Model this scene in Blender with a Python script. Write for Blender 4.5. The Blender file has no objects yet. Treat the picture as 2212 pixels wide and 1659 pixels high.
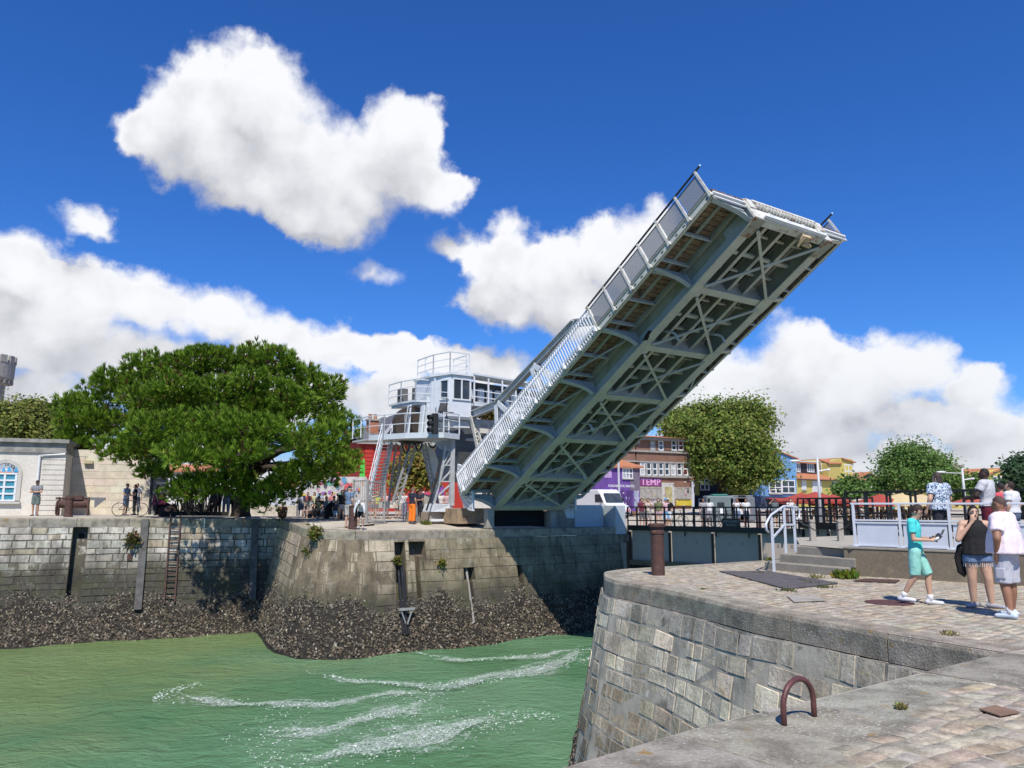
import bpy, bmesh, math, random
import numpy as np
from mathutils import Vector, Matrix
random.seed(7); rng = np.random.default_rng(11)
C = bpy.context.scene.collection
R = math.radians
# ---------------------------------------------------------------- camera, sun, sky
F_PX, PITCH, CAMZ = 1663.0, 0.1554, 1.65
cam_d = bpy.data.cameras.new('camera'); cam = bpy.data.objects.new('camera', cam_d); C.objects.link(cam)
cam_d.sensor_width = 36; cam_d.lens = 36*F_PX/2212; cam_d.clip_start = .1; cam_d.clip_end = 3000
cam.location = (0, 0, CAMZ); cam.rotation_euler = (R(90)+PITCH, 0, 0)
bpy.context.scene.camera = cam
SUN_EL, SUN_B = R(54), R(2)                       # behind the camera, a little to the right
sd = Vector((math.sin(SUN_B)*math.cos(SUN_EL), -math.cos(SUN_B)*math.cos(SUN_EL), math.sin(SUN_EL)))
sl = bpy.data.lights.new('sun', 'SUN'); sl.energy = 5.0; sl.angle = R(.53); sl.color = (1, .94, .85)
so = bpy.data.objects.new('sun', sl); C.objects.link(so); so.location = (0, -20, 60)
so.rotation_euler = sd.to_track_quat('Z', 'Y').to_euler()
vs = bpy.context.scene.view_settings
vs.view_transform = 'Standard'; vs.look = 'None'; vs.exposure = .12; vs.gamma = 1; vs.use_curve_mapping = False
def ray(u, v):                                     # a photo pixel (2212 wide) as a direction in the place
    xc, yc = (u-1106)/F_PX, (829.5-v)/F_PX
    c, s = math.cos(PITCH), math.sin(PITCH)
    return Vector((xc, c-yc*s, s+yc*c))
def P(u, v, Y):
    r = ray(u, v); return r*(Y/r.y)+Vector((0, 0, CAMZ))
def PZ(u, v, z):
    r = ray(u, v); return r*((z-CAMZ)/r.z)+Vector((0, 0, CAMZ))
# node helper
class NT:
    def __init__(s, tree): s.t = tree; s.n = tree.nodes; s.l = tree.links
    def add(s, typ, ins=None, **kw):
        n = s.n.new(typ)
        for k, v in kw.items(): setattr(n, k, v)
        for k, v in (ins or {}).items(): s.set(n.inputs[k], v)
        return n
    def set(s, sock, v):
        if isinstance(v, bpy.types.NodeSocket): s.l.new(v, sock)
        elif isinstance(v, bpy.types.Node): s.l.new(v.outputs[0], sock)
        else: sock.default_value = v
    def math(s, op, a, b=0, c=0, clamp=False):
        return s.add('ShaderNodeMath', {0: a, 1: b, 2: c}, operation=op, use_clamp=clamp).outputs[0]
    def vm(s, op, a, b=(0, 0, 0)):
        n = s.add('ShaderNodeVectorMath', {0: a, 1: b}, operation=op)
        return n.outputs[1] if op in ('LENGTH', 'DOT_PRODUCT', 'DISTANCE') else n.outputs[0]
    def mix(s, f, a, b, mode='MIX'):
        n = s.add('ShaderNodeMix', data_type='RGBA', blend_type=mode)
        s.set(n.inputs[0], f); s.set(n.inputs[6], a); s.set(n.inputs[7], b); return n.outputs[2]
    def ramp(s, f, stops, interp='LINEAR'):
        n = s.add('ShaderNodeValToRGB', {0: f}); cr = n.color_ramp; cr.interpolation = interp
        while len(cr.elements) < len(stops): cr.elements.new(.5)
        for e, (p, c) in zip(cr.elements, stops):
            e.position = p; e.color = c if hasattr(c, '__len__') else (c, c, c, 1)
        return n.outputs[0]
    def noise(s, vec, scale, detail=4, rough=.55, out=0, dist=0):
        return s.add('ShaderNodeTexNoise', {'Vector': vec, 'Scale': scale, 'Detail': detail, 'Roughness': rough, 'Distortion': dist}).outputs[out]
    def mr(s, v, a, b, c=0, d=1, smooth=True):
        n = s.add('ShaderNodeMapRange', {'Value': v, 'From Min': a, 'From Max': b, 'To Min': c, 'To Max': d}, interpolation_type='SMOOTHSTEP' if smooth else 'LINEAR')
        return n.outputs[0]
def c4(c): return (c[0], c[1], c[2], 1)
# sky: Nishita with cumulus laid out by azimuth and elevation
W = bpy.data.worlds.new('World'); bpy.context.scene.world = W; W.use_nodes = True
W.node_tree.nodes.clear(); wt = NT(W.node_tree)
def azel(u, v):
    r = ray(u, v).normalized(); return math.atan2(r.x, r.y), math.asin(r.z)
CL = [  # photo pixels: centre, radii
 (425,225,115,105),(560,215,135,105),(640,330,150,120),(860,275,95,90),(730,420,160,105),(865,360,115,95),(920,395,85,62),(965,405,75,38),(765,330,95,75),(330,270,85,55),(560,410,140,80),(640,455,120,55),(475,330,160,95),
 (1085,560,85,105),(1190,590,110,90),(1340,545,120,105),(1080,660,110,62),(1240,660,130,80),(1420,545,60,100),
 (40,560,120,90),(190,640,150,90),(330,660,130,75),(70,720,260,110),(480,670,130,70),(600,720,150,65),(320,790,330,90),(720,760,130,55),(860,770,130,60),(1030,790,150,48),(850,870,110,70),(90,870,240,90),(560,860,320,80),
 (1950,790,120,95),(1850,800,105,65),(1720,790,130,110),(2090,850,110,75),(1560,860,190,110),(1780,880,240,80),(2010,920,230,60),(2200,980,220,70),(1650,960,330,60),(300,1050,1100,60),(1900,1060,900,60),(2150,930,150,60),(1900,1010,430,60),(300,1000,560,70),(1150,960,260,90)]
THIN = [(190,465,80,42),(812,592,66,32),(985,515,62,36),(545,110,60,16),(1420,470,60,40)]
def cloud_group():
    g = bpy.data.node_groups.new('cloud_field', 'ShaderNodeTree'); n = NT(g)
    g.interface.new_socket('P', in_out='INPUT', socket_type='NodeSocketVector')
    g.interface.new_socket('F', in_out='OUTPUT', socket_type='NodeSocketFloat')
    gi = g.nodes.new('NodeGroupInput'); go = g.nodes.new('NodeGroupOutput')
    p = gi.outputs[0]
    w1 = n.vm('SCALE', n.vm('SUBTRACT', n.noise(p, 9, 3, .6, 1), (.5, .5, .5))); w1.node.inputs[3].default_value = .075
    w2 = n.vm('SCALE', n.vm('SUBTRACT', n.noise(p, 34, 4, .62, 1), (.5, .5, .5))); w2.node.inputs[3].default_value = .026
    q = n.vm('ADD', n.vm('ADD', p, w1), w2); q = n.vm('MULTIPLY', q, (1, 1, 0))
    acc = None
    for lst, k in ((CL, 1.0), (THIN, .33)):
        for (u, v, ru, rv) in lst:
            a, e = azel(u, v); ra = ru/F_PX*math.cos(a)**2/ max(.8, math.cos(e)); re = rv/F_PX*math.cos(a)
            d = n.vm('LENGTH', n.vm('MULTIPLY', n.vm('SUBTRACT', q, (a, e, 0)), (1/ra, 1/re, 0)))
            f = n.math('MULTIPLY_ADD', d, -k, k)
            acc = f if acc is None else n.math('SMOOTH_MAX', acc, f, .28)
    n.set(go.inputs[0], acc); return g
def build_world():
    tc = wt.add('ShaderNodeTexCoord').outputs['Generated']
    sx = wt.add('ShaderNodeSeparateXYZ', {0: tc}).outputs
    az = wt.math('ARCTAN2', sx[0], sx[1]); el = wt.math('ARCSINE', sx[2])
    p = wt.add('ShaderNodeCombineXYZ', {0: az, 1: el}).outputs[0]
    g = cloud_group()
    def fld(v):
        n = wt.n.new('ShaderNodeGroup'); n.node_tree = g; wt.set(n.inputs[0], v); return n.outputs[0]
    f0 = fld(p); f1 = fld(wt.vm('ADD', p, (.010, .060, 0)))
    vor = wt.add('ShaderNodeTexVoronoi', {'Vector': wt.vm('ADD', p, wt.vm('MULTIPLY', wt.noise(p, 26, 3, .6, 1), (.03, .03, 0))), 'Scale': 24, 'Smoothness': .4}, feature='SMOOTH_F1').outputs[0]
    puff = wt.math('SUBTRACT', .42, vor)
    fz = wt.math('ADD', wt.math('MULTIPLY_ADD', puff, .24, f0), wt.math('MULTIPLY', wt.math('SUBTRACT', wt.noise(p, 60, 5, .6), .5), .34))
    dens = wt.mr(fz, -.06, wt.mr(wt.noise(p, 7, 2, .5), .35, .65, .17, .50))
    # generic clouds behind the camera so the light stays plausible all round
    bk = wt.mr(wt.noise(wt.vm('MULTIPLY', tc, (1, 1, 2.2)), 2.6, 5, .55), .60, .74)
    bk = wt.math('MULTIPLY', bk, wt.mr(sx[1], .25, -.1)); dens = wt.math('MAXIMUM', dens, bk)
    soft = wt.noise(p, 13, 4, .55)
    edge = wt.mr(f0, .55, .12, .30, 1)
    sh = wt.math('ADD', wt.math('MULTIPLY', wt.math('MULTIPLY', wt.math('SUBTRACT', f1, f0), -.95), edge), wt.math('MULTIPLY', wt.math('SUBTRACT', soft, .5), .42))
    sh = wt.math('ADD', sh, wt.math('MULTIPLY', f0, -.05))
    sh = wt.math('ADD', sh, wt.math('MULTIPLY', wt.math('SUBTRACT', wt.noise(p, 45, 4, .6), .5), .20)); sh = wt.math('MULTIPLY_ADD', puff, .24, sh)
    lit = wt.mr(sh, -.42, .30)
    low = wt.mr(el, .02, .26)                          # banks low on the horizon are greyer
    ccol = wt.mix(lit, (.49, .50, .55, 1), (.885, .895, .925, 1))
    ccol = wt.mix(low, wt.mix(lit, (.47, .485, .54, 1), (.78, .81, .86, 1)), ccol)
    sky = wt.add('ShaderNodeTexSky', sky_type='NISHITA', sun_disc=False, sun_elevation=SUN_EL, sun_rotation=R(180)-SUN_B, altitude=0, air_density=1.0, dust_density=.25, ozone_density=3.2).outputs[0]
    sky = wt.add('ShaderNodeHueSaturation', {'Saturation': 1.18, 'Value': 1.0, 'Color': sky}).outputs[0]
    sky = wt.mix(1.0, sky, (.50, .90, 1.50, 1), 'MULTIPLY')
    s1 = wt.add('ShaderNodeBackground', {'Color': sky, 'Strength': SKY_K})
    s2 = wt.add('ShaderNodeBackground', {'Color': ccol, 'Strength': 1.0})
    mx = wt.add('ShaderNodeMixShader', {0: dens, 1: s1.outputs[0], 2: s2.outputs[0]})
    wt.set(wt.add('ShaderNodeOutputWorld').inputs[0], mx.outputs[0])
SKY_K = .091
build_world()
# ---------------------------------------------------------------- object helpers
ORG = {}
def v3(p): return Vector((float(p[0]), float(p[1]), float(p[2])))
class MB:
    def __init__(s): s.v = []; s.f = []; s.c = []; s.uv = None
    def add(s, vs, fs, col=None):
        o = len(s.v); s.v += [tuple(map(float, x)) for x in vs]
        s.f += [tuple(i+o for i in f) for f in fs]; s.c += [col]*len(fs); return s
    def quad(s, a, b, c, d, col=None): return s.add((a, b, c, d), ((0, 1, 2, 3),), col)
    def poly(s, pts, col=None): return s.add(pts, (tuple(range(len(pts))),), col)
    def box(s, c, d, rz=0, col=None):
        x, y, z = d[0]/2, d[1]/2, d[2]/2; cs, sn = math.cos(rz), math.sin(rz)
        vs = [(c[0]+i*x*cs-j*y*sn, c[1]+i*x*sn+j*y*cs, c[2]+k*z) for k in (-1, 1) for i, j in ((-1, -1), (1, -1), (1, 1), (-1, 1))]
        return s.add(vs, ((3, 2, 1, 0), (4, 5, 6, 7), (0, 1, 5, 4), (1, 2, 6, 5), (2, 3, 7, 6), (3, 0, 4, 7)), col)
    def bar(s, a, b, w, h, up=(0, 0, 1), col=None):     # box from a to b, w across, h along 'up'
        a, b = v3(a), v3(b); d = (b-a).normalized(); u = v3(up)
        sd_ = d.cross(u)
        if sd_.length < 1e-4: sd_ = d.cross(Vector((1, 0, 0)))
        sd_.normalize(); u = sd_.cross(d).normalized(); sd_ *= w/2; u = u*(h/2)
        vs = [q+i*sd_+j*u for q in (a, b) for i, j in ((-1, -1), (1, -1), (1, 1), (-1, 1))]
        return s.add(vs, ((3, 2, 1, 0), (4, 5, 6, 7), (0, 1, 5, 4), (1, 2, 6, 5), (2, 3, 7, 6), (3, 0, 4, 7)), col)
    def fbox(s, o, X, Y, Z, col=None):                   # box from corner o with edge vectors
        o = v3(o); vs = [o, o+X, o+X+Y, o+Y, o+Z, o+X+Z, o+X+Y+Z, o+Y+Z]
        return s.add(vs, ((3, 2, 1, 0), (4, 5, 6, 7), (0, 1, 5, 4), (1, 2, 6, 5), (2, 3, 7, 6), (3, 0, 4, 7)), col)
    def tube(s, pts, r, n=8, cap=True, col=None):
        pts = [v3(p) for p in pts]; rs = r if hasattr(r, '__len__') else [r]*len(pts); vs = []; fs = []
        t0 = (pts[1]-pts[0]).normalized(); u = t0.orthogonal().normalized()
        for i, p in enumerate(pts):
            t = (pts[min(i+1, len(pts)-1)]-pts[max(i-1, 0)]).normalized()
            u = (u-t*u.dot(t)).normalized(); w = t.cross(u)
            vs += [p+(u*math.cos(2*math.pi*k/n)+w*math.sin(2*math.pi*k/n))*rs[i] for k in range(n)]
        for i in range(len(pts)-1):
            fs += [(i*n+k, i*n+(k+1) % n, (i+1)*n+(k+1) % n, (i+1)*n+k) for k in range(n)]
        if cap: fs += [tuple(range(n-1, -1, -1)), tuple(range((len(pts)-1)*n, len(pts)*n))]
        return s.add(vs, fs, col)
    def lathe(s, c, prof, n=16, col=None):               # prof: (r, z) upwards
        vs = [(c[0]+r*math.cos(2*math.pi*k/n), c[1]+r*math.sin(2*math.pi*k/n), c[2]+z) for r, z in prof for k in range(n)]
        fs = [(i*n+k, i*n+(k+1) % n, (i+1)*n+(k+1) % n, (i+1)*n+k) for i in range(len(prof)-1) for k in range(n)]
        fs += [tuple(range(n-1, -1, -1)), tuple(range((len(prof)-1)*n, len(prof)*n))]
        return s.add(vs, fs, col)
    def prism(s, pts, ext, col=None):                    # polygon swept along vector ext
        n = len(pts); a = [v3(p) for p in pts]; e = v3(ext)
        nrm = sum(((a[i]-a[0]).cross(a[(i+1) % n]-a[0]) for i in range(1, n)), Vector())
        if nrm.dot(e) > 0: a = a[::-1]
        vs = a+[p+e for p in a]
        fs = [tuple(range(n)), tuple(range(2*n-1, n-1, -1))]+[(i, i+n, (i+1) % n+n, (i+1) % n) for i in range(n)]
        return s.add(vs, fs, col)
    def ell(s, c, r, n=12, m=8, col=None, M=None):
        vs = []; fs = []
        for i in range(m+1):
            t = math.pi*i/m
            for k in range(n):
                q = Vector((r[0]*math.sin(t)*math.cos(2*math.pi*k/n), r[1]*math.sin(t)*math.sin(2*math.pi*k/n), r[2]*math.cos(t)))
                if M: q = M @ q
                vs.append(v3(c)+q)
        for i in range(m):
            fs += [(i*n+k, (i+1)*n+k, (i+1)*n+(k+1) % n, i*n+(k+1) % n) for k in range(n)]
        return s.add(vs, fs, col)
    def mesh(s, name, org=(0, 0, 0), smooth=False):
        me = bpy.data.meshes.new(name); o = v3(org)
        me.from_pydata([(x-o.x, y-o.y, z-o.z) for x, y, z in s.v], [], s.f)
        if any(c is not None for c in s.c):
            at = me.color_attributes.new('Col', 'FLOAT_COLOR', 'CORNER'); i = 0; buf = []
            for f, c in zip(s.f, s.c): buf += list(c4(c or (1, 1, 1)))*len(f)
            at.data.foreach_set('color', buf)
        if smooth: me.polygons.foreach_set('use_smooth', [True]*len(me.polygons))
        me.update(); return me
    def build(s, name, mat, parent=None, smooth=False, bevel=0, org=None):
        if parent is not None: o = ORG.get(parent.name, Vector())
        elif org is not None: o = v3(org)
        else:
            a = np.array(s.v); o = Vector(((a[:, 0].min()+a[:, 0].max())/2, (a[:, 1].min()+a[:, 1].max())/2, a[:, 2].min()))
        ob = bpy.data.objects.new(name, s.mesh(name, o, smooth)); C.objects.link(ob); ob.data.materials.append(mat)
        if parent is not None: ob.parent = parent
        else: ob.location = o
        ORG[ob.name] = o
        if bevel:
            m = ob.modifiers.new('bevel', 'BEVEL'); m.width = bevel; m.segments = 2; m.limit_method = 'ANGLE'; m.angle_limit = R(40)
        return ob
def npmesh(name, V, F, mat, parent=None, col=None, org=None, smooth=False):   # fast path, F: (n,3|4) array, col per face
    o = ORG.get(parent.name, Vector()) if parent is not None else v3(org if org is not None else (V[:, 0].mean(), V[:, 1].mean(), V[:, 2].min()))
    me = bpy.data.meshes.new(name); k = F.shape[1]; n = len(F)
    me.vertices.add(len(V)); me.vertices.foreach_set('co', (V-np.array(o)).astype(np.float32).ravel())
    me.loops.add(n*k); me.loops.foreach_set('vertex_index', F.astype(np.int32).ravel())
    me.polygons.add(n); me.polygons.foreach_set('loop_start', np.arange(n, dtype=np.int32)*k)
    me.update(calc_edges=True); me.validate()
    if col is not None:
        at = me.color_attributes.new('Col', 'FLOAT_COLOR', 'CORNER')
        cc = np.repeat(np.c_[col, np.ones(len(col))], k, axis=0); at.data.foreach_set('color', cc.astype(np.float32).ravel())
    if smooth: me.polygons.foreach_set('use_smooth', [True]*n)
    ob = bpy.data.objects.new(name, me); C.objects.link(ob); me.materials.append(mat)
    if parent is not None: ob.parent = parent
    else: ob.location = o
    ORG[ob.name] = o; return ob
def tag(o, label=None, cat=None, group=None, kind=None):
    for k, v in (('label', label), ('category', cat), ('group', group), ('kind', kind)):
        if v: o[k] = v
    return o
def thing(name, loc, label, cat, group=None, rz=0):
    o = bpy.data.objects.new(name, None); C.objects.link(o); o.location = loc; o.rotation_euler.z = rz
    o.empty_display_size = .3; ORG[o.name] = v3(loc); return tag(o, label, cat, group)
def copy_tree(o, parent=None):
    c = o.copy(); C.objects.link(c)
    if parent is not None: c.parent = parent
    for ch in list(o.children): copy_tree(ch, c)
    return c
# ---------------------------------------------------------------- materials
MATS = {}
def pm(name, col, rough=.6, metal=0, var=.25, scale=3, col2=None, bump=.15, bscale=30, stain=None, sfac=(.58, .72), sscale=2.5, attr=False, coord='Object', spec=.4, trans=0, stretch=(1, 1, 1), specks=None):
    if name in MATS: return MATS[name]
    m = bpy.data.materials.new(name); m.use_nodes = True; m.node_tree.nodes.clear(); n = NT(m.node_tree)
    tc = n.add('ShaderNodeTexCoord').outputs[coord]
    tv = n.vm('MULTIPLY', tc, stretch)
    base = n.add('ShaderNodeAttribute', attribute_name='Col').outputs[0] if attr else c4(col)
    if attr and col != (1, 1, 1): base = n.mix(1, base, c4(col), 'MULTIPLY')
    nz = n.noise(tv, scale, 6, .6)
    dark = n.mix(n.math('MULTIPLY', n.mr(nz, .35, .7), var), base, c4(col2) if col2 else n.mix(1, base, (.35, .34, .32, 1), 'MULTIPLY'))
    fine = n.noise(tc, bscale, 5, .6)
    out = n.mix(var*.5, dark, n.mix(1, dark, n.ramp(fine, ((.3, .45), (.7, 1.35))), 'MULTIPLY'))
    r = rough
    if specks:
        vo = n.add('ShaderNodeTexVoronoi', {'Vector': n.vm('ADD', tc, n.vm('MULTIPLY', n.noise(tc, 9, 3, .6, 1), (.06, .06, .06))), 'Scale': specks[0]}).outputs[0]
        out = n.mix(n.math('MULTIPLY', n.mr(vo, .30, .16), n.mr(n.noise(tc, 1.7, 4, .6), .44, .60)), out, c4(specks[1]))
    if stain:
        sf = n.mr(n.noise(tv, sscale, 7, .65), sfac[0], sfac[1]); out = n.mix(sf, out, c4(stain)); r = n.math('MULTIPLY_ADD', sf, .2, rough)
    b = n.add('ShaderNodeBsdfPrincipled', {'Base Color': out, 'Roughness': r, 'Metallic': metal, 'Specular IOR Level': spec})
    if bump: n.set(b.inputs['Normal'], n.add('ShaderNodeBump', {'Strength': bump, 'Distance': .02, 'Height': fine}).outputs[0])
    o = n.add('ShaderNodeOutputMaterial'); sh = b.outputs[0]
    if trans: sh = n.add('ShaderNodeMixShader', {0: trans, 1: sh, 2: n.add('ShaderNodeBsdfTranslucent', {'Color': out}).outputs[0]}).outputs[0]
    n.set(o.inputs[0], sh); MATS[name] = m; return m
def glass(name='window_glass', col=(.03, .04, .05), rough=.06):
    return pm(name, col, rough, 0, .5, 1.2, (.10, .11, .12), 0, spec=.6)
# paints shared by many things
WHITE = pm('white_paint', (.70, .72, .73), .45, var=.15, bump=.05)
LGREY = pm('pale_grey_steel_paint', (.60, .64, .66), .5, var=.22, scale=2, bump=.06, stain=(.30, .20, .13), sfac=(.70, .80), sscale=3)
BLACK = pm('black_steel_paint', (.018, .019, .021), .45, var=.3, col2=(.05, .045, .04), bump=.05)
RUST = pm('rusty_iron', (.095, .046, .036), .75, var=.7, scale=6, col2=(.045, .028, .026), bump=.5, bscale=25, stain=(.22, .11, .06), sfac=(.55, .75), sscale=9)
CONC = pm('concrete', (.37, .34, .29), .9, var=.5, scale=2.2, col2=(.20, .18, .155), bump=.35, bscale=18, stain=(.13, .115, .095), sfac=(.56, .75), sscale=1.6)
GLASS = glass()
DARKM = pm('dark_void', (.012, .012, .012), .9, bump=0)
TILE = pm('terracotta_tiles', (.50, .20, .095), .85, var=.6, scale=2.2, col2=(.30, .12, .07), bump=.4, bscale=9)
SLATE = pm('slate_roof', (.13, .135, .15), .7, var=.5, scale=3, col2=(.08, .08, .09), bump=.3, bscale=8)
WOODD = pm('dark_timber', (.10, .075, .055), .85, var=.6, scale=5, col2=(.05, .04, .03), bump=.4)
# ---------------------------------------------------------------- plan of the place
WATER_Z = -4.7
wv = Vector((.822, .569, 0)); hv = Vector((.569, -.822, 0)); UP = Vector((0, 0, 1))     # along the channel; across it
STONE = pm('weathered_limestone', (1, 1, 1), .92, var=.55, scale=2.6, bump=.6, bscale=14, attr=True, stain=(.10, .095, .08), sfac=(.60, .78), sscale=2.2)
PSTONE = pm('paving_stone', (1, 1, 1), .92, var=.75, scale=6, bump=.85, bscale=30, attr=True, stain=(.24, .205, .16), sfac=(.54, .72), sscale=1.4, spec=.25)
MORTAR = pm('old_mortar', (.42, .38, .31), .95, var=.5, scale=3, bump=.5, bscale=12, stain=(.12, .11, .09), sfac=(.52, .7), sscale=1.2)
def wallmat(name, tide, tone, tm=.42, pale=.25, algae=.5, z0=-5.0, lich=0, dk=.9, wet=(.045, .042, .034)):
    m = bpy.data.materials.new(name); m.use_nodes = True; m.node_tree.nodes.clear(); n = NT(m.node_tree)
    p = n.add('ShaderNodeTexCoord').outputs['Object']; z = n.math('ADD', n.add('ShaderNodeSeparateXYZ', {0: p}).outputs[2], z0)
    base = n.mix(tm, n.add('ShaderNodeAttribute', attribute_name='Col').outputs[0], c4(tone))
    base = n.mix(1, base, n.ramp(n.noise(p, 1.1, 6, .62), ((.30, .50), (.52, .95), (.72, 1.32))), 'MULTIPLY')
    base = n.mix(n.math('MULTIPLY', n.mr(n.noise(p, 2.3, 8, .68, dist=.5), .55, .66), pale), base, (.62, .60, .54, 1))
    st = n.noise(n.vm('MULTIPLY', p, (2.2, 2.2, .22)), 1.6, 6, .6)
    base = n.mix(n.math('MULTIPLY', n.mr(st, .50, .66), .62*dk), base, n.mix(1, base, (.28, .27, .25, 1), 'MULTIPLY'))
    base = n.mix(n.math('MULTIPLY', n.mr(n.noise(p, 5.5, 8, .7), .56, .70), .55*dk), base, (.075, .07, .06, 1))
    wob = n.math('MULTIPLY', n.math('SUBTRACT', n.noise(n.vm('MULTIPLY', p, (1, 1, .5)), .9, 5, .6), .5), 2.2)
    wetf = n.mr(n.math('ADD', z, wob), tide+.9, tide-.9)
    base = n.mix(n.math('MULTIPLY', wetf, .88), base, n.mix(n.math('MULTIPLY', n.mr(n.noise(p, 1.7, 4, .6), .45, .6), algae), c4(wet), (.05, .06, .022, 1)))
    if lich: base = n.mix(n.math('MULTIPLY', n.mr(n.noise(p, 3.1, 7, .66), .61, .68), n.mr(z, -2.4, -.4)), base, (.30, .20, .065, 1))
    fine = n.noise(p, 15, 7, .68); base = n.mix(.45, base, n.mix(1, base, n.ramp(fine, ((.3, .45), (.7, 1.4))), 'MULTIPLY'))
    b = n.add('ShaderNodeBsdfPrincipled', {'Base Color': base, 'Roughness': .9, 'Specular IOR Level': .3, 'Normal': n.add('ShaderNodeBump', {'Strength': .75, 'Distance': .03, 'Height': n.math('ADD', fine, n.noise(p, 4, 4, .6))}).outputs[0]})
    n.set(n.add('ShaderNodeOutputMaterial').inputs[0], b.outputs[0]); return m
WM_L = wallmat('stained_quay_masonry', -1.1, (.35, .315, .245), .42, .70, .5); WM_P = wallmat('weathered_pier_masonry', -2.0, (.44, .355, .235), .5, .20, .75); WM_N = wallmat('warm_near_masonry', -3.1, (.74, .59, .385), .26, .45, .3, lich=1, dk=.5, wet=(.12, .10, .072))
JOINT = pm('paving_joints', (.44, .40, .33), .95, var=.5, scale=6, bump=.4)
LICHEN = pm('coping_stone_with_lichen', (1, 1, 1), .93, var=.85, scale=3.0, col2=(.15, .135, .105), bump=.9, bscale=34, attr=True, stain=(.29, .19, .07), sfac=(.60, .70), sscale=3.6, spec=.2, specks=(24, (.50, .48, .43)))
def norms2(T):
    out = []
    for i in range(len(T)):
        n = Vector((0, 0, 0))
        for a, b in ((i-1, i), (i, i+1)):
            if a >= 0 and b < len(T):
                d = (T[b]-T[a]); d.z = 0; d.normalize(); n += Vector((d.y, -d.x, 0))
        n.normalize()
        k = 1
        if 0 < i < len(T)-1:
            d = (T[i]-T[i-1]); d.z = 0; d.normalize(); k = 1/max(.5, n.dot(Vector((d.y, -d.x, 0))))
        out.append(n*k)
    return out
class Path:                                            # top edge of a wall, water on its right-hand side
    def __init__(s, T, batter):
        s.T = [v3(p) for p in T]; s.n = norms2(s.T); s.b = batter
        s.L = [0]
        for a, b in zip(s.T, s.T[1:]): s.L.append(s.L[-1]+(b-a).length)
        s.len = s.L[-1]
    def at(s, t, h, out=0):
        t = min(max(t, 0), s.len-1e-6); i = max(k for k in range(len(s.L)-1) if s.L[k] <= t)
        f = (t-s.L[i])/(s.L[i+1]-s.L[i]); p = s.T[i].lerp(s.T[i+1], f); n = s.n[i].lerp(s.n[i+1], f)
        return p+n*(s.b*h+out)-UP*h
    def nrm(s, t):
        t = min(max(t, 0), s.len-1e-6); i = max(k for k in range(len(s.L)-1) if s.L[k] <= t)
        f = (t-s.L[i])/(s.L[i+1]-s.L[i]); return s.n[i].lerp(s.n[i+1], f).normalized()
    def s_of(s, u):                                    # path parameter whose top point is seen at photo column u
        best = min(range(0, 801), key=lambda k: abs(pxu(s.at(s.len*k/800, 0))-u)); return s.len*best/800
def pxu(p):
    q = v3(p)-Vector((0, 0, CAMZ)); c, s = math.cos(PITCH), math.sin(PITCH); return 1106+F_PX*q.x/(q.y*c+q.z*s)
def stone_wall(root, path, h0, h1, cfun, course=(.32, .46), wid=(.5, 1.0), slots=(), depth=.45, gap=.012, rough=.02, mat=STONE, mo=-.03, mmat=None, wob=0):
    hs = [h0]
    while hs[-1] < h1: hs.append(hs[-1]+random.uniform(*course))
    hs[-1] = h1 if hs[-1]-h1 < .25 else hs[-1]
    m = MB()
    for ha, hb in zip(hs, hs[1:]):
        t = -random.uniform(0, .6); cuts = sorted((a, b) for a, b, c, d in slots if c < (ha+hb)/2 < d)
        segs = []; pos = 0
        for a, b in cuts: segs.append((pos, a)); pos = b
        segs.append((pos, path.len))
        while t < path.len:
            w = random.uniform(*wid)*(1 if random.random() > .15 else .55)
            for a, b in segs:
                x0, x1 = max(t, a), min(t+w, b)
                if x1-x0 < .06: continue
                o = random.uniform(0, rough); j = lambda k=.010: random.uniform(-k, k)
                g = gap/2; e = .025; cc = [(x0+g+j(), ha+g+j()), (x1-g+j(), ha+g+j()), (x1-g+j(), hb-g+j()), (x0+g+j(), hb-g+j())]
                fr = [path.at(q+(e if k in (0, 3) else -e), h+(e if k < 2 else -e), o+.012+j(.006)) for k, (q, h) in enumerate((q, h+wob*math.sin(q*1.3+h*4)+wob*.5*math.sin(q*3.7)) for q, h in cc)]
                bk = [path.at(q, h, -.05) for q, h in cc]
                m.add(fr+bk, ((3, 2, 1, 0), (0, 1, 5, 4), (1, 2, 6, 5), (2, 3, 7, 6), (3, 0, 4, 7)), cfun((x0+x1)/2, (ha+hb)/2))
            t += w
    m.build('stone_face', mat, root)
    # mortar backing with real recesses where the slots are
    ss = sorted(set([0, path.len]+list(path.L)+[x for a, b, c, d in slots for x in (a, b)])); hh = sorted(set([h0, h1]+[min(max(x, h0), h1) for a, b, c, d in slots for x in (c, d)]))
    ins = lambda q, h: any(a < q < b and c < h < d for a, b, c, d in slots)
    k = MB()
    for i in range(len(ss)-1):
        for l in range(len(hh)-1):
            sa, sb, ha, hb = ss[i], ss[i+1], hh[l], hh[l+1]; q, h = (sa+sb)/2, (ha+hb)/2; a = ins(q, h)
            if sb-sa < 1e-6 or hb-ha < 1e-6: continue
            d = -depth if a else mo
            k.quad(path.at(sa, hb, d), path.at(sb, hb, d), path.at(sb, ha, d), path.at(sa, ha, d))
            if a:
                for (cond, e0, e1) in ((not ins(sa-.01, h), (sa, ha), (sa, hb)), (not ins(sb+.01, h), (sb, hb), (sb, ha)), (not ins(q, ha-.01), (sb, ha), (sa, ha)), (not ins(q, hb+.01), (sa, hb), (sb, hb))):
                    if cond: k.quad(path.at(*e0, mo), path.at(*e1, mo), path.at(*e1, d), path.at(*e0, d))
    k.build('mortar_core', mmat or MORTAR, root)
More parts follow.
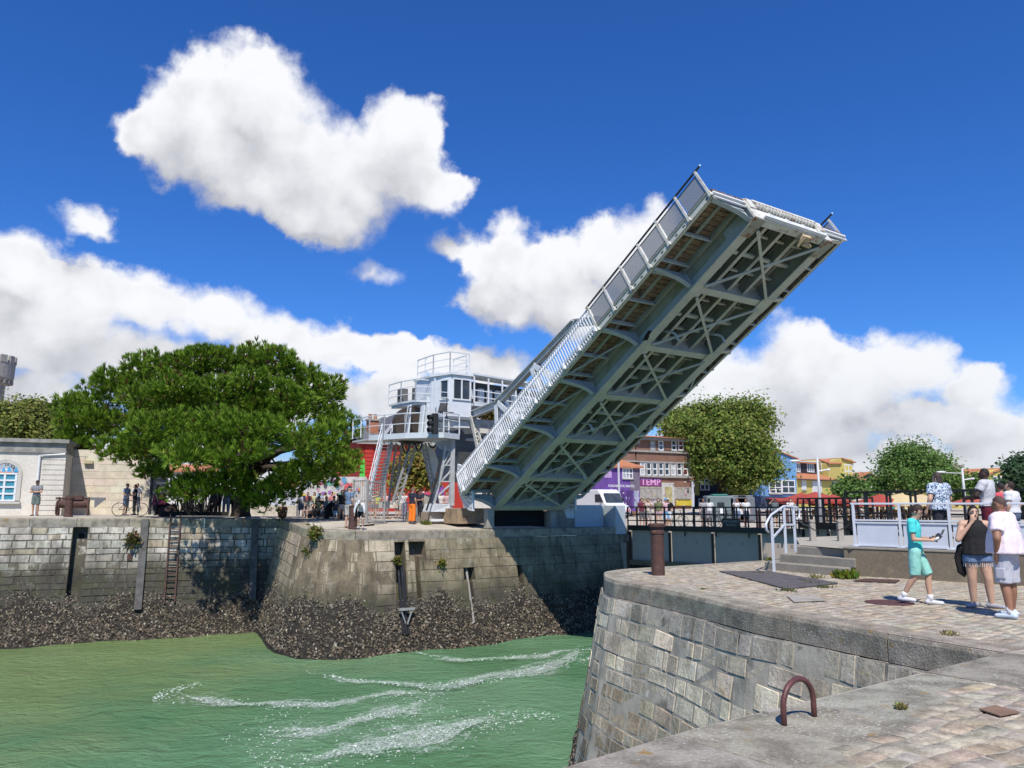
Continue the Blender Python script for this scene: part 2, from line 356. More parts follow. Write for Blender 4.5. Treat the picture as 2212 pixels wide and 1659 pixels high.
def coping(root, path, width, th, seg, cfun, over=.04, rnd=.06, skip=()):
    t = 0; m = MB()
    while t < path.len-.05:
        w = random.uniform(*seg); t1 = min(t+w, path.len)
        if path.len-t1 < .4: t1 = path.len
        if not any(a < (t+t1)/2 < b for a, b in skip):
            inner = [x for x in path.L if t+.05 < x < t1-.05]; sx = [t+.011]+inner+[t1-.011]
            dz = random.uniform(-.008, .008); prof = [(-width, 0), (over-rnd, 0), (over-rnd*.3, rnd*.3), (over, rnd), (over+.01, th), (-width, th)]
            vs = [path.at(x, 0)+path.nrm(x)*o-UP*(h-dz)+(UP*.004) for x in sx for o, h in prof]; n = len(prof)
            fs = [(i*n+k, i*n+(k+1) % n, (i+1)*n+(k+1) % n, (i+1)*n+k) for i in range(len(sx)-1) for k in range(n)]
            fs += [tuple(range(n-1, -1, -1)), tuple(range((len(sx)-1)*n, len(sx)*n))]
            m.add(vs, [f[::-1] for f in fs], cfun((t+t1)/2, 0))
        t = t1
    return m.build('coping', LICHEN, root)
def jit(c, k=.12):
    f = 1+random.uniform(-k, k); return tuple(min(1, max(0, x*f*(1+random.uniform(-.04, .04)))) for x in c)
def mixc(a, b, t): return tuple(x*(1-t)+y*t for x, y in zip(a, b))
# ---- the far side: left quay, pier, chamber
QL = Path([(-62, 21.6, 1.0), (-42, 29.6, 1.02), (-23.4, 37.05, 1.02), (-12.3, 41.5, .9)], .2)
PIER = Path([(-12.3, 41.5, .9), (-9.95, 36.5, .72), (-9.35, 35.3, .64), (-8.5, 34.55, .57), (-7.4, 34.4, .53), (-6.4, 34.75, .5), (-4.5, 36.0, .48), (-.6, 38.65, .46), (1.7, 40.2, .45), (7.3, 44.1, .45)], .2)
NEAR = Path([PZ(2171, 1409, 0), PZ(1949, 1373, 0), PZ(1785, 1344, 0), PZ(1630, 1317, 0), PZ(1470, 1280, 0), PZ(1385, 1264, 0), PZ(1330, 1254, 0), PZ(1309, 1246, 0), (2.30, 19.6, 0), (2.75, 20.3, 0), (3.4, 20.85, 0), (9.0, 24.6, 0), (16.5, 29.8, 0)][::-1], .19)
EDGE = Path([(-4.2, 1.5, 0), PZ(1210, 1659, 0), PZ(1500, 1573, 0), PZ(2171, 1409, 0)][::-1], .08)
for pth in (NEAR, EDGE):                                 # water lies on the left of these: walk them the other way round
    pass
def ground_mesh():
    m = MB(); B = [p.copy() for p in QL.T]+[p.copy() for p in PIER.T[1:]]+[Vector(q) for q in ((8.6, 44.2, .28), (16, 43, .28), (26, 40, .28), (95, 36, .28))]
    nb = QL.n[:-1]+[Vector((-.3, -.95, 0))]+PIER.n[1:]+[Vector((0, -1, 0))]*4
    zin = lambda p: 1.06 if p.x < -14 else (1.06-.34*min(1, (p.x+14)/5) if p.x < 4 else max(.28, .72-.44*min(1, (p.x-4)/4)))
    r1 = [p-n*.45+UP*.004 for p, n in zip(B, nb)]
    r2 = [Vector((p.x-n.x*3.4, p.y+max(2.2, -n.y*3.4), zin(p))) for p, n in zip(B, nb)]
    r3 = [Vector((p.x*1.15, 62, .75 if p.x < 4 else .3)) for p in B]; r4 = [Vector((p.x*2.2, 130, .6)) for p in B]; r5 = [Vector((p.x*22, 1400, .6)) for p in B]
    rows = [r1, r2, r3, r4, r5]; vs = [p for r in rows for p in r]; n = len(B)
    fs = [(j*n+i, j*n+i+1, (j+1)*n+i+1, (j+1)*n+i) for j in range(4) for i in range(n-1)]
    m.add(vs, fs); g = m.build('quay_ground', pm('quay_paving', (.47, .42, .335), .92, var=.6, scale=.7, col2=(.30, .27, .22), bump=.5, bscale=5, stain=(.54, .49, .40), sfac=(.5, .7), sscale=.35), org=(0, 60, 0)); tag(g, kind='structure')
    # soil mass under the quays' copings
ground_mesh()
def gz(x, y):                                            # ground height on the far side
    if x < -13: return 1.06
    if x < 4: return 1.06-.34*min(1, (x+14)/5) if y > 38.5 or x < -9 else .62
    return .3
WHT, GRY, BRN, TAN, DRK, GRN = (.62, .60, .53), (.36, .355, .33), (.19, .165, .135), (.36, .31, .22), (.07, .065, .055), (.12, .13, .065)
def cf_left(s, h):
    r = random.random()
    if h < 1.9: c = mixc(WHT, GRY, r**1.3) if r < .85 else TAN
    elif h < 2.35: c = mixc(WHT, TAN, r) if r < .5 else BRN
    elif h < 3.4: c = mixc(BRN, TAN, r*.55)
    else: c = mixc(GRN, DRK, r)
    return jit(c, .16)
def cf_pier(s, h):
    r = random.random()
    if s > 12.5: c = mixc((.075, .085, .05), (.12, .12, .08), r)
    elif h < 1.3: c = mixc((.42, .36, .27), (.52, .46, .36), r)
    elif h < 2.6: c = mixc((.24, .215, .17), (.36, .32, .24), r) if r < .93 else (.17, .165, .10)
    elif h < 3.4: c = mixc((.17, .15, .125), (.25, .22, .18), r)
    else: c = mixc(DRK, BRN, r)
    return jit(c, .13)
def cf_cope(s, h): return jit(mixc((.40, .37, .30), (.33, .30, .23), random.random()), .10)
ql = thing('quay_wall', (-30, 35, -5), 'long pale harbour wall under the pine tree, whitewashed above and crusted with oysters at the waterline', 'quay wall')
slot1 = QL.s_of(178)
stone_wall(ql, QL, .42, 6.2, cf_left, (.26, .46), (.32, 1.1), slots=((slot1-.32, slot1+.32, .42, 4.0),), depth=.5, rough=.034, mat=WM_L, mo=.008, mmat=WM_L, wob=.018)
coping(ql, QL, .7, .42, (1.4, 2.3), cf_cope, skip=())
pl_ = thing('pier_wall', (-2, 37, -5), 'rounded stone pier below the raised bridge, grey ashlar with an oyster crust to the waterline', 'pier')
sA, sB, sC, sD = PIER.s_of(862), PIER.s_of(898), PIER.s_of(1005), PIER.s_of(1112)
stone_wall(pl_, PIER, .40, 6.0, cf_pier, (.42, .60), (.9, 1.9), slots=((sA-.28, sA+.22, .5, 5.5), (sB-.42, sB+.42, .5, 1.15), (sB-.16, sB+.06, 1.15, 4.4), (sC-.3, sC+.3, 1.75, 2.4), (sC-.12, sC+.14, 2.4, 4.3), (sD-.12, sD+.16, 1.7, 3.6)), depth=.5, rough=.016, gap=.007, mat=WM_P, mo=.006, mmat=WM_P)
coping(pl_, PIER, .8, .40, (1.8, 3.0), lambda s, h: jit((.36, .32, .245), .08))
# ---- the near quay
def rev(path):                                           # flip normals so 'out' points to the water
    path.n = [-n for n in path.n]; return path
ng = MB(); 
near_poly = [p for p in NEAR.T]+[p for p in EDGE.T[1:]]+[Vector((-4.2, -6, 0)), Vector((40, -6, 0)), Vector((40, 29.8, 0))]
ng.poly([p-UP*.004 for p in near_poly][::-1]); g = ng.build('near_quay_ground', JOINT, org=(8, 8, 0)); tag(g, kind='structure')
if g.data.polygons[0].normal.z < 0: g.data.flip_normals()
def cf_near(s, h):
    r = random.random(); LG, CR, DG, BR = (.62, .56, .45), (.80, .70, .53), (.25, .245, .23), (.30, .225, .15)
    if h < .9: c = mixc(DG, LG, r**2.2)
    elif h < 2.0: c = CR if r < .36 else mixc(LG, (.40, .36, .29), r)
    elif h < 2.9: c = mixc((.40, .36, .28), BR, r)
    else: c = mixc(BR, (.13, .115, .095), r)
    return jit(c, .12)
nw = thing('promontory_wall', (3, 14, -5), 'near curved quay wall of large pale and dark ashlar blocks with lichen on its coping', 'quay wall')
for pth in (NEAR, EDGE):
    d = (pth.T[1]-pth.T[0]); mid = pth.T[len(pth.T)//2]
# paths run so that the water is on their right: check by sampling the paving side
def orient(path, inside):
    k = min(range(len(path.T)), key=lambda i: (path.T[i]-inside).length)
    if path.n[k].dot(inside-path.T[k]) > 0: rev(path); return -1
    return 1
oN = orient(NEAR, Vector((6, 15, 0))); oE = orient(EDGE, Vector((4, 5, 0)))
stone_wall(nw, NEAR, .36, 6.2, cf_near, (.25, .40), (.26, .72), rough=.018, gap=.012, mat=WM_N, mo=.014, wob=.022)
coping(nw, NEAR, .50, .36, (.9, 1.9), lambda s, h: jit((.36, .32, .25), .10), over=.03, rnd=.07)
ew = thing('foreground_quay_wall', (1, 6, -5), 'foreground quay edge of broad grey coping slabs carrying the iron ring', 'quay wall')
stone_wall(ew, EDGE, .34, 6.2, cf_near, (.34, .5), (.5, 1.0), mat=WM_N)
coping(ew, EDGE, 1.08, .34, (1.5, 2.4), lambda s, h: jit((.35, .32, .265), .07), over=.03, rnd=.05)
def fixn(root):
    for o in root.children:
        bm = bmesh.new(); bm.from_mesh(o.data)
        if o.name.startswith('mortar'): pass
        else: bmesh.ops.recalc_face_normals(bm, faces=bm.faces)
        bm.to_mesh(o.data); bm.free()
for r_ in (ql, pl_, nw, ew): fixn(r_)
# setts: individual stones in rows parallel to the foreground edge
def inpoly(x, y, poly):
    c = False; j = len(poly)-1
    for i in range(len(poly)):
        if (poly[i][1] > y) != (poly[j][1] > y) and x < (poly[j][0]-poly[i][0])*(y-poly[i][1])/(poly[j][1]-poly[i][1])+poly[i][0]: c = not c
        j = i
    return c
def inset(path, d): return [p-n*d for p, n in zip(path.T, path.n)]
RW0, RW1 = Vector((8.05, 18.5, 0)), Vector((10.3, 16.4, 0)); rwd = (RW1-RW0).normalized()          # foot of the concrete retaining wall
RW2 = RW0+rwd*16
def setts():
    ins = inset(NEAR, .50)+inset(EDGE, 1.06)[1:]
    poly = [(p.x, p.y) for p in ins if p.y < 24]
    poly = [(10.5, 25.2)]+poly+[(-3, -1), (16, -1), (RW2.x, RW2.y), (RW0.x, RW0.y), (8.2, 20.5)]
    d = Vector((.80, .60, 0)).normalized(); e = Vector((-d.y, d.x, 0)); V = []; F = []; K = []
    pal = [(.46, .38, .27), (.50, .44, .345), (.38, .35, .30), (.33, .30, .26), (.50, .37, .24), (.37, .27, .185), (.42, .39, .34), (.54, .49, .40)]
    a = -14.0
    while a < 24:
        wd = random.uniform(.14, .22); b = -8+random.uniform(0, .2)
        while b < 26:
            ln = random.uniform(.17, .40); cx = d*(b+ln/2)+e*(a+wd/2)
            if cx.y > 1.5 and inpoly(cx.x, cx.y, poly) and cx.x < 12:
                g = .007; j = lambda: random.uniform(-.020, .020); t = random.uniform(-.0025, .0025)
                q = [(b+g+j(), a+g+j()), (b+ln-g+j(), a+g+j()), (b+ln-g+j(), a+wd-g+j()), (b+g+j(), a+wd-g+j())]; ch = .009
                mid = (b+ln/2, a+wd/2); o = len(V)
                for x, y in q: p = d*x+e*y; V.append((p.x, p.y, -.006))
                for x, y in q:
                    x2 = x+(ch if x < mid[0] else -ch); y2 = y+(ch if y < mid[1] else -ch); p = d*x2+e*y2; V.append((p.x, p.y, .004+t+random.uniform(-.0012, .0012)))
                F += [(o+4, o+5, o+6, o+7), (o, o+1, o+5, o+4), (o+1, o+2, o+6, o+5), (o+2, o+3, o+7, o+6), (o+3, o, o+4, o+7)]
                K += [jit(mixc(random.choice(pal), (.485, .43, .33), .58), .10)]*5
            b += ln
        a += wd
    V = np.array(V); V[:, 0] += .05*np.sin(V[:, 1]*1.9+V[:, 0]*.7)+.022*np.sin(V[:, 1]*5.1+V[:, 0]*3.3); V[:, 1] += .05*np.sin(V[:, 0]*1.7-V[:, 1]*.5)+.022*np.sin(V[:, 0]*5.7-V[:, 1]*2.9)
    ob = npmesh('cobble_paving', V, np.array(F), PSTONE, col=np.array(K), org=(5, 10, 0)); tag(ob, kind='structure')
setts()
# ---- water
def water():
    m = bpy.data.materials.new('harbour_water'); m.use_nodes = True; m.node_tree.nodes.clear(); n = NT(m.node_tree)
    p = n.add('ShaderNodeTexCoord').outputs['Object']
    big = n.noise(p, .11, 4, .55); warp = n.vm('ADD', p, n.vm('SCALE', n.noise(p, .25, 3, .5, 1), (0, 0, 0)))
    base = n.mix(n.mr(big, .38, .62), (.080, .185, .085, 1), (.125, .240, .130, 1))
    sx = n.add('ShaderNodeSeparateXYZ', {0: p}).outputs
    silt = n.math('ADD', n.math('MULTIPLY', sx[0], -.075), n.math('MULTIPLY_ADD', n.noise(p, .22, 5, .6), 1.9, -2.0))
    silt = n.math('ADD', silt, n.math('MULTIPLY', sx[1], .022))
    base = n.mix(n.math('MULTIPLY', n.mr(silt, -.75, .35), .7), base, (.165, .215, .075, 1))
    st = n.vm('MULTIPLY', p, (1, 1.6, 1))
    h = n.math('ADD', n.math('MULTIPLY', n.noise(st, .95, 4, .6, dist=.8), 1.0), n.math('MULTIPLY', n.noise(st, 5, 4, .6, dist=.4), .30))
    bump = n.add('ShaderNodeBump', {'Strength': .85, 'Distance': .26, 'Height': h})
    b = n.add('ShaderNodeBsdfPrincipled', {'Base Color': base, 'Roughness': .16, 'IOR': 1.33, 'Specular IOR Level': .38, 'Normal': bump.outputs[0]})
    n.set(n.add('ShaderNodeOutputMaterial').inputs[0], b.outputs[0])
    # a gently heaving sheet
    X = np.linspace(-70, 90, 260); Y = np.linspace(-5, 60, 200); gx, gy = np.meshgrid(X, Y)
    z = .035*np.sin(gx*.9+.6*np.sin(gy*.7))+.03*np.sin(gy*1.5+.8*np.sin(gx*.5))+.02*np.sin(gx*2.3+gy*1.7)
    V = np.c_[gx.ravel(), gy.ravel(), WATER_Z+z.ravel()]; i = np.arange(199*259); r = i//259; c = i % 259; a = r*260+c
    ob = npmesh('water', V, np.c_[a, a+1, a+261, a+260], m, org=(0, 30, WATER_Z), smooth=True); tag(ob, kind='structure')
water()
bw_ = MB(); Q = [Vector((8.6, 44.2, .27)), Vector((16, 43, .27)), Vector((26, 40, .27)), Vector((95, 36, .27))]
for a_, b_ in zip(Q, Q[1:]): bw_.quad(a_-UP*5.5, b_-UP*5.5, b_, a_)
tag(bw_.build('basin_wall', MORTAR), 'plain stone basin wall beyond the lock gates', 'quay wall')
# ---- oyster crust along the tide line
OYS = pm('oyster_shell', (1, 1, 1), .9, var=.35, scale=9, bump=.5, bscale=40, attr=True)
def oysters(name, path, s0, s1, hw, htop, dens, label_unused=None, size=(.05, .11)):
    n = int((s1-s0)*(hw-htop+.5)*dens); V = []; F = []; K = []
    for i in range(n):
        s = random.uniform(s0, s1); top = htop+.30*math.sin(s*1.3)+.2*math.sin(s*3.1)
        h = top-.35+(hw-top+.35)*random.random()**.82
        k = (h-top)/(hw-top)
        if k < .12 and random.random() > .35+k*4: continue
        p = path.at(s, h, .015+random.uniform(0, .07)*min(1, max(.15, k*3))); N = path.nrm(s)
        q = (N*1.0+Vector((random.gauss(0, .55), random.gauss(0, .55), random.gauss(.25, .55)))).normalized()
        t = q.orthogonal().normalized(); t.rotate(Matrix.Rotation(random.uniform(0, 6.28), 3, q)); w = q.cross(t)
        L = random.uniform(*size)*(.8+.3*k); wd = L*random.uniform(.45, .75); th = L*.35; o = len(V)
        ring = [(-1, 0), (-.45, .8), (.45, 1), (1.1, .45), (1.05, -.45), (.4, -.95), (-.5, -.75)]
        V += [tuple(p+t*(x*L*random.uniform(.8, 1.15))+w*(y*wd*random.uniform(.8, 1.15))-q*.02) for x, y in ring]; V.append(tuple(p+q*th+t*L*random.uniform(-.2, .3)))
        F += [(o+a, o+(a+1) % 7, o+7) for a in range(7)]
        r = random.random()
        c = mixc((.055, .042, .030), (.20, .16, .112), r/.86) if r < .86 else ((.28, .24, .18) if random.random() < .85 else (.42, .385, .31))
        if k < .3: c = mixc(c, (.20, .18, .14), .35)
        K += [jit(c, .2)]*7
    return np.array(V), np.array(F), np.array(K)
def crust(name, path, s0, s1, hw, htop, dens, size=(.05, .11)):
    V, F, K = oysters(name, path, s0, s1, hw, htop, dens, size=size)
    # dark matted bed under the shells
    ns, nh = int((s1-s0)/.22), 14; bv = []
    for i in range(ns+1):
        for j in range(nh+1):
            s = s0+(s1-s0)*i/ns; top = htop+.30*math.sin(s*1.3)+.2*math.sin(s*3.1)+.12; h = top+(hw+.5-top)*j/nh
            bv.append(tuple(path.at(s, h, (.015+random.uniform(.0, .07))*min(1, j/3))))
    bf = []
    for i in range(ns):
        for j in range(nh):
            a = i*(nh+1)+j; bf += [(a, a+nh+1, a+nh+2), (a, a+nh+2, a+1)]
    o = len(bv); V = np.r_[np.array(bv), V]; F = np.r_[np.array(bf), F+o]; K = np.r_[np.array([jit((.030, .025, .020), .3) for _ in bf]), K]
    ob = npmesh(name, V, F, OYS, col=K); return tag(ob, kind='stuff')
crust('oyster_crust', QL, QL.s_of(-40), QL.len, 5.72, 3.5, 230, (.038, .086))
crust('oyster_crust', PIER, 0, PIER.s_of(1330), 5.22, 2.95, 240, (.038, .086))
lo = NEAR.s_of(1330) if oN else 0
kk = [i for i, p in enumerate(NEAR.T) if p.y < 20.9 and p.y > 14.8]
sl_, sh_ = NEAR.L[min(kk)], NEAR.L[max(kk)]
crust('oyster_crust', NEAR, sl_, sh_, 4.72, 3.9, 200, (.03, .06))
# ---- foam: drifting flecks along the outflow
def foam():
    V = []; F = []
    def fleck(x, y, r):
        if random.random() < .62: return
        r *= .60
        n = 6; o = len(V); a0 = random.uniform(0, 6.28); st = random.uniform(1, 2.4)
        for k in range(n):
            a = a0+k*6.283/n; q = r*random.uniform(.55, 1.2); X = q*math.cos(a)*st; Y = q*math.sin(a); V.append((x+X*wv.x-Y*wv.y, y+X*wv.y+Y*wv.x, WATER_Z+.075+random.uniform(0, .03)))
        F.append(tuple(range(o, o+n)))
    lines = [  # photo pixels on the water, half-width (px), count, fleck size
     ([(1290,1402),(1180,1418),(1080,1428),(1000,1430),(920,1418),(900,1414)], 6, 800, .030),
     ([(1290,1425),(1200,1440),(1120,1462),(1040,1478),(960,1486),(860,1484),(770,1474),(700,1464),(670,1460)], 7, 1500, .030),
     ([(1270,1400),(1230,1432),(1150,1450),(1040,1472),(930,1490),(850,1500)], 12, 700, .026),
     ([(1000,1492),(900,1500),(800,1512),(700,1525),(600,1530),(480,1520),(400,1510),(330,1522)], 10, 700, .026),
     ([(330,1520),(360,1500),(400,1490),(430,1480)], 7, 320, .026), ([(380,1500),(440,1520),(520,1530),(600,1525)], 8, 300, .026),
     ([(1180,1545),(1100,1555),(1000,1575),(900,1595),(800,1622),(700,1645),(560,1662)], 24, 2300, .024),
     ([(960,1510),(880,1535),(800,1560),(700,1580),(560,1588),(470,1598)], 16, 800, .022),
     ([(1000,1545),(900,1580),(820,1610),(760,1640)], 50, 1100, .02), ([(690,1560),(600,1600),(520,1645)], 55, 500, .02)]
    for pts, hw, cnt, sz in lines:
        W3 = [PZ(u, v, WATER_Z) for u, v in pts]; seg = [(b-a).length for a, b in zip(W3, W3[1:])]; tot = sum(seg)
        for _ in range(cnt):
            t = random.uniform(0, tot); i = 0
            while i < len(seg)-1 and t > seg[i]: t -= seg[i]; i += 1
            p = W3[i].lerp(W3[i+1], min(1, t/seg[i])); dpx = p.y/F_PX; wob = .35*math.sin(p.x*1.9)+.25*math.sin(p.x*4.3+1)
            off = random.gauss(wob*.5, .6)*hw*dpx*5.2*.55
            if (math.sin(p.x*2.7+off*3)+math.sin(p.x*6.1-off*7+p.y)) < -.7: continue
            fleck(p.x-wv.y*off, p.y+wv.x*off, sz*random.uniform(.5, 1.6)*(1.6 if random.random() < .08 else 1))
    RB = MB()
    for pts, hw, cnt, sz in lines[:8]:
        W3 = [PZ(u, v, WATER_Z) for u, v in pts]; Q = []
        for a, b in zip(W3, W3[1:]): n_ = max(2, int((b-a).length/.25)); Q += [a.lerp(b, i/n_) for i in range(n_)]
        rows = []
        for i, p in enumerate(Q):
            t = (Q[min(i+1, len(Q)-1)]-Q[max(i-1, 0)]).normalized(); s = Vector((-t.y, t.x, 0)); w = hw*(p.y/F_PX)*5.5*(.8+.4*math.sin(p.x*1.7)); rows.append([p+s*(w*(j/6-.5)*2+.25*math.sin(p.x*1.9))+UP*.085 for j in range(7)])
        for i, (ra, rb) in enumerate(zip(rows, rows[1:])):
            e = min(1, i/8, (len(rows)-2-i)/8)
            for j in range(6): c = e*(1-abs(j-2.5)/3)**1.1; RB.quad(ra[j], ra[j+1], rb[j+1], rb[j], (c, c, c))
    fm = bpy.data.materials.new('lacy_foam'); fm.use_nodes = True; fm.node_tree.nodes.clear(); n = NT(fm.node_tree); p_ = n.add('ShaderNodeTexCoord').outputs['Object']
    dn = n.math('ADD', n.math('MULTIPLY', n.noise(p_, 2.2, 5, .62, dist=.8), 1.0), n.math('MULTIPLY', n.noise(p_, 11, 5, .7, dist=.5), .75))
    vo = n.add('ShaderNodeTexVoronoi', {'Vector': n.vm('ADD', p_, n.vm('MULTIPLY', n.noise(p_, 4, 3, .6, 1), (.3, .3, 0))), 'Scale': 7.5}, feature='DISTANCE_TO_EDGE').outputs[0]
    al = n.math('MULTIPLY', n.mr(n.math('ADD', dn, n.math('MULTIPLY', n.add('ShaderNodeAttribute', attribute_name='Col').outputs[2], .55)), 1.02, 1.34), n.mr(vo, .16, .02, .35, 1)); al = n.math('MULTIPLY', al, .46)
    n.set(n.add('ShaderNodeOutputMaterial').inputs[0], n.add('ShaderNodeMixShader', {0: al, 1: n.add('ShaderNodeBsdfTransparent').outputs[0], 2: n.add('ShaderNodeBsdfDiffuse', {'Color': (.74, .78, .75, 1)}).outputs[0]}).outputs[0])
    fleckm = bpy.data.materials.new('foam_flecks'); fleckm.use_nodes = True; fleckm.node_tree.nodes.clear(); n = NT(fleckm.node_tree); n.set(n.add('ShaderNodeOutputMaterial').inputs[0], n.add('ShaderNodeMixShader', {0: .62, 1: n.add('ShaderNodeBsdfTransparent').outputs[0], 2: n.add('ShaderNodeBsdfDiffuse', {'Color': (.72, .77, .73, 1)}).outputs[0]}).outputs[0])
    tag(RB.build('foam_sheet', fm, org=(0, 30, WATER_Z)), kind='stuff')
    k = MB(); k.v = V; k.f = F; k.c = [None]*len(F)
    ob = k.build('foam', fleckm, org=(0, 30, WATER_Z)); tag(ob, kind='stuff')
foam()
# ---------------------------------------------------------------- the raised bascule leaf
BO = Vector((-.73, 39, 1.5)); PH, TH = R(55.3), R(31.4)
bw = Vector((math.sin(PH), math.cos(PH), 0)); bh = Vector((math.cos(PH), -math.sin(PH), 0))
ba = bh*math.cos(TH)+UP*math.sin(TH); bn = -bh*math.sin(TH)+UP*math.cos(TH)
def Lf(l, m, n): return BO+ba*l+bw*m+bn*n
GIRD = pm('sage_grey_bridge_paint', (.55, .54, .475), .5, var=.38, scale=1.6, col2=(.34, .35, .30), bump=.08, bscale=14, stain=(.20, .10, .045), sfac=(.69, .80), sscale=1.7)
WEB = pm('deep_green_grey_paint', (.28, .295, .26), .5, var=.35, scale=1.6, bump=.06, stain=(.17, .09, .045), sfac=(.70, .80), sscale=1.5)
BLUEG = pm('skylit_blue_grey_paint', (.38, .42, .43), .5, var=.3, scale=1.2, bump=.06, stain=(.19, .12, .08), sfac=(.72, .82), sscale=2.2)  # grey bridge paint with the blue of the sky light put into its colour
OLIV = pm('olive_grey_paint', (.34, .34, .27), .5, var=.4, scale=1.5, bump=.06, stain=(.17, .11, .06), sfac=(.64, .78), sscale=2)
RPAINT = pm('rust_streaked_white_paint', (.66, .64, .57), .6, var=.35, scale=3, bump=.1, stain=(.33, .16, .06), sfac=(.56, .70), sscale=3.0)
PLANK = pm('old_deck_planks', (.17, .115, .075), .9, var=.8, scale=4, col2=(.28, .20, .13), bump=.5, bscale=9, stain=(.03, .024, .02), sfac=(.5, .66), sscale=1.8)
MESHP = bpy.data.materials.new('see_through_grey_mesh'); MESHP.use_nodes = True; MESHP.node_tree.nodes.clear(); _n = NT(MESHP.node_tree)
_n.set(_n.add('ShaderNodeOutputMaterial').inputs[0], _n.add('ShaderNodeMixShader', {0: .66, 1: _n.add('ShaderNodeBsdfTransparent').outputs[0], 2: _n.add('ShaderNodeBsdfDiffuse', {'Color': (.30, .31, .33, 1)}).outputs[0]}).outputs[0])
NODES = [0, 2.6, 5.85, 9.1, 12.3, 15.65, 19.05]; LB = 19.1; MG = 4.1; ME0, ME1 = -1.83, 5.93; ND = .72
br = thing('bascule_bridge', tuple(BO), 'raised grey steel bascule bridge leaf tilted over the channel with railings along both edges', 'drawbridge')
def ib(m, a, b, w, h, t=.03, up=None):                   # I-section from a to b
    up = bn if up is None else up
    m.bar(a, b, t, h, up); d = (b-a).normalized(); u = (up-d*up.dot(d)).normalized()
    for s in (-1, 1): m.bar(a+u*(s*(h/2)), b+u*(s*(h/2)), w, t*1.2, up)
for gm in (0, MG):
    k = MB(); k.bar(Lf(0, gm, .42), Lf(LB, gm, .42), .04, .84, bn); wb = k.build('girder_web', OLIV if gm == 0 else WEB, br)
    if gm == 0: k = MB(); k.bar(Lf(.02, gm-.05, .20), Lf(LB-.9, gm-.05, .20), .05, .37, bn); k.bar(Lf(LB-1.3, gm-.05, .36), Lf(LB, gm-.05, .36), .052, .70, bn); k.build('web_doubler', BLUEG, br)
    k = MB(); k.bar(Lf(-.1, gm, -.012), Lf(LB, gm, -.012), .44, .035, bn); k.bar(Lf(0, gm, .86), Lf(LB, gm, .86), .34, .03, bn)
    for s in (-1, 1): k.bar(Lf(0, gm+s*.08, .05), Lf(LB, gm+s*.08, .05), .11, .012, bw); k.bar(Lf(0, gm+s*.06, .02), Lf(LB, gm+s*.06, .02), .10, .02, bn)
    fl = k.build('flange', GIRD, br)
    k = MB(); n_ = int(LB/.20)
    for i in range(n_):
        for s in (-.16, -.08, .08, .16):
            c = Lf(.15+i*.20, gm+s, -.032); o = len(k.v)
            k.v += [tuple(c+ba*(.016*math.cos(q))+bw*(.016*math.sin(q))) for q in (0, 1.57, 3.14, 4.71)]+[tuple(c-bn*.014)]
            k.f += [(o+a, o+(a+1) % 4, o+4) for a in range(4)]; k.c += [None]*4
    for i in range(int(LB/.3)):
        for hh in (.15, .75):
            c = Lf(.2+i*.3, gm-.022, hh); o = len(k.v)
            k.v += [tuple(c+ba*(.015*math.cos(q))+bn*(.015*math.sin(q))) for q in (0, 1.57, 3.14, 4.71)]+[tuple(c-bw*.014)]
            k.f += [(o+a, o+(a+1) % 4, o+4) for a in range(4)]; k.c += [None]*4
    k.build('rivet_row', GIRD, fl)
    for l in NODES[1:-1]:
        k = MB()
        for s in (-1, 1): k.bar(Lf(l, gm+s*.07, .06), Lf(l, gm+s*.07, .82), .09, .09, ba)
        k.bar(Lf(l, gm-.10, .06), Lf(l, gm-.10, .82), .10, .012, bw); k.build('web_stiffener', GIRD, wb)
        k = MB(); k.prism([Lf(l-.42, gm-.22, -.036), Lf(l+.42, gm-.22, -.036), Lf(l+.30, gm+(.42 if gm == 0 else .24), -.036), Lf(l-.30, gm+(.42 if gm == 0 else .24), -.036)] if gm == 0 else [Lf(l-.30, gm-.42, -.036), Lf(l+.30, gm-.42, -.036), Lf(l+.42, gm+.22, -.036), Lf(l-.42, gm+.22, -.036)], -bn*.014)
        k.build('gusset_plate', GIRD, fl)
# cross beams, end beam, stringers
for l in NODES:
    k = MB(); e = Vector(); ib(k, Lf(l, .05, .40), Lf(l, MG-.05, .40), .30, .78, .025)
    for i in range(26):
        for s in (-.09, .09):
            c = Lf(l+s, .25+i*.145, -.02); o = len(k.v); k.v += [tuple(c+ba*(.017*math.cos(q))+bw*(.017*math.sin(q))) for q in (0, 1.57, 3.14, 4.71)]+[tuple(c-bn*.014)]
            k.f += [(o+a, o+(a+1) % 4, o+4) for a in range(4)]; k.c += [None]*4
    k.build('cross_beam', GIRD if l < 19 else RPAINT, br)
for m_ in (1.12, 2.05, 2.98):
    k = MB(); ib(k, Lf(.1, m_, .56), Lf(LB-.1, m_, .56), .15, .46, .02); k.build('stringer', WEB, br)
    k = MB(); k.bar(Lf(.1, m_, .325), Lf(LB-.1, m_, .325), .17, .02, bn); k.build('stringer_flange', GIRD, br)
k = MB()
for a, b in zip(NODES, NODES[1:]):
    for f in (.25, .5, .75):
        l = a+(b-a)*f
        for m0, m1 in ((.1, 1.0), (1.2, 1.95), (2.15, 2.9), (3.08, MG-.1)):
            q = .42 if f == .5 else .55; k.bar(Lf(l, m0, q+.05), Lf(l, m1, q+.05), .14 if f == .5 else .08, .12, bn)
for m_ in (.45, .75, 1.45, 1.75, 2.38, 2.68, 3.35, 3.7): k.bar(Lf(.1, m_, .80), Lf(LB, m_, .80), .06, .10, bn)
k.build('floor_bearer', GIRD, br)
k = MB(); k.bar(Lf(-.1, MG/2, .93), Lf(LB, MG/2, .93), MG+.3, .07, bn); k.build('roadway', WOODD, br)
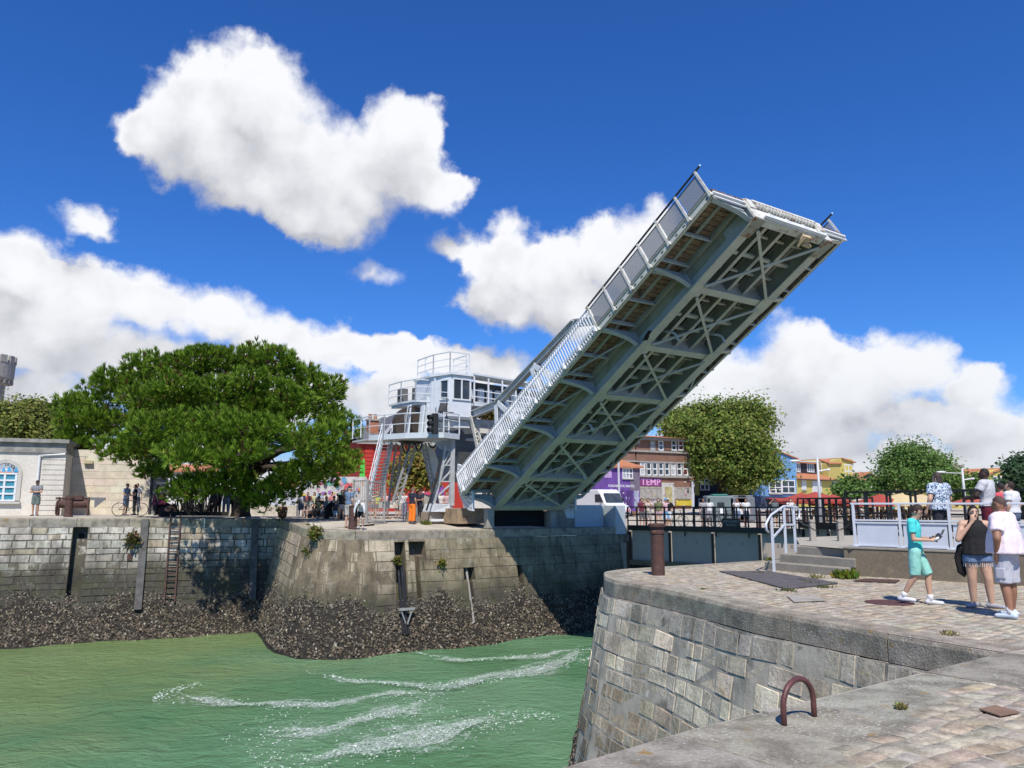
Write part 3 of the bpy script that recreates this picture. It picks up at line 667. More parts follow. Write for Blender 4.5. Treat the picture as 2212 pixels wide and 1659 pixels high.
# lateral bracing under the girders
for i, (a, b) in enumerate(zip(NODES, NODES[1:])):
    k = MB(); k.bar(Lf(a+.25, .25, -.075), Lf(b-.25, MG-.25, -.075), .15, .03, bn); k.build('wind_brace', BLUEG, br)
    k = MB(); k.bar(Lf(b-.3, .3, -.115), Lf(a+.3, MG-.3, -.115), .11, .03, bn); k.bar(Lf(b-.3, .34, -.10), Lf(a+.3, MG-.26, -.10), .02, .07, bn); k.build('wind_brace', GIRD, br)
# footways: planks, bearers, fascia, brackets
for side, (m0, m1, gm) in enumerate(((ME0, -.22, 0), (MG+.22, ME1, MG))):
    k = MB(); l = -.05
    while l < LB:
        pw = random.uniform(.21, .25)
        for (x0, x1) in ((m0+.04, (m0+m1)/2-.07), ((m0+m1)/2+.07, m1)): k.bar(Lf(l+pw/2, x0, .90+random.uniform(-.008, .008)), Lf(l+pw/2, x1, .90+random.uniform(-.01, .01)), pw-.03, .05, bn)
        l += pw
    k.build('footway_planks', PLANK, br)
    k = MB(); k.bar(Lf(-.05, (m0+m1)/2, .955), Lf(LB, (m0+m1)/2, .955), m1-m0, .05, bn); k.build('footway_surface', WOODD, br)
    k = MB(); mm = (m0+m1)/2
    k.bar(Lf(0, mm, .85), Lf(LB, mm, .85), .16, .05, bn); k.bar(Lf(0, m1-.08 if gm == 0 else m0+.08, .80), Lf(LB, m1-.08 if gm == 0 else m0+.08, .80), .10, .14, bn); k.build('footway_stringer', WEB, br)
    k = MB()
    for a, b in zip(NODES, NODES[1:]):
        for f in (.12, .5, .94):
            q = a+(b-a)*f; ib(k, Lf(q, m0+.03, .77), Lf(q, m1, .77), .09, .12, .015)
    k.build('footway_bearer', BLUEG, br)
    em = ME0 if side == 0 else ME1; s = -1 if side == 0 else 1
    k = MB(); k.bar(Lf(-.1, em, .83), Lf(LB, em, .83), .03, .26, bn); k.bar(Lf(-.1, em-s*.06, .71), Lf(LB, em-s*.06, .71), .15, .02, bn); k.bar(Lf(-.1, em+s*.03, .955), Lf(LB, em+s*.03, .955), .08, .02, bn); k.build('fascia_channel', GIRD, br)
    k = MB()
    for i in range(int(LB/.42)):
        if random.random() < .8: k.bar(Lf(.3+i*.42, em+s*.018, .80), Lf(.42+i*.42, em+s*.018, .80), .008, .05, bn)
    k.build('fascia_slots', DARKM, br)['kind'] = 'stuff'
    for l in NODES:                                       # knee brackets
        if l > 19: l = 18.95
        x = gm+s*.10; pts = [(x, .06), (x+s*.16, .10), (x+s*.38, .30), (x+s*.62, .42), (em-s*.08, .66), (em-s*.08, .78), (x, .78)]
        k = MB(); k.prism([Lf(l-.012, m, n) for m, n in pts], ba*.024)
        for (m, n), (m2, n2) in zip(pts[:4], pts[1:5]): k.bar(Lf(l, m, n-.01), Lf(l, m2, n2-.01), .17, .022, bn)
        k.build('bracket', BLUEG if l < 19 and side == 0 else GIRD, br)
    for i, (a, b) in enumerate(zip(NODES[1:4], NODES[2:5])):  # plan bracing under the footway
        k = MB(); k.bar(Lf(a+.3, em-s*.15, .68), Lf(b-.3, gm+s*.3, .60), .09, .03, bn); k.build('footway_brace', BLUEG, br)
# railings
def railing(em, s, sub=''):
    r = MB(); r.bar(Lf(0, em+s*.03, .80), Lf(0, em+s*.03, .80)+ba*.001, .01, .01, bn)
    k = MB(); L0, L1 = .1, 12.1; z0, z1 = .78, 1.98; n_ = int((L1-L0)/.155)
    for i in range(n_+1):
        l = L0+(L1-L0)*i/n_; p0, p1, p2 = Lf(l, em+s*.05, z0), Lf(l, em+s*.05, z1-.22), Lf(l, em-s*.03, z1-.04)
        k.bar(p0, p1, .038, .05, ba); k.bar(p1, p2, .038, .05, ba)
    k.build('picket_panel', WHITE, br)
    for z in (1.05, 1.70):
        k = MB(); k.bar(Lf(L0, em+s*.05, z), Lf(L1, em+s*.05, z), .03, .035, bn); k.build('rail_bar', LGREY, br)
    k = MB(); k.tube([Lf(L0-.1, em-s*.03, z1), Lf(L1, em-s*.03, z1)], .035, 8); k.build('handrail', LGREY, br)
    for i in range(11):
        l = .35+i*1.17; k = MB(); k.prism([Lf(l-.05, em+s*.03, .74), Lf(l-.05, em+s*.17, .74), Lf(l-.05, em+s*.08, 1.06), Lf(l-.05, em+s*.03, 1.06)], ba*.1); k.build('rail_foot', WHITE, br)
    k = MB(); k.tube([Lf(12.05, em+s*.03, 2.02), Lf(19.3, em+s*.03, 2.02)], .04, 8); k.build('handrail', pm('dull_black_rail', (.035, .037, .045), .4, var=.2, bump=0), br)
    k = MB(); k.ell(Lf(19.31, em+s*.03, 2.02), (.043, .043, .043), 8, 6); k.build('rail_end_cap', pm('pale_blue_cap', (.45, .75, .85), .3, var=.05, bump=0), br)
    for i in range(7):
        l = 12.15+i*1.148; k = MB(); k.bar(Lf(l, em+s*.05, .72), Lf(l, em+s*.05, 2.0), .05, .09, ba); k.bar(Lf(l-.06, em+s*.03, .79), Lf(l+.06, em+s*.03, .79), .10, .14, bn); k.build('rail_post', RPAINT, br)
        if i < 6:
            k = MB(); k.bar(Lf(l+.09, em+s*.03, 1.43), Lf(l+1.07, em+s*.03, 1.43), .012, .82, bn); k.build('mesh_panel', MESHP, br)
            k = MB(); k.bar(Lf(l+.05, em+s*.03, 1.85), Lf(l+1.11, em+s*.03, 1.85), .03, .03, bn); k.bar(Lf(l+.05, em+s*.03, 1.01), Lf(l+1.11, em+s*.03, 1.01), .03, .03, bn); k.build('panel_frame', BLACK, br)
railing(ME0, -1); railing(ME1, 1)
# leaf tip: white end plates, comb joint, latch
for gm in (0, MG):
    k = MB(); k.bar(Lf(19.16, gm, .02), Lf(19.16, gm, .98), .42, .07, ba); k.bar(Lf(19.22, gm, .50), Lf(19.22, gm, .95), .30, .05, ba); k.build('end_plate', RPAINT, br)
    k = MB(); k.prism([Lf(18.35, gm-.24, -.05), Lf(19.2, gm-.30, -.05), Lf(19.2, gm+.34, -.05), Lf(18.35, gm+.24, -.05)], -bn*.02); k.build('end_gusset', pm('rust_bitten_paint', (.36, .36, .30), .7, var=.3, bump=.2, stain=(.24, .09, .035), sfac=(.50, .62), sscale=4), br)
k = MB(); k.bar(Lf(19.2, .2, .92), Lf(19.2, MG-.2, .92), .14, .09, bn); k.build('nosing', RPAINT, br)
k = MB()
for i in range(18): k.bar(Lf(19.18, .45+i*.19, .72), Lf(19.18, .45+i*.19, .87), .07, .16, ba)
k.build('comb_joint', RPAINT, br)
for m_ in (1.05, 2.05, 3.05):
    k = MB(); k.prism([Lf(19.1, m_-.02, .05), Lf(19.32, m_-.02, .06), Lf(19.15, m_-.02, .66), Lf(19.1, m_-.02, .66)], bw*.04); k.build('end_stiffener', WHITE, br)
k = MB(); k.bar(Lf(19.2, .25, .06), Lf(19.2, MG-.25, .06), .26, .05, bn); k.bar(Lf(19.11, .2, .36), Lf(19.11, MG-.2, .36), .02, .56, bn); k.build('end_shelf', WHITE, br)
k = MB(); k.bar(Lf(18.98, 2.45, -.10), Lf(18.98, 2.95, -.10), .35, .22, bn); k.bar(Lf(18.85, 2.62, -.22), Lf(18.85, 3.1, -.24), .12, .16, bn); k.bar(Lf(19.1, 2.5, -.2), Lf(18.7, 2.5, -.26), .07, .12, bn); k.build('latch', pm('rusty_cream_paint', (.50, .40, .25), .7, var=.4, bump=.2, stain=(.27, .12, .05), sfac=(.5, .66), sscale=4), br, bevel=.01)
for s, em, gm in ((-1, ME0, 0), (1, ME1, MG)):
    k = MB(); a, b = sorted((em, gm+s*.2)); k.bar(Lf(19.12, a, .80), Lf(19.12, b, .80), .12, .08, bn); k.bar(Lf(19.1, a, .62), Lf(19.1, b, .62), .06, .05, bn); k.build('footway_end', WHITE, br)
    k = MB(); k.bar(Lf(19.1, a, .94), Lf(19.1, b, .94), .08, .10, bn); k.build('timber_end', pm('dark_red_timber', (.07, .035, .03), .8, var=.4, bump=.3), br)
for l, m_ in ((13.3, 1.0), (13.6, 3.5), (7.1, 1.0), (7.3, 3.55), (3.2, 3.3)):       # drain pipes
    k = MB(); k.tube([Lf(l-.25, m_-.3, .3), Lf(l-.05, m_-.12, .12), Lf(l, m_, -.02), Lf(l-.02, m_, -.34)], .055, 8); k.build('drain_pipe', BLUEG, br, smooth=True)
k = MB(); k.bar(Lf(12.75, -.2, -.02), Lf(13.15, -.26, .05), .12, .10, bn); k.tube([Lf(12.6, -.2, .02), Lf(12.95, -.24, .05), Lf(13.2, -.22, .02)], [.03, .07, .01], 6); k.build('black_lump', DARKM, br)  # small black bird-like lump on the girder flange
# heel: riveted rolling segment and floor
def seg_pts(m, r0, r1, n=9): return [(Lf(0, m, .9)+bh*(-1.2+.0*i)+ba*0, i) for i in range(n)]
for mm in (ME0+.35, MG+.9):
    k = MB(); c = Lf(.9, mm, 1.55); ring = []
    for i in range(9):
        t = R(168+i*13); ring.append((math.cos(t), math.sin(t)))
    outer = [c+bh*(1.45*x*1.0)+UP*(1.95*y) for x, y in ring]; inner = [c+bh*(.75*x)+UP*(1.0*y) for x, y in ring]
    k.prism(outer+inner[::-1], bw*.12); k.build('rolling_segment', WHITE, br)
    k = MB()
    for i in range(8):
        for f in (.15, .38, .6, .83):
            for g in (.25, .75):
                p = (outer[i]*(1-g)+outer[i+1]*g)*(1-f)+(inner[i]*(1-g)+inner[i+1]*g)*f-bw*.012; o = len(k.v)
                k.v += [tuple(p+bh*(.045*math.cos(q))+UP*(.045*math.sin(q))) for q in (0, 1.05, 2.1, 3.14, 4.2, 5.25)]; k.f.append(tuple(range(o, o+6))); k.c.append(None)
    k.build('rivet_hole', pm('rivet_shadow_grey', (.25, .27, .28), .6, bump=0), br)
k = MB(); k.bar(Lf(-.12, -.3, .35), Lf(-.12, MG+.3, .35), .06, .7, bn); k.bar(Lf(-.02, -.3, -.02), Lf(-.02, MG+.3, -.02), .35, .05, bn); k.build('heel_beam', GIRD, br)
for s, em, gm in ((-1, ME0, 0), (1, ME1, MG)):
    k = MB(); k.prism([Lf(-.1, em-s*.1, .70), Lf(-.1, gm+s*.75, .36), Lf(-.1, gm+s*.2, .02), Lf(-.1, gm+s*.2, .8), Lf(-.1, em-s*.1, .8)], ba*.05); k.build('heel_bracket', GIRD, br)
# overhead ties of the leaf
TIE = pm('steel_blue_tie_paint', (.46, .49, .50), .5, var=.3, scale=2, bump=.06)
for m_ in (0, MG):
    ch = [(2.7, 4.5), (9.6, 3.78), (11.0, 2.7), (12.4, .95)]
    for (l0, n0), (l1, n1) in zip(ch, ch[1:]):
        k = MB(); ib(k, Lf(l0, m_, n0), Lf(l1, m_, n1), .30, .30, .03); k.build('top_chord', TIE, br)
    for l0, n0, l1, n1 in ((2.7, 4.4, 1.0, .95), (2.9, 4.4, 4.6, .95), (6.1, 4.05, 6.0, .95), (6.3, 4.05, 8.0, .95)):
        k = MB(); 
        for s in (-.13, .13): k.bar(Lf(l0, m_+s, n0), Lf(l1, m_+s, n1), .05, .26, ba)
        for i in range(12):
            f = i/12; g = (i+1)/12; k.bar(Lf(l0+(l1-l0)*f, m_-.13, n0+(n1-n0)*f), Lf(l0+(l1-l0)*g, m_+.13, n0+(n1-n0)*g), .04, .02, ba)
        k.build('lattice_post', WHITE, br)
    k = MB(); ib(k, Lf(2.7, m_, 4.45), Lf(-.7, m_, 6.0), .30, .34, .03); k.build('operating_strut', TIE, br)
k = MB(); p = P(1068, 875, 40.2)
k.lathe((0, 0, 0), [(.01, 0)], 3) if 0 else None
pts = [p+Vector((math.cos(t)*.18, 0, math.sin(t)*.18)) for t in [i*math.pi/8 for i in range(17)]]; k.tube(pts, .025, 6, cap=False)
for i in range(3): a_ = i*math.pi/3; k.bar(p-Vector((math.cos(a_)*.18, 0, math.sin(a_)*.18)), p+Vector((math.cos(a_)*.18, 0, math.sin(a_)*.18)), .03, .03)
k.tube([p+Vector((-.45, .1, -.12)), p, p+Vector((.15, .15, .03))], .03, 6); k.build('hand_wheel', WHITE, br)
# ---------------------------------------------------------------- control tower
tb = P(925, 1100, 41); tb.z = .7
tw = thing('bridge_tower', tuple(tb), 'white steel control tower on lattice legs with a glazed cabin beside the raised bridge', 'control tower')
def rails(pts, hgt, name, mats=(WHITE, LGREY), nr=3, post=.05, closed=False, up_=1.0, mid=True):
    pts = [v3(p) for p in pts]; k = MB()
    for a, b in zip(pts, pts[1:]):
        n_ = max(1, round((b-a).length/1.1))
        for i in range(n_+1): q = a.lerp(b, i/n_); k.bar(q, q+UP*hgt, post, post, bw)
    k.build(name+'_post', mats[0], tw) if name else None
    k = MB()
    for a, b in zip(pts, pts[1:]):
        for i in range(1, nr): k.bar(a+UP*(hgt*i/nr), b+UP*(hgt*i/nr), .03, .035)
    k.build('guard_bar', mats[0], tw)
    k = MB()
    for a, b in zip(pts, pts[1:]): k.bar(a+UP*hgt, b+UP*hgt, .055, .05)
    k.build('guard_rail', mats[1], tw)
def PL(u, v, Y): return P(u, v, Y)
cA, cB, cC = P(1017.5, 903, 40.9), P(973, 900, 40.2), P(931, 894, 41.1)
cz0, cz1 = P(990, 900, 40.5).z, P(990, 811, 40.5).z
def at_z(p, z): return Vector((p.x, p.y, z))
cD, cE = cC-bh*1.9, cA-bh*2.4
plan = [cA, cB, cC, cD, cE]
k = MB(); k.prism([at_z(p, cz0) for p in plan], UP*(cz1-cz0)); cab = k.build('cabin_wall', pm('white_cabin_paint', (.68, .71, .74), .4, var=.14, bump=.04, stain=(.45, .40, .36), sfac=(.66, .8)), tw)
cen = sum(plan, Vector())/5
k = MB(); k.prism([at_z(p+(p-cen).normalized()*.14, cz1+.003) for p in plan], UP*.12); k.build('cabin_roof', WHITE, tw)
k = MB(); k.prism([at_z(p+(p-cen).normalized()*.05, cz0-.16) for p in plan], UP*.158); k.build('cabin_sill', pm('slate_grey_band', (.20, .22, .25), .5, bump=.03), tw)
k = MB(); k.prism([at_z(p, cz0-.55) for p in (cA-bh*.15, cB-bh*.15+bw*.3, cD+bw*.5, cE)], UP*.385); k.build('cabin_base', WHITE, tw)
def cabwin(a, b, f0, f1, z0, z1, panes):
    d = (b-a); n = Vector((d.y, -d.x, 0)).normalized()
    if n.dot(a-cen) < 0: n = -n
    p0, p1 = a+d*f0, a+d*f1
    k = MB(); k.quad(*[at_z(q, z)+n*.012 for q, z in ((p0, z0), (p1, z0), (p1, z1), (p0, z1))]); w = k.build('window', GLASS, tw)
    k = MB()
    for i in range(panes+1): q = p0.lerp(p1, i/panes); k.bar(at_z(q, z0-.04)+n*.03, at_z(q, z1+.04)+n*.03, .075, .06, n)
    for z in (z0, z1): k.bar(at_z(p0-d.normalized()*.04, z)+n*.032, at_z(p1+d.normalized()*.04, z)+n*.032, .064, .075, UP)
    k.build('frame', WHITE, w)
wz0, wz1 = P(990, 863, 40.5).z, P(990, 819, 40.5).z
cabwin(cB, cA, .10, .93, wz0, wz1, 2); cabwin(cC, cB, .50, .90, wz0+.02, wz1-.05, 1)
# roof guard rail, upper landing, main platform
zr = cz1+.12
rails([at_z(cD+bw*.15, zr), at_z(cC+bw*.1, zr), at_z(cB-bh*.1, zr), at_z(cB+(cA-cB)*.95-bh*.1, zr)], 1.12, 'guard', (WHITE, LGREY))
rails([at_z(cA-bh*.5, zr), at_z(cA-bh*1.9, zr)], 1.12, 'guard')
u0, u1, u2 = P(866, 862, 41.8), P(898, 861, 40.9), P(940, 868, 41.4); uz = P(900, 864, 41).z
upf = [at_z(u0, uz), at_z(u1, uz), at_z(u2, uz), at_z(u2-bh*1.6, uz), at_z(u0-bh*1.5, uz)]
k = MB(); k.prism(upf, UP*-.10); k.prism([p+(sum(upf, Vector())/5-p)*.12-UP*.104 for p in upf], UP*-.14); k.build('upper_landing', LGREY, tw)
rails([upf[4], upf[0], upf[1], upf[2]], 1.12, 'guard', nr=3)
k = MB(); k.bar(at_z(u0-bh*.8+bw*.5, uz+.02), at_z(u0-bh*.8+bw*.5, uz+.85), .55, .4, bw); k.bar(at_z(u0-bh*.5+bw*1.3, uz+.02), at_z(u0-bh*.5+bw*1.3, uz+.95), .6, .45, bw); k.build('equipment_cabinet', pm('dark_grey_cabinet', (.12, .12, .115), .6, bump=.05), tw, bevel=.02)
def py(u, v, Y): return P(u, v, Y)
m0, m1, m2, m3 = P(829, 951, 40.0), P(874, 951, 39.2), P(930, 940, 39.3), P(992, 938, 39.9)
mz = .5*(m1.z+m2.z)
mp = [at_z(P(797, 955, 40.6), mz), at_z(m0, mz), at_z(m1, mz), at_z(P(936, 938, 38.8), mz), at_z(P(958, 938, 38.8), mz), at_z(m3, mz)]
back = [at_z(mp[-1]-bh*2.6, mz), at_z(mp[0]-bh*2.2, mz)]
k = MB(); k.prism(mp+back, UP*.09); k.build('main_platform', LGREY, tw)
for a, b in zip(mp, mp[1:]):
    k = MB(); k.bar(a+UP*.10, b+UP*.10, .05, .28); k.build('platform_fascia', pm('light_blue_grey_fascia', (.56, .61, .65), .5, var=.15, bump=.04), tw)
rails([q+UP*.2 for q in [back[1]]+mp[:4]], 1.05, 'guard', nr=2); rails([q+UP*.2 for q in mp[4:]], 1.05, 'guard', nr=3)
k = MB()
for i in range(9):
    z = mz+.25+i*.28; a = at_z(P(938, 900, 39.9), z); k.bar(a, a+bw*.85, .03, .05, bh)
k.build('ladder_rung', WHITE, tw)
k = MB()
for q in (P(938, 900, 39.85), P(938, 900, 39.85)+bw*.88): k.bar(at_z(q, mz+.1), at_z(q, uz+1.0), .06, .06, bw)
k.build('ladder_rail', WHITE, tw)
k = MB(); q = P(965, 905, 39.6); k.bar(q, q+UP*1.1, .05, .05); k.bar(q+UP*.35-bw*.4, q+UP*.35+bw*.4, .05, .05); pl = [P(947, 891, 39.5), P(962, 893, 39.3), P(968, 871, 39.8), P(953, 870, 39.9)]; k.prism(pl, bh*-.10); k.build('floodlight', pm('black_lamp_housing', (.03, .03, .032), .5, bump=0), tw)
tl = [P(u, v, 39.0) for u, v in ((936, 905), (936, 933))]
# main drum, gears and box beams behind
k = MB(); k.tube([P(893, 920, 41.2), P(893, 920, 41.2)-bh*.5], 1.05, 24); k.build('winch_drum', pm('dark_brown_machinery', (.06, .045, .035), .6, var=.4, bump=.2), tw)
for u, v0, v1 in ((878, 948, 875), (907, 945, 876), (916, 945, 880)):
    k = MB(); k.bar(P(u, v0, 40.6), P(u+7, v1, 40.8), .10, .35, bh); k.build('machine_frame', LGREY, tw)
k = MB()
for sg in ((876, 935, 884, 880), (884, 880, 890, 878), (890, 878, 886, 936)): k.bar(P(sg[0], sg[1], 40.3), P(sg[2], sg[3], 40.3), .05, .05)
k.build('guard_frame', BLACK, tw)
k = MB(); g0 = P(921, 945, 41.2); k.fbox(g0, bw*1.0, -bh*1.4, UP*2.2); k.build('machine_housing', LGREY, tw, bevel=.02)
# portal beams reaching across to the second tower
pA, pB = P(1012, 812, 41.6), P(1012, 812, 41.6)+bw*6.4
k = MB(); k.bar(pA+UP*.02, pB-UP*.25, 1.3, .10); k.build('portal_roof', LGREY, tw)
k = MB()
for i in range(8):
    f = i/7; q = pA.lerp(pB, f)-UP*(.25*f)-bh*-.6; k.bar(q-UP*.1, q-UP*1.55, .07, .07, bw)
for z in (.85, 1.2, 1.5): k.bar(pA+bh*.6-UP*z, pB+bh*.6-UP*(z+.25), .05, .05)
k.build('walkway_rail', WHITE, tw)
k = MB(); k.bar(pA-UP*1.62, pB-UP*1.87, 1.25, .16); k.build('walkway_floor', LGREY, tw)
k = MB(); k.bar(pA-bh*.55-UP*.8, pB-bh*.55-UP*1.0, .06, 1.2)
k.build('portal_web', pm('dark_portal_web', (.10, .105, .11), .7, bump=.05), tw)
k = MB()
for i in range(11):
    q = pA+bw*(.4+i*.56)-UP*(.95+.02*i)-bh*.25; k.box(q, (.3+.2*random.random(), .2, .5+.4*random.random()), PH)
k.build('machinery_casing', WHITE, tw, bevel=.02)
bA = P(1012, 925, 42.2); k = MB(); k.bar(bA+UP*.1, bA+UP*.1+bw*5.8, .9, .75); k.build('box_beam', RPAINT, tw)
k = MB(); k.bar(bA-UP*.62, bA-UP*.62+bw*5.6, .5, .10)
for i in range(10): k.bar(bA+bw*(i*.56)-UP*.3+bh*.3, bA+bw*(i*.56+.56)-UP*(.6 if i % 2 else .1)+bh*.3, .08, .03)
k.build('lattice_beam', LGREY, tw)
k = MB(); k.fbox(P(985, 985, 43.6), bw*5.4, -bh*2.4, UP*1.75); cw = k.build('counterweight', pm('blue_grey_ballast_steel', (.20, .235, .27), .6, var=.35, bump=.1), tw)
k = MB(); q = P(978, 1040, 44.0); k.prism([q, q+UP*1.65-bh*-.75, q+UP*1.65-bh*2.0, q-bh*1.5], bw*5.2); k.build('ballast_block', pm('grey_ballast_concrete', (.42, .41, .38), .9, var=.25, bump=.15), tw)
for uu in (1.1,):
    k = MB(); a = P(1021, 899, 40.9); b = P(1045, 1010, 40.6)
    for s in (-.14, .14): k.bar(a+bw*s, b+bw*s, .05, .22, bh)
    for i in range(14):
        f, g = i/14, (i+1)/14; k.bar(a.lerp(b, f)+bw*(-.14 if i % 2 else .14), a.lerp(b, g)+bw*(.14 if i % 2 else -.14), .05, .02, bh)
    k.build('lattice_leg', RPAINT, tw)
k = MB(); k.prism([P(914, 968, 42), P(936, 962, 42), P(947, 1000, 42), P(938, 1040, 42)], -bh*.35); k.build('ballast_arm', WHITE, tw)
# lattice legs
def lattice(a, b, w0, w1, n_, dirv, mat=LGREY, name='lattice_leg'):
    a, b = v3(a), v3(b); k = MB()
    for s in (-1, 1): k.bar(a+dirv*(s*w0/2), b+dirv*(s*w1/2), .075, .10, dirv)
    for i in range(n_):
        f, g = i/n_, (i+1)/n_; s = 1 if i % 2 else -1
        k.bar(a.lerp(b, f)+dirv*(s*(w0+(w1-w0)*f)/2), a.lerp(b, g)-dirv*(s*(w0+(w1-w0)*g)/2), .035, .05, dirv)
    return k.build(name, mat, tw)
DST = pm('mid_grey_steel', (.34, .34, .33), .6, var=.35, bump=.08, stain=(.16, .10, .07), sfac=(.62, .76), sscale=2)  # mid grey steel with scattered brown stains
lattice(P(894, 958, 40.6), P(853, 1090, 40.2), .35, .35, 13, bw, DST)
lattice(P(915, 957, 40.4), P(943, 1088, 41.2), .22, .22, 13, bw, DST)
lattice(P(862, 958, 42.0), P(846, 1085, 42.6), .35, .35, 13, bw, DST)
k = MB(); a, b, c, d = P(977, 945, 39.9), P(975, 1092, 39.9), P(957, 1005, 39.6), P(937, 1088, 39.5)
k.bar(a, b, .22, .22, bw); k.bar(P(962, 960, 39.6), c, .07, .1, bw); k.bar(c, d, .16, .10, bw)
for (u, v, u2, v2) in ((957, 1002, 977, 965), (952, 1020, 976, 985), (948, 1045, 976, 1015), (950, 1040, 976, 1040), (941, 1075, 975, 1045), (957, 1005, 976, 1005), (962, 972, 977, 972)): k.bar(P(u, v, 39.6), P(u2, v2, 39.9), .06, .10, bh)
k.build('braced_leg', pm('mid_grey_leg_paint', (.46, .475, .48), .5, var=.3, bump=.06, stain=(.2, .13, .09), sfac=(.66, .78)), tw)
k = MB()
for i in range(9): q = P(938+i*3, 950+abs(i-5)*.8, 39.9); k.bar(P(934+i*2.2, 952+i*2.2, 39.5), P(972, 952+i*2.2, 40.2), .05, .03)
k.build('grille_panel', WHITE, tw)
# stair
k = MB(); sA0, sA1 = P(825, 957, 39.6), P(796, 1082, 38.2); sB0, sB1 = P(847, 957, 40.4), P(822, 1075, 39.4)
for p0, p1 in ((sA0, sA1), (sB0, sB1)): k.bar(p0, p1, .06, .24)
k.build('stair_stringer', LGREY, tw)
k = MB()
for i in range(17): f = (i+.5)/17; k.bar(sA0.lerp(sA1, f), sB0.lerp(sB1, f), .24, .03)
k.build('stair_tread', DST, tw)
k = MB()
for p0, p1 in ((sA0, sA1), (sB0, sB1)):
    for zz in (.5, 1.0): k.bar(p0+UP*zz, p1+UP*zz, .035, .035)
    for i in range(6): q = p0.lerp(p1, i/5); k.bar(q, q+UP*1.0, .035, .035)
k.build('stair_rail', WHITE, tw)
for (u0_, u1_, dip) in ((868, 886, 22), (897, 912, 18), (925, 944, 10)):
    k = MB(); a, b = P(u0_, 957, 39.9), P(u1_, 957, 39.9); k.tube([a.lerp(b, i/8)-UP*(dip/F_PX*40*math.sin(math.pi*i/8)) for i in range(9)], .05, 6); k.build('hanging_cable', BLACK, tw)
k = MB(); k.tube([P(950, 990, 39.3), P(945, 1030, 39.2), P(935, 1060, 39.2), P(925, 1090, 39.1), P(921, 1103, 39.1)], .05, 6); k.build('cable', BLACK, tw)
# signal lamp hung on the platform rail
tl_ = thing('signal_light', tuple(P(938, 940, 38.5)), 'black three lens traffic signal hung on the tower platform rail', 'traffic light')
k = MB(); q = P(939, 937, 38.5); k.bar(q, q+UP*1.02, .30, .26, bw); k.build('housing', pm('black_lamp_housing', (.03, .03, .032), .5, bump=0), tl_, bevel=.02)
for i in range(3):
    c = q+UP*(.2+.32*i)-bw*.17; k = MB(); k.tube([c, c-bw*.22-UP*.03], [.115, .13], 10, cap=False); k.build('visor', BLACK, tl_)
    k = MB(); k.tube([c+bw*.02, c-bw*.02], .10, 10); k.build('lens', GLASS, tl_)
# concrete plinths and machinery pits at the bridge foot
def block(name, pts, z0, z1, mat, label, cat='plinth', bevel=.02, group=None):
    k = MB(); k.prism([(p[0], p[1], z0) for p in pts], UP*(z1-z0)); return tag(k.build(name, mat, bevel=bevel), label, cat, group)
def quadp(p, a, b, A=None, B=None):
    A, B = A or bw, B or -bh; p = v3(p); return [p, p+A*a, p+A*a+B*b, p+B*b]
SC = pm('stained_concrete', (.33, .275, .215), .9, var=.5, scale=2.5, col2=(.19, .16, .13), bump=.3, bscale=15, stain=(.12, .10, .08), sfac=(.55, .72), sscale=1.6)
pz = PZ(926, 1140, .5); block('bearing_plinth', quadp(pz+Vector((0, .15, 0)), 4.2, 2.6), .45, P(930, 1107, pz.y).z, SC, 'stained concrete plinth under the near side of the bridge, with a white ledge', 'plinth')
k = MB(); a = pz+Vector((0, .10, 0)); a.z = P(930, 1124, pz.y).z; k.bar(a+bw*.05, a+bw*2.3, .22, .12); k.build('ledge', WHITE, bpy.data.objects['bearing_plinth'])
p2 = P(932, 1106, 39.4); k = MB(); k.prism([P(932, 1106, 39.4), P(981, 1106, 39.9), P(976, 1089, 39.9), P(938, 1088, 39.4)], -bh*1.0); tag(k.build('leg_footing', LGREY, bevel=.02), 'white painted footing under the braced tower leg by the raised bridge', 'footing')
k = MB(); k.prism([P(834, 1098, 41), P(860, 1098, 41.2), P(858, 1083, 41.2), P(836, 1083, 41)], -bh*1.0); tag(k.build('leg_footing', RPAINT, bevel=.02), 'cream footing of the lattice leg behind the grey barred gate', 'footing')
p3 = PZ(898, 1138, .52); k = MB(); k.prism([p3, p3+bw*.55, p3+bw*.55+UP*1.0, p3+UP*1.0], -bh*.9); tag(k.build('control_cabinet', pm('dull_grey_cabinet', (.235, .235, .225), .6, var=.2, bump=.05), bevel=.02), 'plain grey steel cabinet beside the worker in orange trousers', 'cabinet')
zt = P(1050, 1098, 39).z; p4 = P(989, 1106, 38.7); block('bearing_block', quadp(at_z(p4, 0), 1.9, 2.0), .7, zt, pm('ochre_stained_concrete', (.36, .26, .16), .9, var=.5, scale=2, bump=.3, bscale=15, stain=(.14, .10, .07), sfac=(.56, .7)), 'ochre stained bearing block under the heel of the bridge', 'bearing block')
p5 = P(1190, 1140, 41.5); block('bearing_plinth', quadp(at_z(p5, 0), 2.6, 2.5), .40, P(1195, 1104, 41.5).z, SC, 'stained concrete plinth under the far side of the bridge beside the blue cabin', 'plinth')
k = MB(); a = P(1072, 1098, 41.5); k.prism([a, P(1190, 1098, 43.8), P(1190, 1104, 43.8), P(1072, 1104, 41.5)], -bh*.8); tag(k.build('timber_beam', pm('orange_brown_timber', (.36, .19, .09), .85, var=.6, scale=5, bump=.4, stretch=(.5, .5, 6)), bevel=.02), 'orange brown timber beam across the pit under the bridge heel', 'beam')
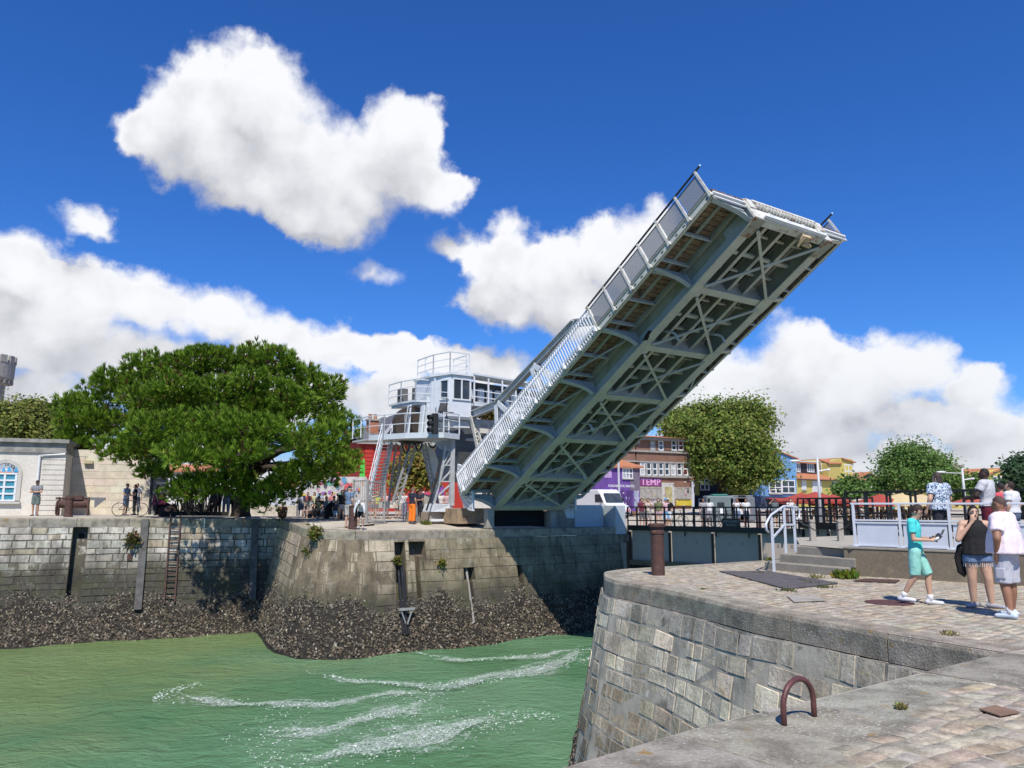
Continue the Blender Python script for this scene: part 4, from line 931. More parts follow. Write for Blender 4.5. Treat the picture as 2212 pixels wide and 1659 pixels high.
for i, (u, v0, v1, Y) in enumerate(((1061, 1142, 1099, 38.2), (1198, 1142, 1099, 41.3))):
    k = MB(); a = P(u-8, v0, Y); k.fbox(a, bw*.4, -bh*.35, UP*(P(u, v1, Y).z-a.z)); tag(k.build('pit_post', CONC, bevel=.015), ('pale stained post at the left of the dark pit below the bridge', 'pale stained post at the right of the dark pit below the bridge')[i], 'post')
k = MB(); a = P(1070, 1143, 40.2); k.fbox(a, bw*3.1, -bh*.2, UP*.95)
for i in range(4): k.bar(a+UP*(.15+.22*i)+bh*.05, a+bw*3.1+UP*(.15+.22*i)+bh*.05, .05, .16)
tag(k.build('pit_wall', pm('tarred_timber', (.02, .017, .014), .8, var=.5, bump=.4)), 'black tarred timber wall of the pit below the bridge', 'pit wall')
k = MB(); a = P(985, 1152, 37.6); k.bar(at_z(a, .40), at_z(a, .40)+bw*9, .30, .10); tag(k.build('cable_duct', CONC), 'thin concrete cable duct along the pier edge below the bridge', 'duct')
# the blue-grey machine cabin at the far side of the bridge
bc = P(1276, 1140, 42.3)
mcb = thing('machine_cabin', tuple(at_z(bc, -.6)), 'plain light blue grey steel machine cabin overhanging the channel wall beside the bridge', 'cabin')
SB = pm('light_steel_blue_paint', (.46, .50, .53), .45, var=.12, scale=2, bump=.03)
k = MB(); za, zb = P(1276, 1142, 42.3).z, P(1276, 1091, 42.3).z; k.fbox(at_z(P(1243, 1140, 42.3), za), bw*2.05, -bh*2.2, UP*(zb-za)); k.build('body', SB, mcb, bevel=.02)
k = MB(); q = P(1330, 1140, 42.9); zc = P(1330, 1184, 42.9).z; k.fbox(at_z(q, zc), bw*.75, -bh*1.6, UP*(P(1330, 1092, 42.9).z-zc)); k.build('side_box', SB, mcb, bevel=.02)
k = MB(); k.prism([P(1225, 1120, 42), P(1243, 1120, 42.4), P(1243, 1090, 42.4), P(1215, 1090, 42)], -bh*1.5); k.build('side_chute', LGREY, mcb)
# ---------------------------------------------------------------- trees
def leafmat(name, k=1.0, trans=.30): return pm(name, (k, k, k), .6, var=.15, scale=.6, bump=0, attr=True, spec=.25, trans=trans)
LEAF = leafmat('tree_leaves', 1.0, .42); NEEDLE = leafmat('pine_needles', 1.0, .22)
BARK = pm('dark_bark', (.075, .058, .045), .95, var=.6, scale=6, bump=.6, bscale=16)
def pxblob(u, v, ru, rv, Y, dz=None):
    c = P(u, v, Y); a = ru/F_PX*Y; b = rv/F_PX*Y; return (c, Vector((a, (dz if dz else (a+b)/2), b)))
def rdirs(n):
    d = rng.normal(size=(n, 3)); return d/np.linalg.norm(d, axis=1)[:, None]
def lobes(blobs, k=11, f=.36, jit_=.25):
    out = []
    for c, r in blobs:
        out.append((c, r*.60))
        for d in rdirs(k):
            if d[2] < -.75: continue
            q = .54+.30*rng.random(); s = f*(1+jit_*(rng.random()*2-1)); out.append((c+Vector((d[0]*r.x*q, d[1]*r.y*q, d[2]*r.z*q)), Vector((r.x*s+.1, r.y*s+.1, r.z*s+.1))))
    return out
def leaves(root, name, blobs, n, size, pal, clump=.45, per=26, mat=None, shell=.62, droop=0.0):
    blobs = lobes(blobs)
    wts = np.array([b[1].x*b[1].z+b[1].y*b[1].z for b in blobs]); wts = wts/wts.sum(); nc = max(1, n//per)
    bi = rng.choice(len(blobs), nc, p=wts); d = rdirs(nc); rad = (shell+(1-shell)*rng.random(nc)**.6)
    cen = np.array([list(blobs[i][0]) for i in bi]); R3 = np.array([list(blobs[i][1]) for i in bi])
    cc = cen+d*R3*rad[:, None]
    # leaves of a clump
    ci = np.repeat(np.arange(nc), per); N = len(ci); off = rng.normal(size=(N, 3))*clump*np.array([1, 1, .7])*(.6+.7*rng.random(nc))[ci][:, None]; p = cc[ci]+off
    p[:, 2] -= droop*rng.random(N)
    nrm = d[ci]*.7+rdirs(N)*.75+np.array([0, -.1, .55]); nrm /= np.linalg.norm(nrm, axis=1)[:, None]
    t = np.cross(nrm, rdirs(N)); t /= np.linalg.norm(t, axis=1)[:, None]+1e-9; w = np.cross(nrm, t)
    s = size*(.6+.8*rng.random(N))[:, None]; sw = s*.62
    V = np.stack([p-t*s*.5, p+w*sw*.5+nrm*s*.10, p+t*s*.55, p-w*sw*.5+nrm*s*.10], 1).reshape(-1, 3)
    F = np.arange(N*4).reshape(-1, 4); pal = np.array(pal); cb = pal[rng.integers(0, len(pal), nc)]
    col = cb[ci]*(.72+.56*rng.random((N, 1)))*(.9+.2*rng.random((N, 3)))
    return npmesh(name, V, F, mat or LEAF, root, col)
def limbs(root, base, tips, r0, name='trunk', fork=.35, mat=None, sub=3):
    base = v3(base); k = MB(); cen = sum(tips, Vector())/len(tips); top = base.lerp(cen, fork); top.x = base.x+(cen.x-base.x)*.3; top.y = base.y+(cen.y-base.y)*.3
    k.tube([base-UP*.15, base+UP*.1, base.lerp(top, .5)+Vector((.05*r0, 0, 0)), top], [r0*1.35, r0*1.1, r0*.9, r0*.75], 10)
    tr = k.build(name, mat or BARK, root, smooth=True)
    for tp in tips:
        k = MB(); md = top.lerp(tp, .5)+Vector((random.uniform(-.3, .3), random.uniform(-.3, .3), random.uniform(-.1, .3)))*(tp-top).length*.25
        k.tube([top-UP*r0*.6, top.lerp(md, .5), md, md.lerp(tp, .6), tp], [r0*.55, r0*.42, r0*.33, r0*.2, r0*.06], 7)
        for _ in range(sub):
            q = md.lerp(tp, random.random()); e = q+Vector((random.gauss(0, 1), random.gauss(0, 1), random.gauss(.4, .7)))*(tp-top).length*.22; k.tube([q, q.lerp(e, .5)+UP*.1, e], [r0*.2, r0*.13, r0*.03], 5)
        k.build('limb', mat or BARK, tr, smooth=True)
    return tr
def tree(name, base, blobs, n, size, pal, label, group=None, r0=.3, clump=.45, per=26, fork=.4, cat='tree', shell=.62, cores=True):
    t = thing(name, tuple(base), label, cat, group)
    limbs(t, base, [b[0]+Vector((random.uniform(-.2, .2)*b[1].x, 0, -.1*b[1].z)) for b in blobs], r0, fork=fork)
    leaves(t, 'crown', blobs, n, size, pal, clump, per, shell=shell); return t
# the big pine on the left quay
def pine():
    base = P(520, 1112, 44.0); base.z = 1.06
    t = thing('pine_tree', tuple(base), 'large spreading bright green umbrella pine on the left quay, its crown nearly reaching the ground', 'pine tree')
    B = [(520,778,100,40,43.5),(420,788,92,38,43),(615,802,82,42,43.5),(335,802,82,42,43),(690,855,66,46,43.5),(258,850,88,50,46.8),(390,852,108,48,41),(508,852,108,48,40.5),(612,876,88,46,41),(722,915,52,46,43),(182,892,64,50,47.5),(240,918,92,36,46.5),(350,925,102,46,38.5),(470,930,102,46,36.5),(580,945,88,44,36.2),(684,958,72,46,38.2),(168,958,52,26,46.2),(290,975,78,28,41),(420,985,80,32,35.6),(520,985,60,28,35.4),(727,1008,46,40,41),(655,1022,52,28,38.6),(450,1045,70,34,39.6),(400,1058,48,28,39.6),(520,1054,58,30,39.7),(600,1056,48,42,39.6),(330,1020,36,14,40),(560,1085,30,14,39.8),(692,1036,36,20,40.5),(520,900,120,50,44),(380,890,120,50,44.5)]
    bl = [pxblob(u, v, ru, rv, Y) for u, v, ru, rv, Y in B]
    tips = [bl[i][0] for i in (0, 1, 3, 4, 5, 6, 7, 8, 9, 10, 12, 13, 14, 15, 17, 18, 19, 20, 21, 24)]
    k = MB(); top = base+Vector((.25, -.2, 2.3)); k.tube([base-UP*.2, base+UP*.2, base+Vector((.1, -.05, 1.1)), top], [.62, .5, .42, .40], 12); tr = k.build('trunk', BARK, t, smooth=True)
    for tp in tips:
        k = MB(); md = top.lerp(tp, .55)+Vector((random.uniform(-.4, .4), random.uniform(-.4, .3), .35)); k.tube([top-UP*.25, top.lerp(md, .5)+UP*.15, md, md.lerp(tp, .6), tp], [.26, .22, .16, .1, .03], 8)
        for _ in range(5):
            q = top.lerp(md, .4+.6*random.random()) if random.random() < .5 else md.lerp(tp, random.random()); e = q+Vector((random.gauss(0, .9), random.gauss(-.2, .9), random.gauss(-.1, .7))); k.tube([q, q.lerp(e, .5)+Vector((0, 0, .12)), e], [.06, .04, .012], 5)
        k.build('limb', BARK, tr, smooth=True)
    # needle tufts: fans of narrow blades at the shoot ends, denser on the outside
    V, F, K = [], [], []
    bl = lobes(bl, 10, .40); area = np.array([b[1].x*b[1].z+b[1].x*b[1].y for b in bl]); pr = area/area.sum(); NT_ = 26000
    bi = rng.choice(len(bl), NT_, p=pr); d = rdirs(NT_); rad = np.where(rng.random(NT_) < .30, .25+.4*rng.random(NT_), .74+.28*rng.random(NT_)**.6)
    cen = np.array([list(bl[i][0]) for i in bi]); R3 = np.array([list(bl[i][1]) for i in bi])
    lump = 1+.13*np.sin(d[:, 0]*7+bi)+.10*np.sin(d[:, 2]*9+bi*2.1)
    p = cen+d*R3*(rad*lump)[:, None]
    keep = np.ones(NT_, bool)                               # drop tufts buried deep inside neighbouring blobs
    for i, b in enumerate(bl):
        q = (p-np.array(list(b[0])))/np.array(list(b[1])); keep &= ~((np.linalg.norm(q, axis=1) < .62) & (bi != i))
    p, d, bi, rad = p[keep], d[keep], bi[keep], rad[keep]; M = len(p)
    ax = d*.75+np.array([.12, -.10, .72])+rdirs(M)*.30; ax /= np.linalg.norm(ax, axis=1)[:, None]
    nb = 17; ti = np.repeat(np.arange(M), nb); N = len(ti)
    dr = ax[ti]+rdirs(N)*.42; dr /= np.linalg.norm(dr, axis=1)[:, None]
    L = (.24+.18*rng.random(N))[:, None]*(.8+.4*rng.random(M))[ti][:, None]; w = np.cross(dr, rdirs(N)); w /= np.linalg.norm(w, axis=1)[:, None]+1e-9
    q = p[ti]-ax[ti]*.05; wd = .013+.010*rng.random((N, 1))
    V = np.stack([q-w*wd*.35, q+dr*L*.6-w*wd, q+dr*L*.6+w*wd, q+w*wd*.35], 1)
    tip = q+dr*L; V2 = np.stack([q+dr*L*.6-w*wd, tip, tip, q+dr*L*.6+w*wd], 1)
    V = np.stack([q-w*wd*.4, q+dr*L*.55-w*wd, tip, q+dr*L*.55+w*wd], 1).reshape(-1, 3)
    pal = np.array([(.165, .285, .020), (.195, .32, .026), (.13, .225, .018), (.23, .34, .036), (.10, .17, .015)])
    cl = pal[rng.integers(0, 5, M)]
    brown = rng.random(M) < .035; cl[brown] = (.16, .10, .035)
    col = cl[ti]*(.75+.5*rng.random((N, 1)))
    npmesh('crown', V, np.arange(N*4).reshape(-1, 4), NEEDLE, t, col)
    # twigs inside so that gaps show wood
    k = MB()
    for _ in range(420):
        i = rng.integers(0, len(bl)); b = bl[i]; dd = Vector(rdirs(1)[0]); a = b[0]+Vector((dd.x*b[1].x, dd.y*b[1].y, dd.z*b[1].z))*.25; e = b[0]+Vector((dd.x*b[1].x, dd.y*b[1].y, dd.z*b[1].z))*.95
        k.tube([a, a.lerp(e, .5)+Vector((random.gauss(0, .1), 0, -.08)), e], [.04, .028, .01], 4, cap=False)
    k.build('twigs', BARK, t)['kind'] = 'stuff'
pine()
OLIVE = [(.20, .275, .05), (.16, .24, .045), (.24, .30, .065), (.12, .18, .035), (.28, .30, .08)]
GREEN = [(.13, .24, .055), (.17, .28, .07), (.10, .19, .045), (.19, .29, .085)]
YELLOW = [(.26, .25, .05), (.18, .20, .045), (.33, .30, .07), (.12, .15, .04), (.28, .20, .06)]
def pxtree(name, u, vb, Y, blobs, n, size, pal, label, group=None, r0=.3, zb=None, **kw):
    b = P(u, vb, Y)
    if zb is not None: b.z = zb
    return tree(name, b, [pxblob(x, y, a, c, Y+dy) for x, y, a, c, dy in blobs], n, size, pal, label, group, r0, **kw)
pxtree('plane_tree', 1556, 1095, 96, [(1575,905,70,42,0),(1500,915,55,40,2),(1628,915,38,46,0),(1545,945,80,55,-3),(1612,972,62,56,-3),(1490,960,50,45,2),(1560,1000,58,40,-4),(1668,1018,32,28,-3),(1610,1040,42,34,-4),(1585,880,45,22,0),(1455,920,32,30,3),(1522,1012,34,26,-3),(1640,975,34,40,-4)], 46000, .40, OLIVE, 'broad olive green plane tree between the brown graffiti building and the blue house', r0=.7, clump=.75, per=30, zb=.4, fork=.45)
pxtree('round_tree', 1965, 1098, 78, [(1950,985,50,30,0),(1985,990,46,32,0),(1925,1020,42,34,0),(1975,1030,60,38,-2),(2020,1020,38,36,0),(2045,1040,30,28,1),(1905,1050,24,18,0)], 20000, .28, GREEN, 'rounded green tree behind the black railing, left of the long haired man', r0=.3, clump=.6, zb=.4)
pxtree('small_tree', 1842, 1100, 74, [(1842,1052,24,22,0),(1850,1072,24,20,-1),(1825,1068,18,18,0)], 4200, .32, GREEN, 'small dark green tree in front of the yellow house with the shutters', r0=.14, clump=.4, zb=.4)
pxtree('street_tree', 2098, 1100, 80, [(2098,1055,32,26,0),(2120,1068,26,20,0),(2080,1072,20,18,0)], 5200, .34, GREEN, 'low green tree below the far yellow gabled house at the right', r0=.16, clump=.45, zb=.4)
pxtree('street_tree', 2205, 1100, 70, [(2200,1010,34,24,0),(2215,1040,44,30,-1),(2190,1062,30,22,0),(2240,1020,40,40,0)], 8000, .36, [(.05, .10, .04), (.06, .12, .05), (.08, .13, .06)], 'grey green tree at the far right behind the man in the white tee', r0=.25, clump=.5, zb=.4)
pxtree('olive_tree', 40, 1105, 62, [(30,890,48,34,0),(85,895,40,30,0),(60,925,60,36,-1),(5,920,40,40,0),(110,925,30,26,0)], 20000, .27, [(.24, .27, .06), (.18, .22, .05), (.28, .29, .07), (.13, .17, .04)], 'yellow green tree rising behind the flat roofed pale building at the far left', r0=.3, clump=.45, zb=1.0)
pxtree('climbing_tree', 900, 1095, 56, [(905,1030,32,24,0),(880,1010,24,30,0),(925,1045,26,18,0),(895,985,26,20,1),(872,1040,20,22,0),(925,1000,20,26,0)], 5200, .28, YELLOW, 'yellow leaved small tree in front of the red wall behind the tower legs', r0=.09, clump=.42, per=16, zb=.75)
pxtree('street_tree', 1235, 1085, 66, [(1065,872,18,12,0),(1088,885,22,16,0),(1050,868,14,10,0)], 2600, .3, [(.16, .12, .03), (.12, .12, .03), (.2, .13, .04)], 'brownish tree top showing between the bridge ties behind the tower', r0=.12, clump=.4, zb=.6) if 0 else None
pxtree('autumn_tree', 1065, 1085, 60, [(1055,880,26,13,0),(1085,890,28,14,0),(1040,880,16,12,0),(1070,905,30,14,0)], 3600, .3, [(.17, .12, .03), (.13, .13, .03), (.21, .13, .04)], 'brownish treetop showing between the bridge ties behind the white tower', r0=.14, clump=.4, zb=.6)
# ---------------------------------------------------------------- buildings: walls on a vertical plane, features placed on it
class Facade:
    def __init__(s, root, a, b): s.root = root; s.a = v3(a); s.d = v3(b)-v3(a); s.d.z = 0; s.d.normalize(); s.n = Vector((s.d.y, -s.d.x, 0)); s.n = s.n if s.n.y < 0 else -s.n
    def pt(s, u, v, o=0):
        r = ray(u, v); t = (s.a-Vector((0, 0, CAMZ))).dot(s.n)/r.dot(s.n); return r*t+Vector((0, 0, CAMZ))+s.n*o
    def wall(s, poly, depth, mat, name='wall', o=0, parent=None):
        k = MB(); k.prism([s.pt(u, v, o) for u, v in poly], -s.n*depth); return k.build(name, mat, parent or s.root)
    def rect(s, u0, v0, u1, v1, mat, th=.05, name='panel', parent=None, o=0):
        a, b = s.pt(u0, v1, o), s.pt(u1, v1, o); z = s.pt((u0+u1)/2, v0, o).z; zb = s.pt((u0+u1)/2, v1, o).z
        a.z = b.z = zb; k = MB(); k.fbox(a, b-a, s.n*th, UP*(z-zb)); k2 = k
        return k.build(name, mat, parent or s.root)
    def win(s, u0, v0, u1, v1, cols=2, rows=1, mat=None, fmat=None, fw=.07, sill=True, shutter=None, deep=.0, name='window'):
        a, b = s.pt(u0, v1), s.pt(u1, v1); z1 = s.pt((u0+u1)/2, v0).z; z0 = s.pt((u0+u1)/2, v1).z; a.z = b.z = z0; d = b-a
        k = MB(); k.fbox(a+s.n*.004, d, s.n*.012, UP*(z1-z0)); w = k.build(name, mat or GLASS, s.root)
        k = MB()
        for i in range(cols+1): q = a+d*(i/cols)+s.n*.03; k.bar(q, q+UP*(z1-z0), fw, .05, s.n)
        for j in range(rows+1): z = UP*((z1-z0)*j/rows); k.bar(a+s.n*.033+z-s.d*fw/2, b+s.n*.033+z+s.d*fw/2, fw, .056, s.n)
        k.build('frame', fmat or WHITE, w)
        if sill: k = MB(); k.bar(a-s.d*.12-UP*.1+s.n*.07, b+s.d*.12-UP*.1+s.n*.07, .16, .08); k.build('sill', CONC, w)
        if shutter: k = MB(); k.fbox(a+s.n*.066+UP*(z1-z0)*.0, d, s.n*.03, UP*(z1-z0)); k.build('shutter', shutter, w)
        return w
def letters(txt, fac, u0, v0, u1, v1, mat, parent, o=.03, name='lettering', mirror=False, ext=.01):
    cu = bpy.data.curves.new('lettering', 'FONT'); cu.body = txt; cu.size = 1; cu.extrude = 0; cu.offset = .02
    ob = bpy.data.objects.new('tmp_text', cu); C.objects.link(ob); dg = bpy.context.evaluated_depsgraph_get()
    me = bpy.data.meshes.new_from_object(ob.evaluated_get(dg)); bpy.data.objects.remove(ob); bpy.data.curves.remove(cu)
    xs = [v.co.x for v in me.vertices]; ys = [v.co.y for v in me.vertices]; x0, x1, y0, y1 = min(xs), max(xs), min(ys), max(ys)
    a, b = fac.pt(u0, v1, o), fac.pt(u1, v1, o); z0 = fac.pt((u0+u1)/2, v1).z; z1 = fac.pt((u0+u1)/2, v0).z; a.z = b.z = z0
    k = MB(); f_ = lambda x: 1-(x-x0)/(x1-x0) if mirror else (x-x0)/(x1-x0)
    vs = [a+(b-a)*f_(v.co.x)+UP*((z1-z0)*(v.co.y-y0)/(y1-y0)) for v in me.vertices]
    k.add(vs, [tuple(p.vertices)[::-1] if mirror else tuple(p.vertices) for p in me.polygons]); bpy.data.meshes.remove(me)
    return k.build(name, mat, parent)
RENDERW = pm('pale_render', (.66, .62, .54), .92, var=.45, scale=.9, col2=(.48, .45, .395), bump=.15, bscale=10, stain=(.37, .34, .30), sfac=(.58, .76), sscale=1.1, stretch=(1, 1, .5))
LIME = pm('cream_limestone_wall', (.68, .61, .49), .92, var=.4, scale=1.2, bump=.2, attr=False, stain=(.40, .36, .29), sfac=(.55, .7), sscale=.8)
# left building, in line with the quay
qd = Vector((.928, .371, 0)); qn = Vector((.371, -.928, 0))
def left_store():
    c = P(130, 1112, 42.5); c.z = 1.06; b = thing('quayside_store', tuple(c), 'flat roofed pale rendered building with a blue arched window on the left quay', 'building')
    f = Facade(b, c-qd*10, c); H = P(130, 950, 42.5).z-1.06
    k = MB(); k.fbox(c-qd*12-qn*9, qd*12, qn*9, UP*(H-.75)); k.build('wall', RENDERW, b)
    k = MB(); k.fbox(c-qd*12-qn*9+UP*(H-.745)-qd*.0, qd*12.05, qn*9.1, UP*.12); k.fbox(c-qd*12-qn*9+UP*(H-.62), qd*12, qn*9.02, UP*.42); k.fbox(c-qd*12-qn*9+UP*(H-.20), qd*12.15, qn*9.2, UP*.2); k.build('cornice', pm('grey_stained_cornice', (.33, .32, .29), .92, var=.5, bump=.2, stain=(.19, .18, .165), sfac=(.5, .7), sscale=1.2), b)
    k = MB()
    for i in range(12): k.fbox(c-qd*(1.05)+UP*(.02+i*(H-.85)/12)+qn*.0, qd*1.09, qn*.035, UP*((H-.85)/12-.035))
    k.build('quoin', RENDERW, b)
    k = MB(); q = c-qd*1.2+qn*.10; k.tube([q, q+UP*(H-.9), q+UP*(H-.8)+qd*1.2], .06, 8); k.build('downpipe', WHITE, b)
    # recessed wall to the right, 2.7 m back
    r = c-qn*2.7
    k = MB(); k.fbox(r-qn*6, qd*4.3, qn*6, UP*(H-.9)); k.build('rear_wall', LIME, b)
    k = MB()
    for i in range(9):
        z = i*.42; x = -(.3 if i % 2 else 0)
        while x < 4.2:
            w = random.uniform(.5, .95); x0, x1 = max(x, 0)+.01, min(x+w, 4.28)-.01
            if x1-x0 > .1: k.fbox(r+qd*x0+UP*(z+.01), qd*(x1-x0), qn*(.008+.012*random.random()), UP*.40, jit((.68, .61, .49), .06))
            x += w
    k.build('ashlar_course', pm('ashlar_blocks', (1, 1, 1), .92, var=.3, scale=2, bump=.2, attr=True), b)
    e = r+qd*4.3; k = MB()
    for i in range(12): k.fbox(e+UP*(.02+i*(H-.9)/12)-qn*.6, qd*.85, qn*.64, UP*((H-.9)/12-.03))
    k.build('pilaster', pm('grey_rusticated_stone', (.24, .235, .225), .9, var=.4, bump=.2), b)
    k = MB(); q = e+qn*.12-qd*.05; k.tube([q, q+UP*(H-1)], .07, 8); k.build('downpipe', pm('black_downpipe', (.05, .055, .065), .5, bump=0), b)
    k = MB(); k.box(f.pt(178, 993)-qn*2.7+qn*.12, (.45, .22, .18), .38); k.build('wall_lantern', pm('cream_lantern', (.50, .44, .28), .6, bump=0), b)
    # arched blue window
    uc, v0, v1, hw = 6, 1000, 1081, 27
    a = f.pt(uc-hw, v1); w_ = (f.pt(uc+hw, v1)-a).length; zz = f.pt(uc, v1).z; sp = f.pt(uc, 1023).z; a.z = zz
    arc = lambda rr, z=0, n=14: [a+qd*(w_/2-rr*math.cos(math.pi*i/n))+UP*(sp-zz+rr*math.sin(math.pi*i/n)) for i in range(n+1)]
    k = MB(); o_ = arc(w_/2+.20); i_ = arc(w_/2)
    ring = [a-qd*.2]+o_+[a+qd*(w_+.2)]; inn = [a]+i_+[a+qd*w_]
    for j in range(len(ring)-1): k.prism([ring[j]+qn*.002, ring[j+1]+qn*.002, inn[j+1]+qn*.002, inn[j]+qn*.002], qn*.06)
    wn = k.build('window', pm('pale_stone_surround', (.52, .50, .45), .9, var=.2, bump=.1), b)
    k = MB(); k.prism([p+qn*.01 for p in [a]+i_+[a+qd*w_]], qn*.015); k.build('pane', pm('turquoise_glass', (.06, .27, .36), .15, var=.4, scale=1.5, bump=0), wn)
    k = MB()
    for x in (.05, w_/2, w_-.05): k.bar(a+qd*x+qn*.05, a+qd*x+qn*.05+UP*(sp-zz), .10, .05, qn)
    for j in range(5): z = (sp-zz)*j/4; k.bar(a+qn*.055+UP*z, a+qd*w_+qn*.055+UP*z, .09, .06, qn)
    k.build('frame', WHITE, wn)
    k = MB(); k.prism([p+qn*.03+UP*.05 for p in arc(w_/2-.03)], qn*.01); k.build('fanlight_sign', pm('grey_fanlight', (.42, .46, .50), .6, bump=0), wn)
    k = MB(); k.prism([p+qn*.045+UP*.06 for p in arc(w_/2-.35)], qn*.01); k.build('fanlight_picture', pm('white_poster', (.75, .75, .72), .6, bump=0), wn)
    k = MB(); q = a+qn*.07+UP*(sp-zz+.10)
    for x, h_ in ((.38, .25), (.62, .32), (.95, .28)): k.prism([q+qd*x, q+qd*(x+.22), q+qd*(x+.1)+UP*h_], qn*.005)
    k.build('painted_sails', pm('blue_sail_paint', (.05, .35, .62), .6, bump=0), wn)
    k = MB(); k.prism([q+qd*.25-UP*.05, q+qd*(w_-.25)-UP*.05, q+qd*(w_-.3), q+qd*.3], qn*.005); k.build('painted_hull', pm('orange_hull_paint', (.65, .22, .05), .6, bump=0), wn)
    # lettering round the arch
    txt = 'ECOLES A LA VOILE'[-9:]
    for i, ch in enumerate(txt):
        if ch == ' ': continue
        t = R(100-i*11); rr = w_/2-.20; p = a+qd*(w_/2+rr*math.cos(t))+UP*(sp-zz+rr*math.sin(t)+.05)+qn*.048
        cu = bpy.data.curves.new('lt', 'FONT'); cu.body = ch; cu.size = .22; ob = bpy.data.objects.new('tmp', cu); C.objects.link(ob); dg = bpy.context.evaluated_depsgraph_get(); me = bpy.data.meshes.new_from_object(ob.evaluated_get(dg)); bpy.data.objects.remove(ob)
        s_, c_ = math.sin(t-math.pi/2), math.cos(t-math.pi/2); k = MB()
        k.add([p+qd*((v.co.x-.07)*c_-v.co.y*s_)+UP*((v.co.x-.07)*s_+v.co.y*c_) for v in me.vertices], [tuple(q.vertices) for q in me.polygons]); k.build('letter', BLACK, wn)
    k = MB(); k.bar(a-qd*.25-UP*.12+qn*.08, a+qd*(w_+.25)-UP*.12+qn*.08, .2, .12); k.build('sill', pm('pale_stone_surround', (.52, .50, .45)), wn)
left_store()
# far round tower
def far_tower():
    c = P(-52, 1090, 150); b = thing('stone_tower', (c.x, c.y, .6), 'grey round medieval stone tower with battlements far away at the left edge', 'tower'); k = MB(); TS = pm('grey_tower_stone', (.30, .28, .26), .95, var=.5, scale=.3, bump=.4, bscale=2)
    zt = P(0, 778, 150).z; k.lathe((c.x, c.y, .6), [(2.9, 0), (2.75, zt-7.2), (2.8, zt-5.6)], 28); k.build('shaft', TS, b)
    k = MB(); k.lathe((c.x, c.y, 0), [(2.8, zt-5.0), (4.1, zt-3.6), (4.2, zt-.6), (4.0, zt-.6)], 28); hd = k.build('parapet', TS, b)
    k = MB()
    for i in range(14):
        t = i*2*math.pi/14; k.box((c.x+4*math.cos(t), c.y+4*math.sin(t), zt+.1), (.55, 1.15, 1.4), t)
    k.build('battlements', TS, hd)
    k = MB()
    for i in range(22): t = i*2*math.pi/22; k.box((c.x+3.6*math.cos(t), c.y+3.6*math.sin(t), zt-4.3), (.9, .35, .8), t)
    k.build('corbel_ring', TS, hd)
far_tower()
def gable_roof(root, a, b, dep, ze, zr, mat, over=.3, name='roof'):   # ridge parallel to a-b
    d = (b-a).normalized(); n = Vector((d.y, -d.x, 0)); n = n if n.y < 0 else -n; a = a-d*over; b = b+d*over; k = MB(); mid = -n*dep/2
    p = [at_z(a+n*over, ze), at_z(b+n*over, ze), at_z(b+mid, zr), at_z(a+mid, zr), at_z(a-n*(dep+over), ze), at_z(b-n*(dep+over), ze)]
    k.prism([p[0], p[1], p[2], p[3]], UP*-.18); k.prism([p[3], p[2], p[5], p[4]], UP*-.18); return k.build(name, mat, root)
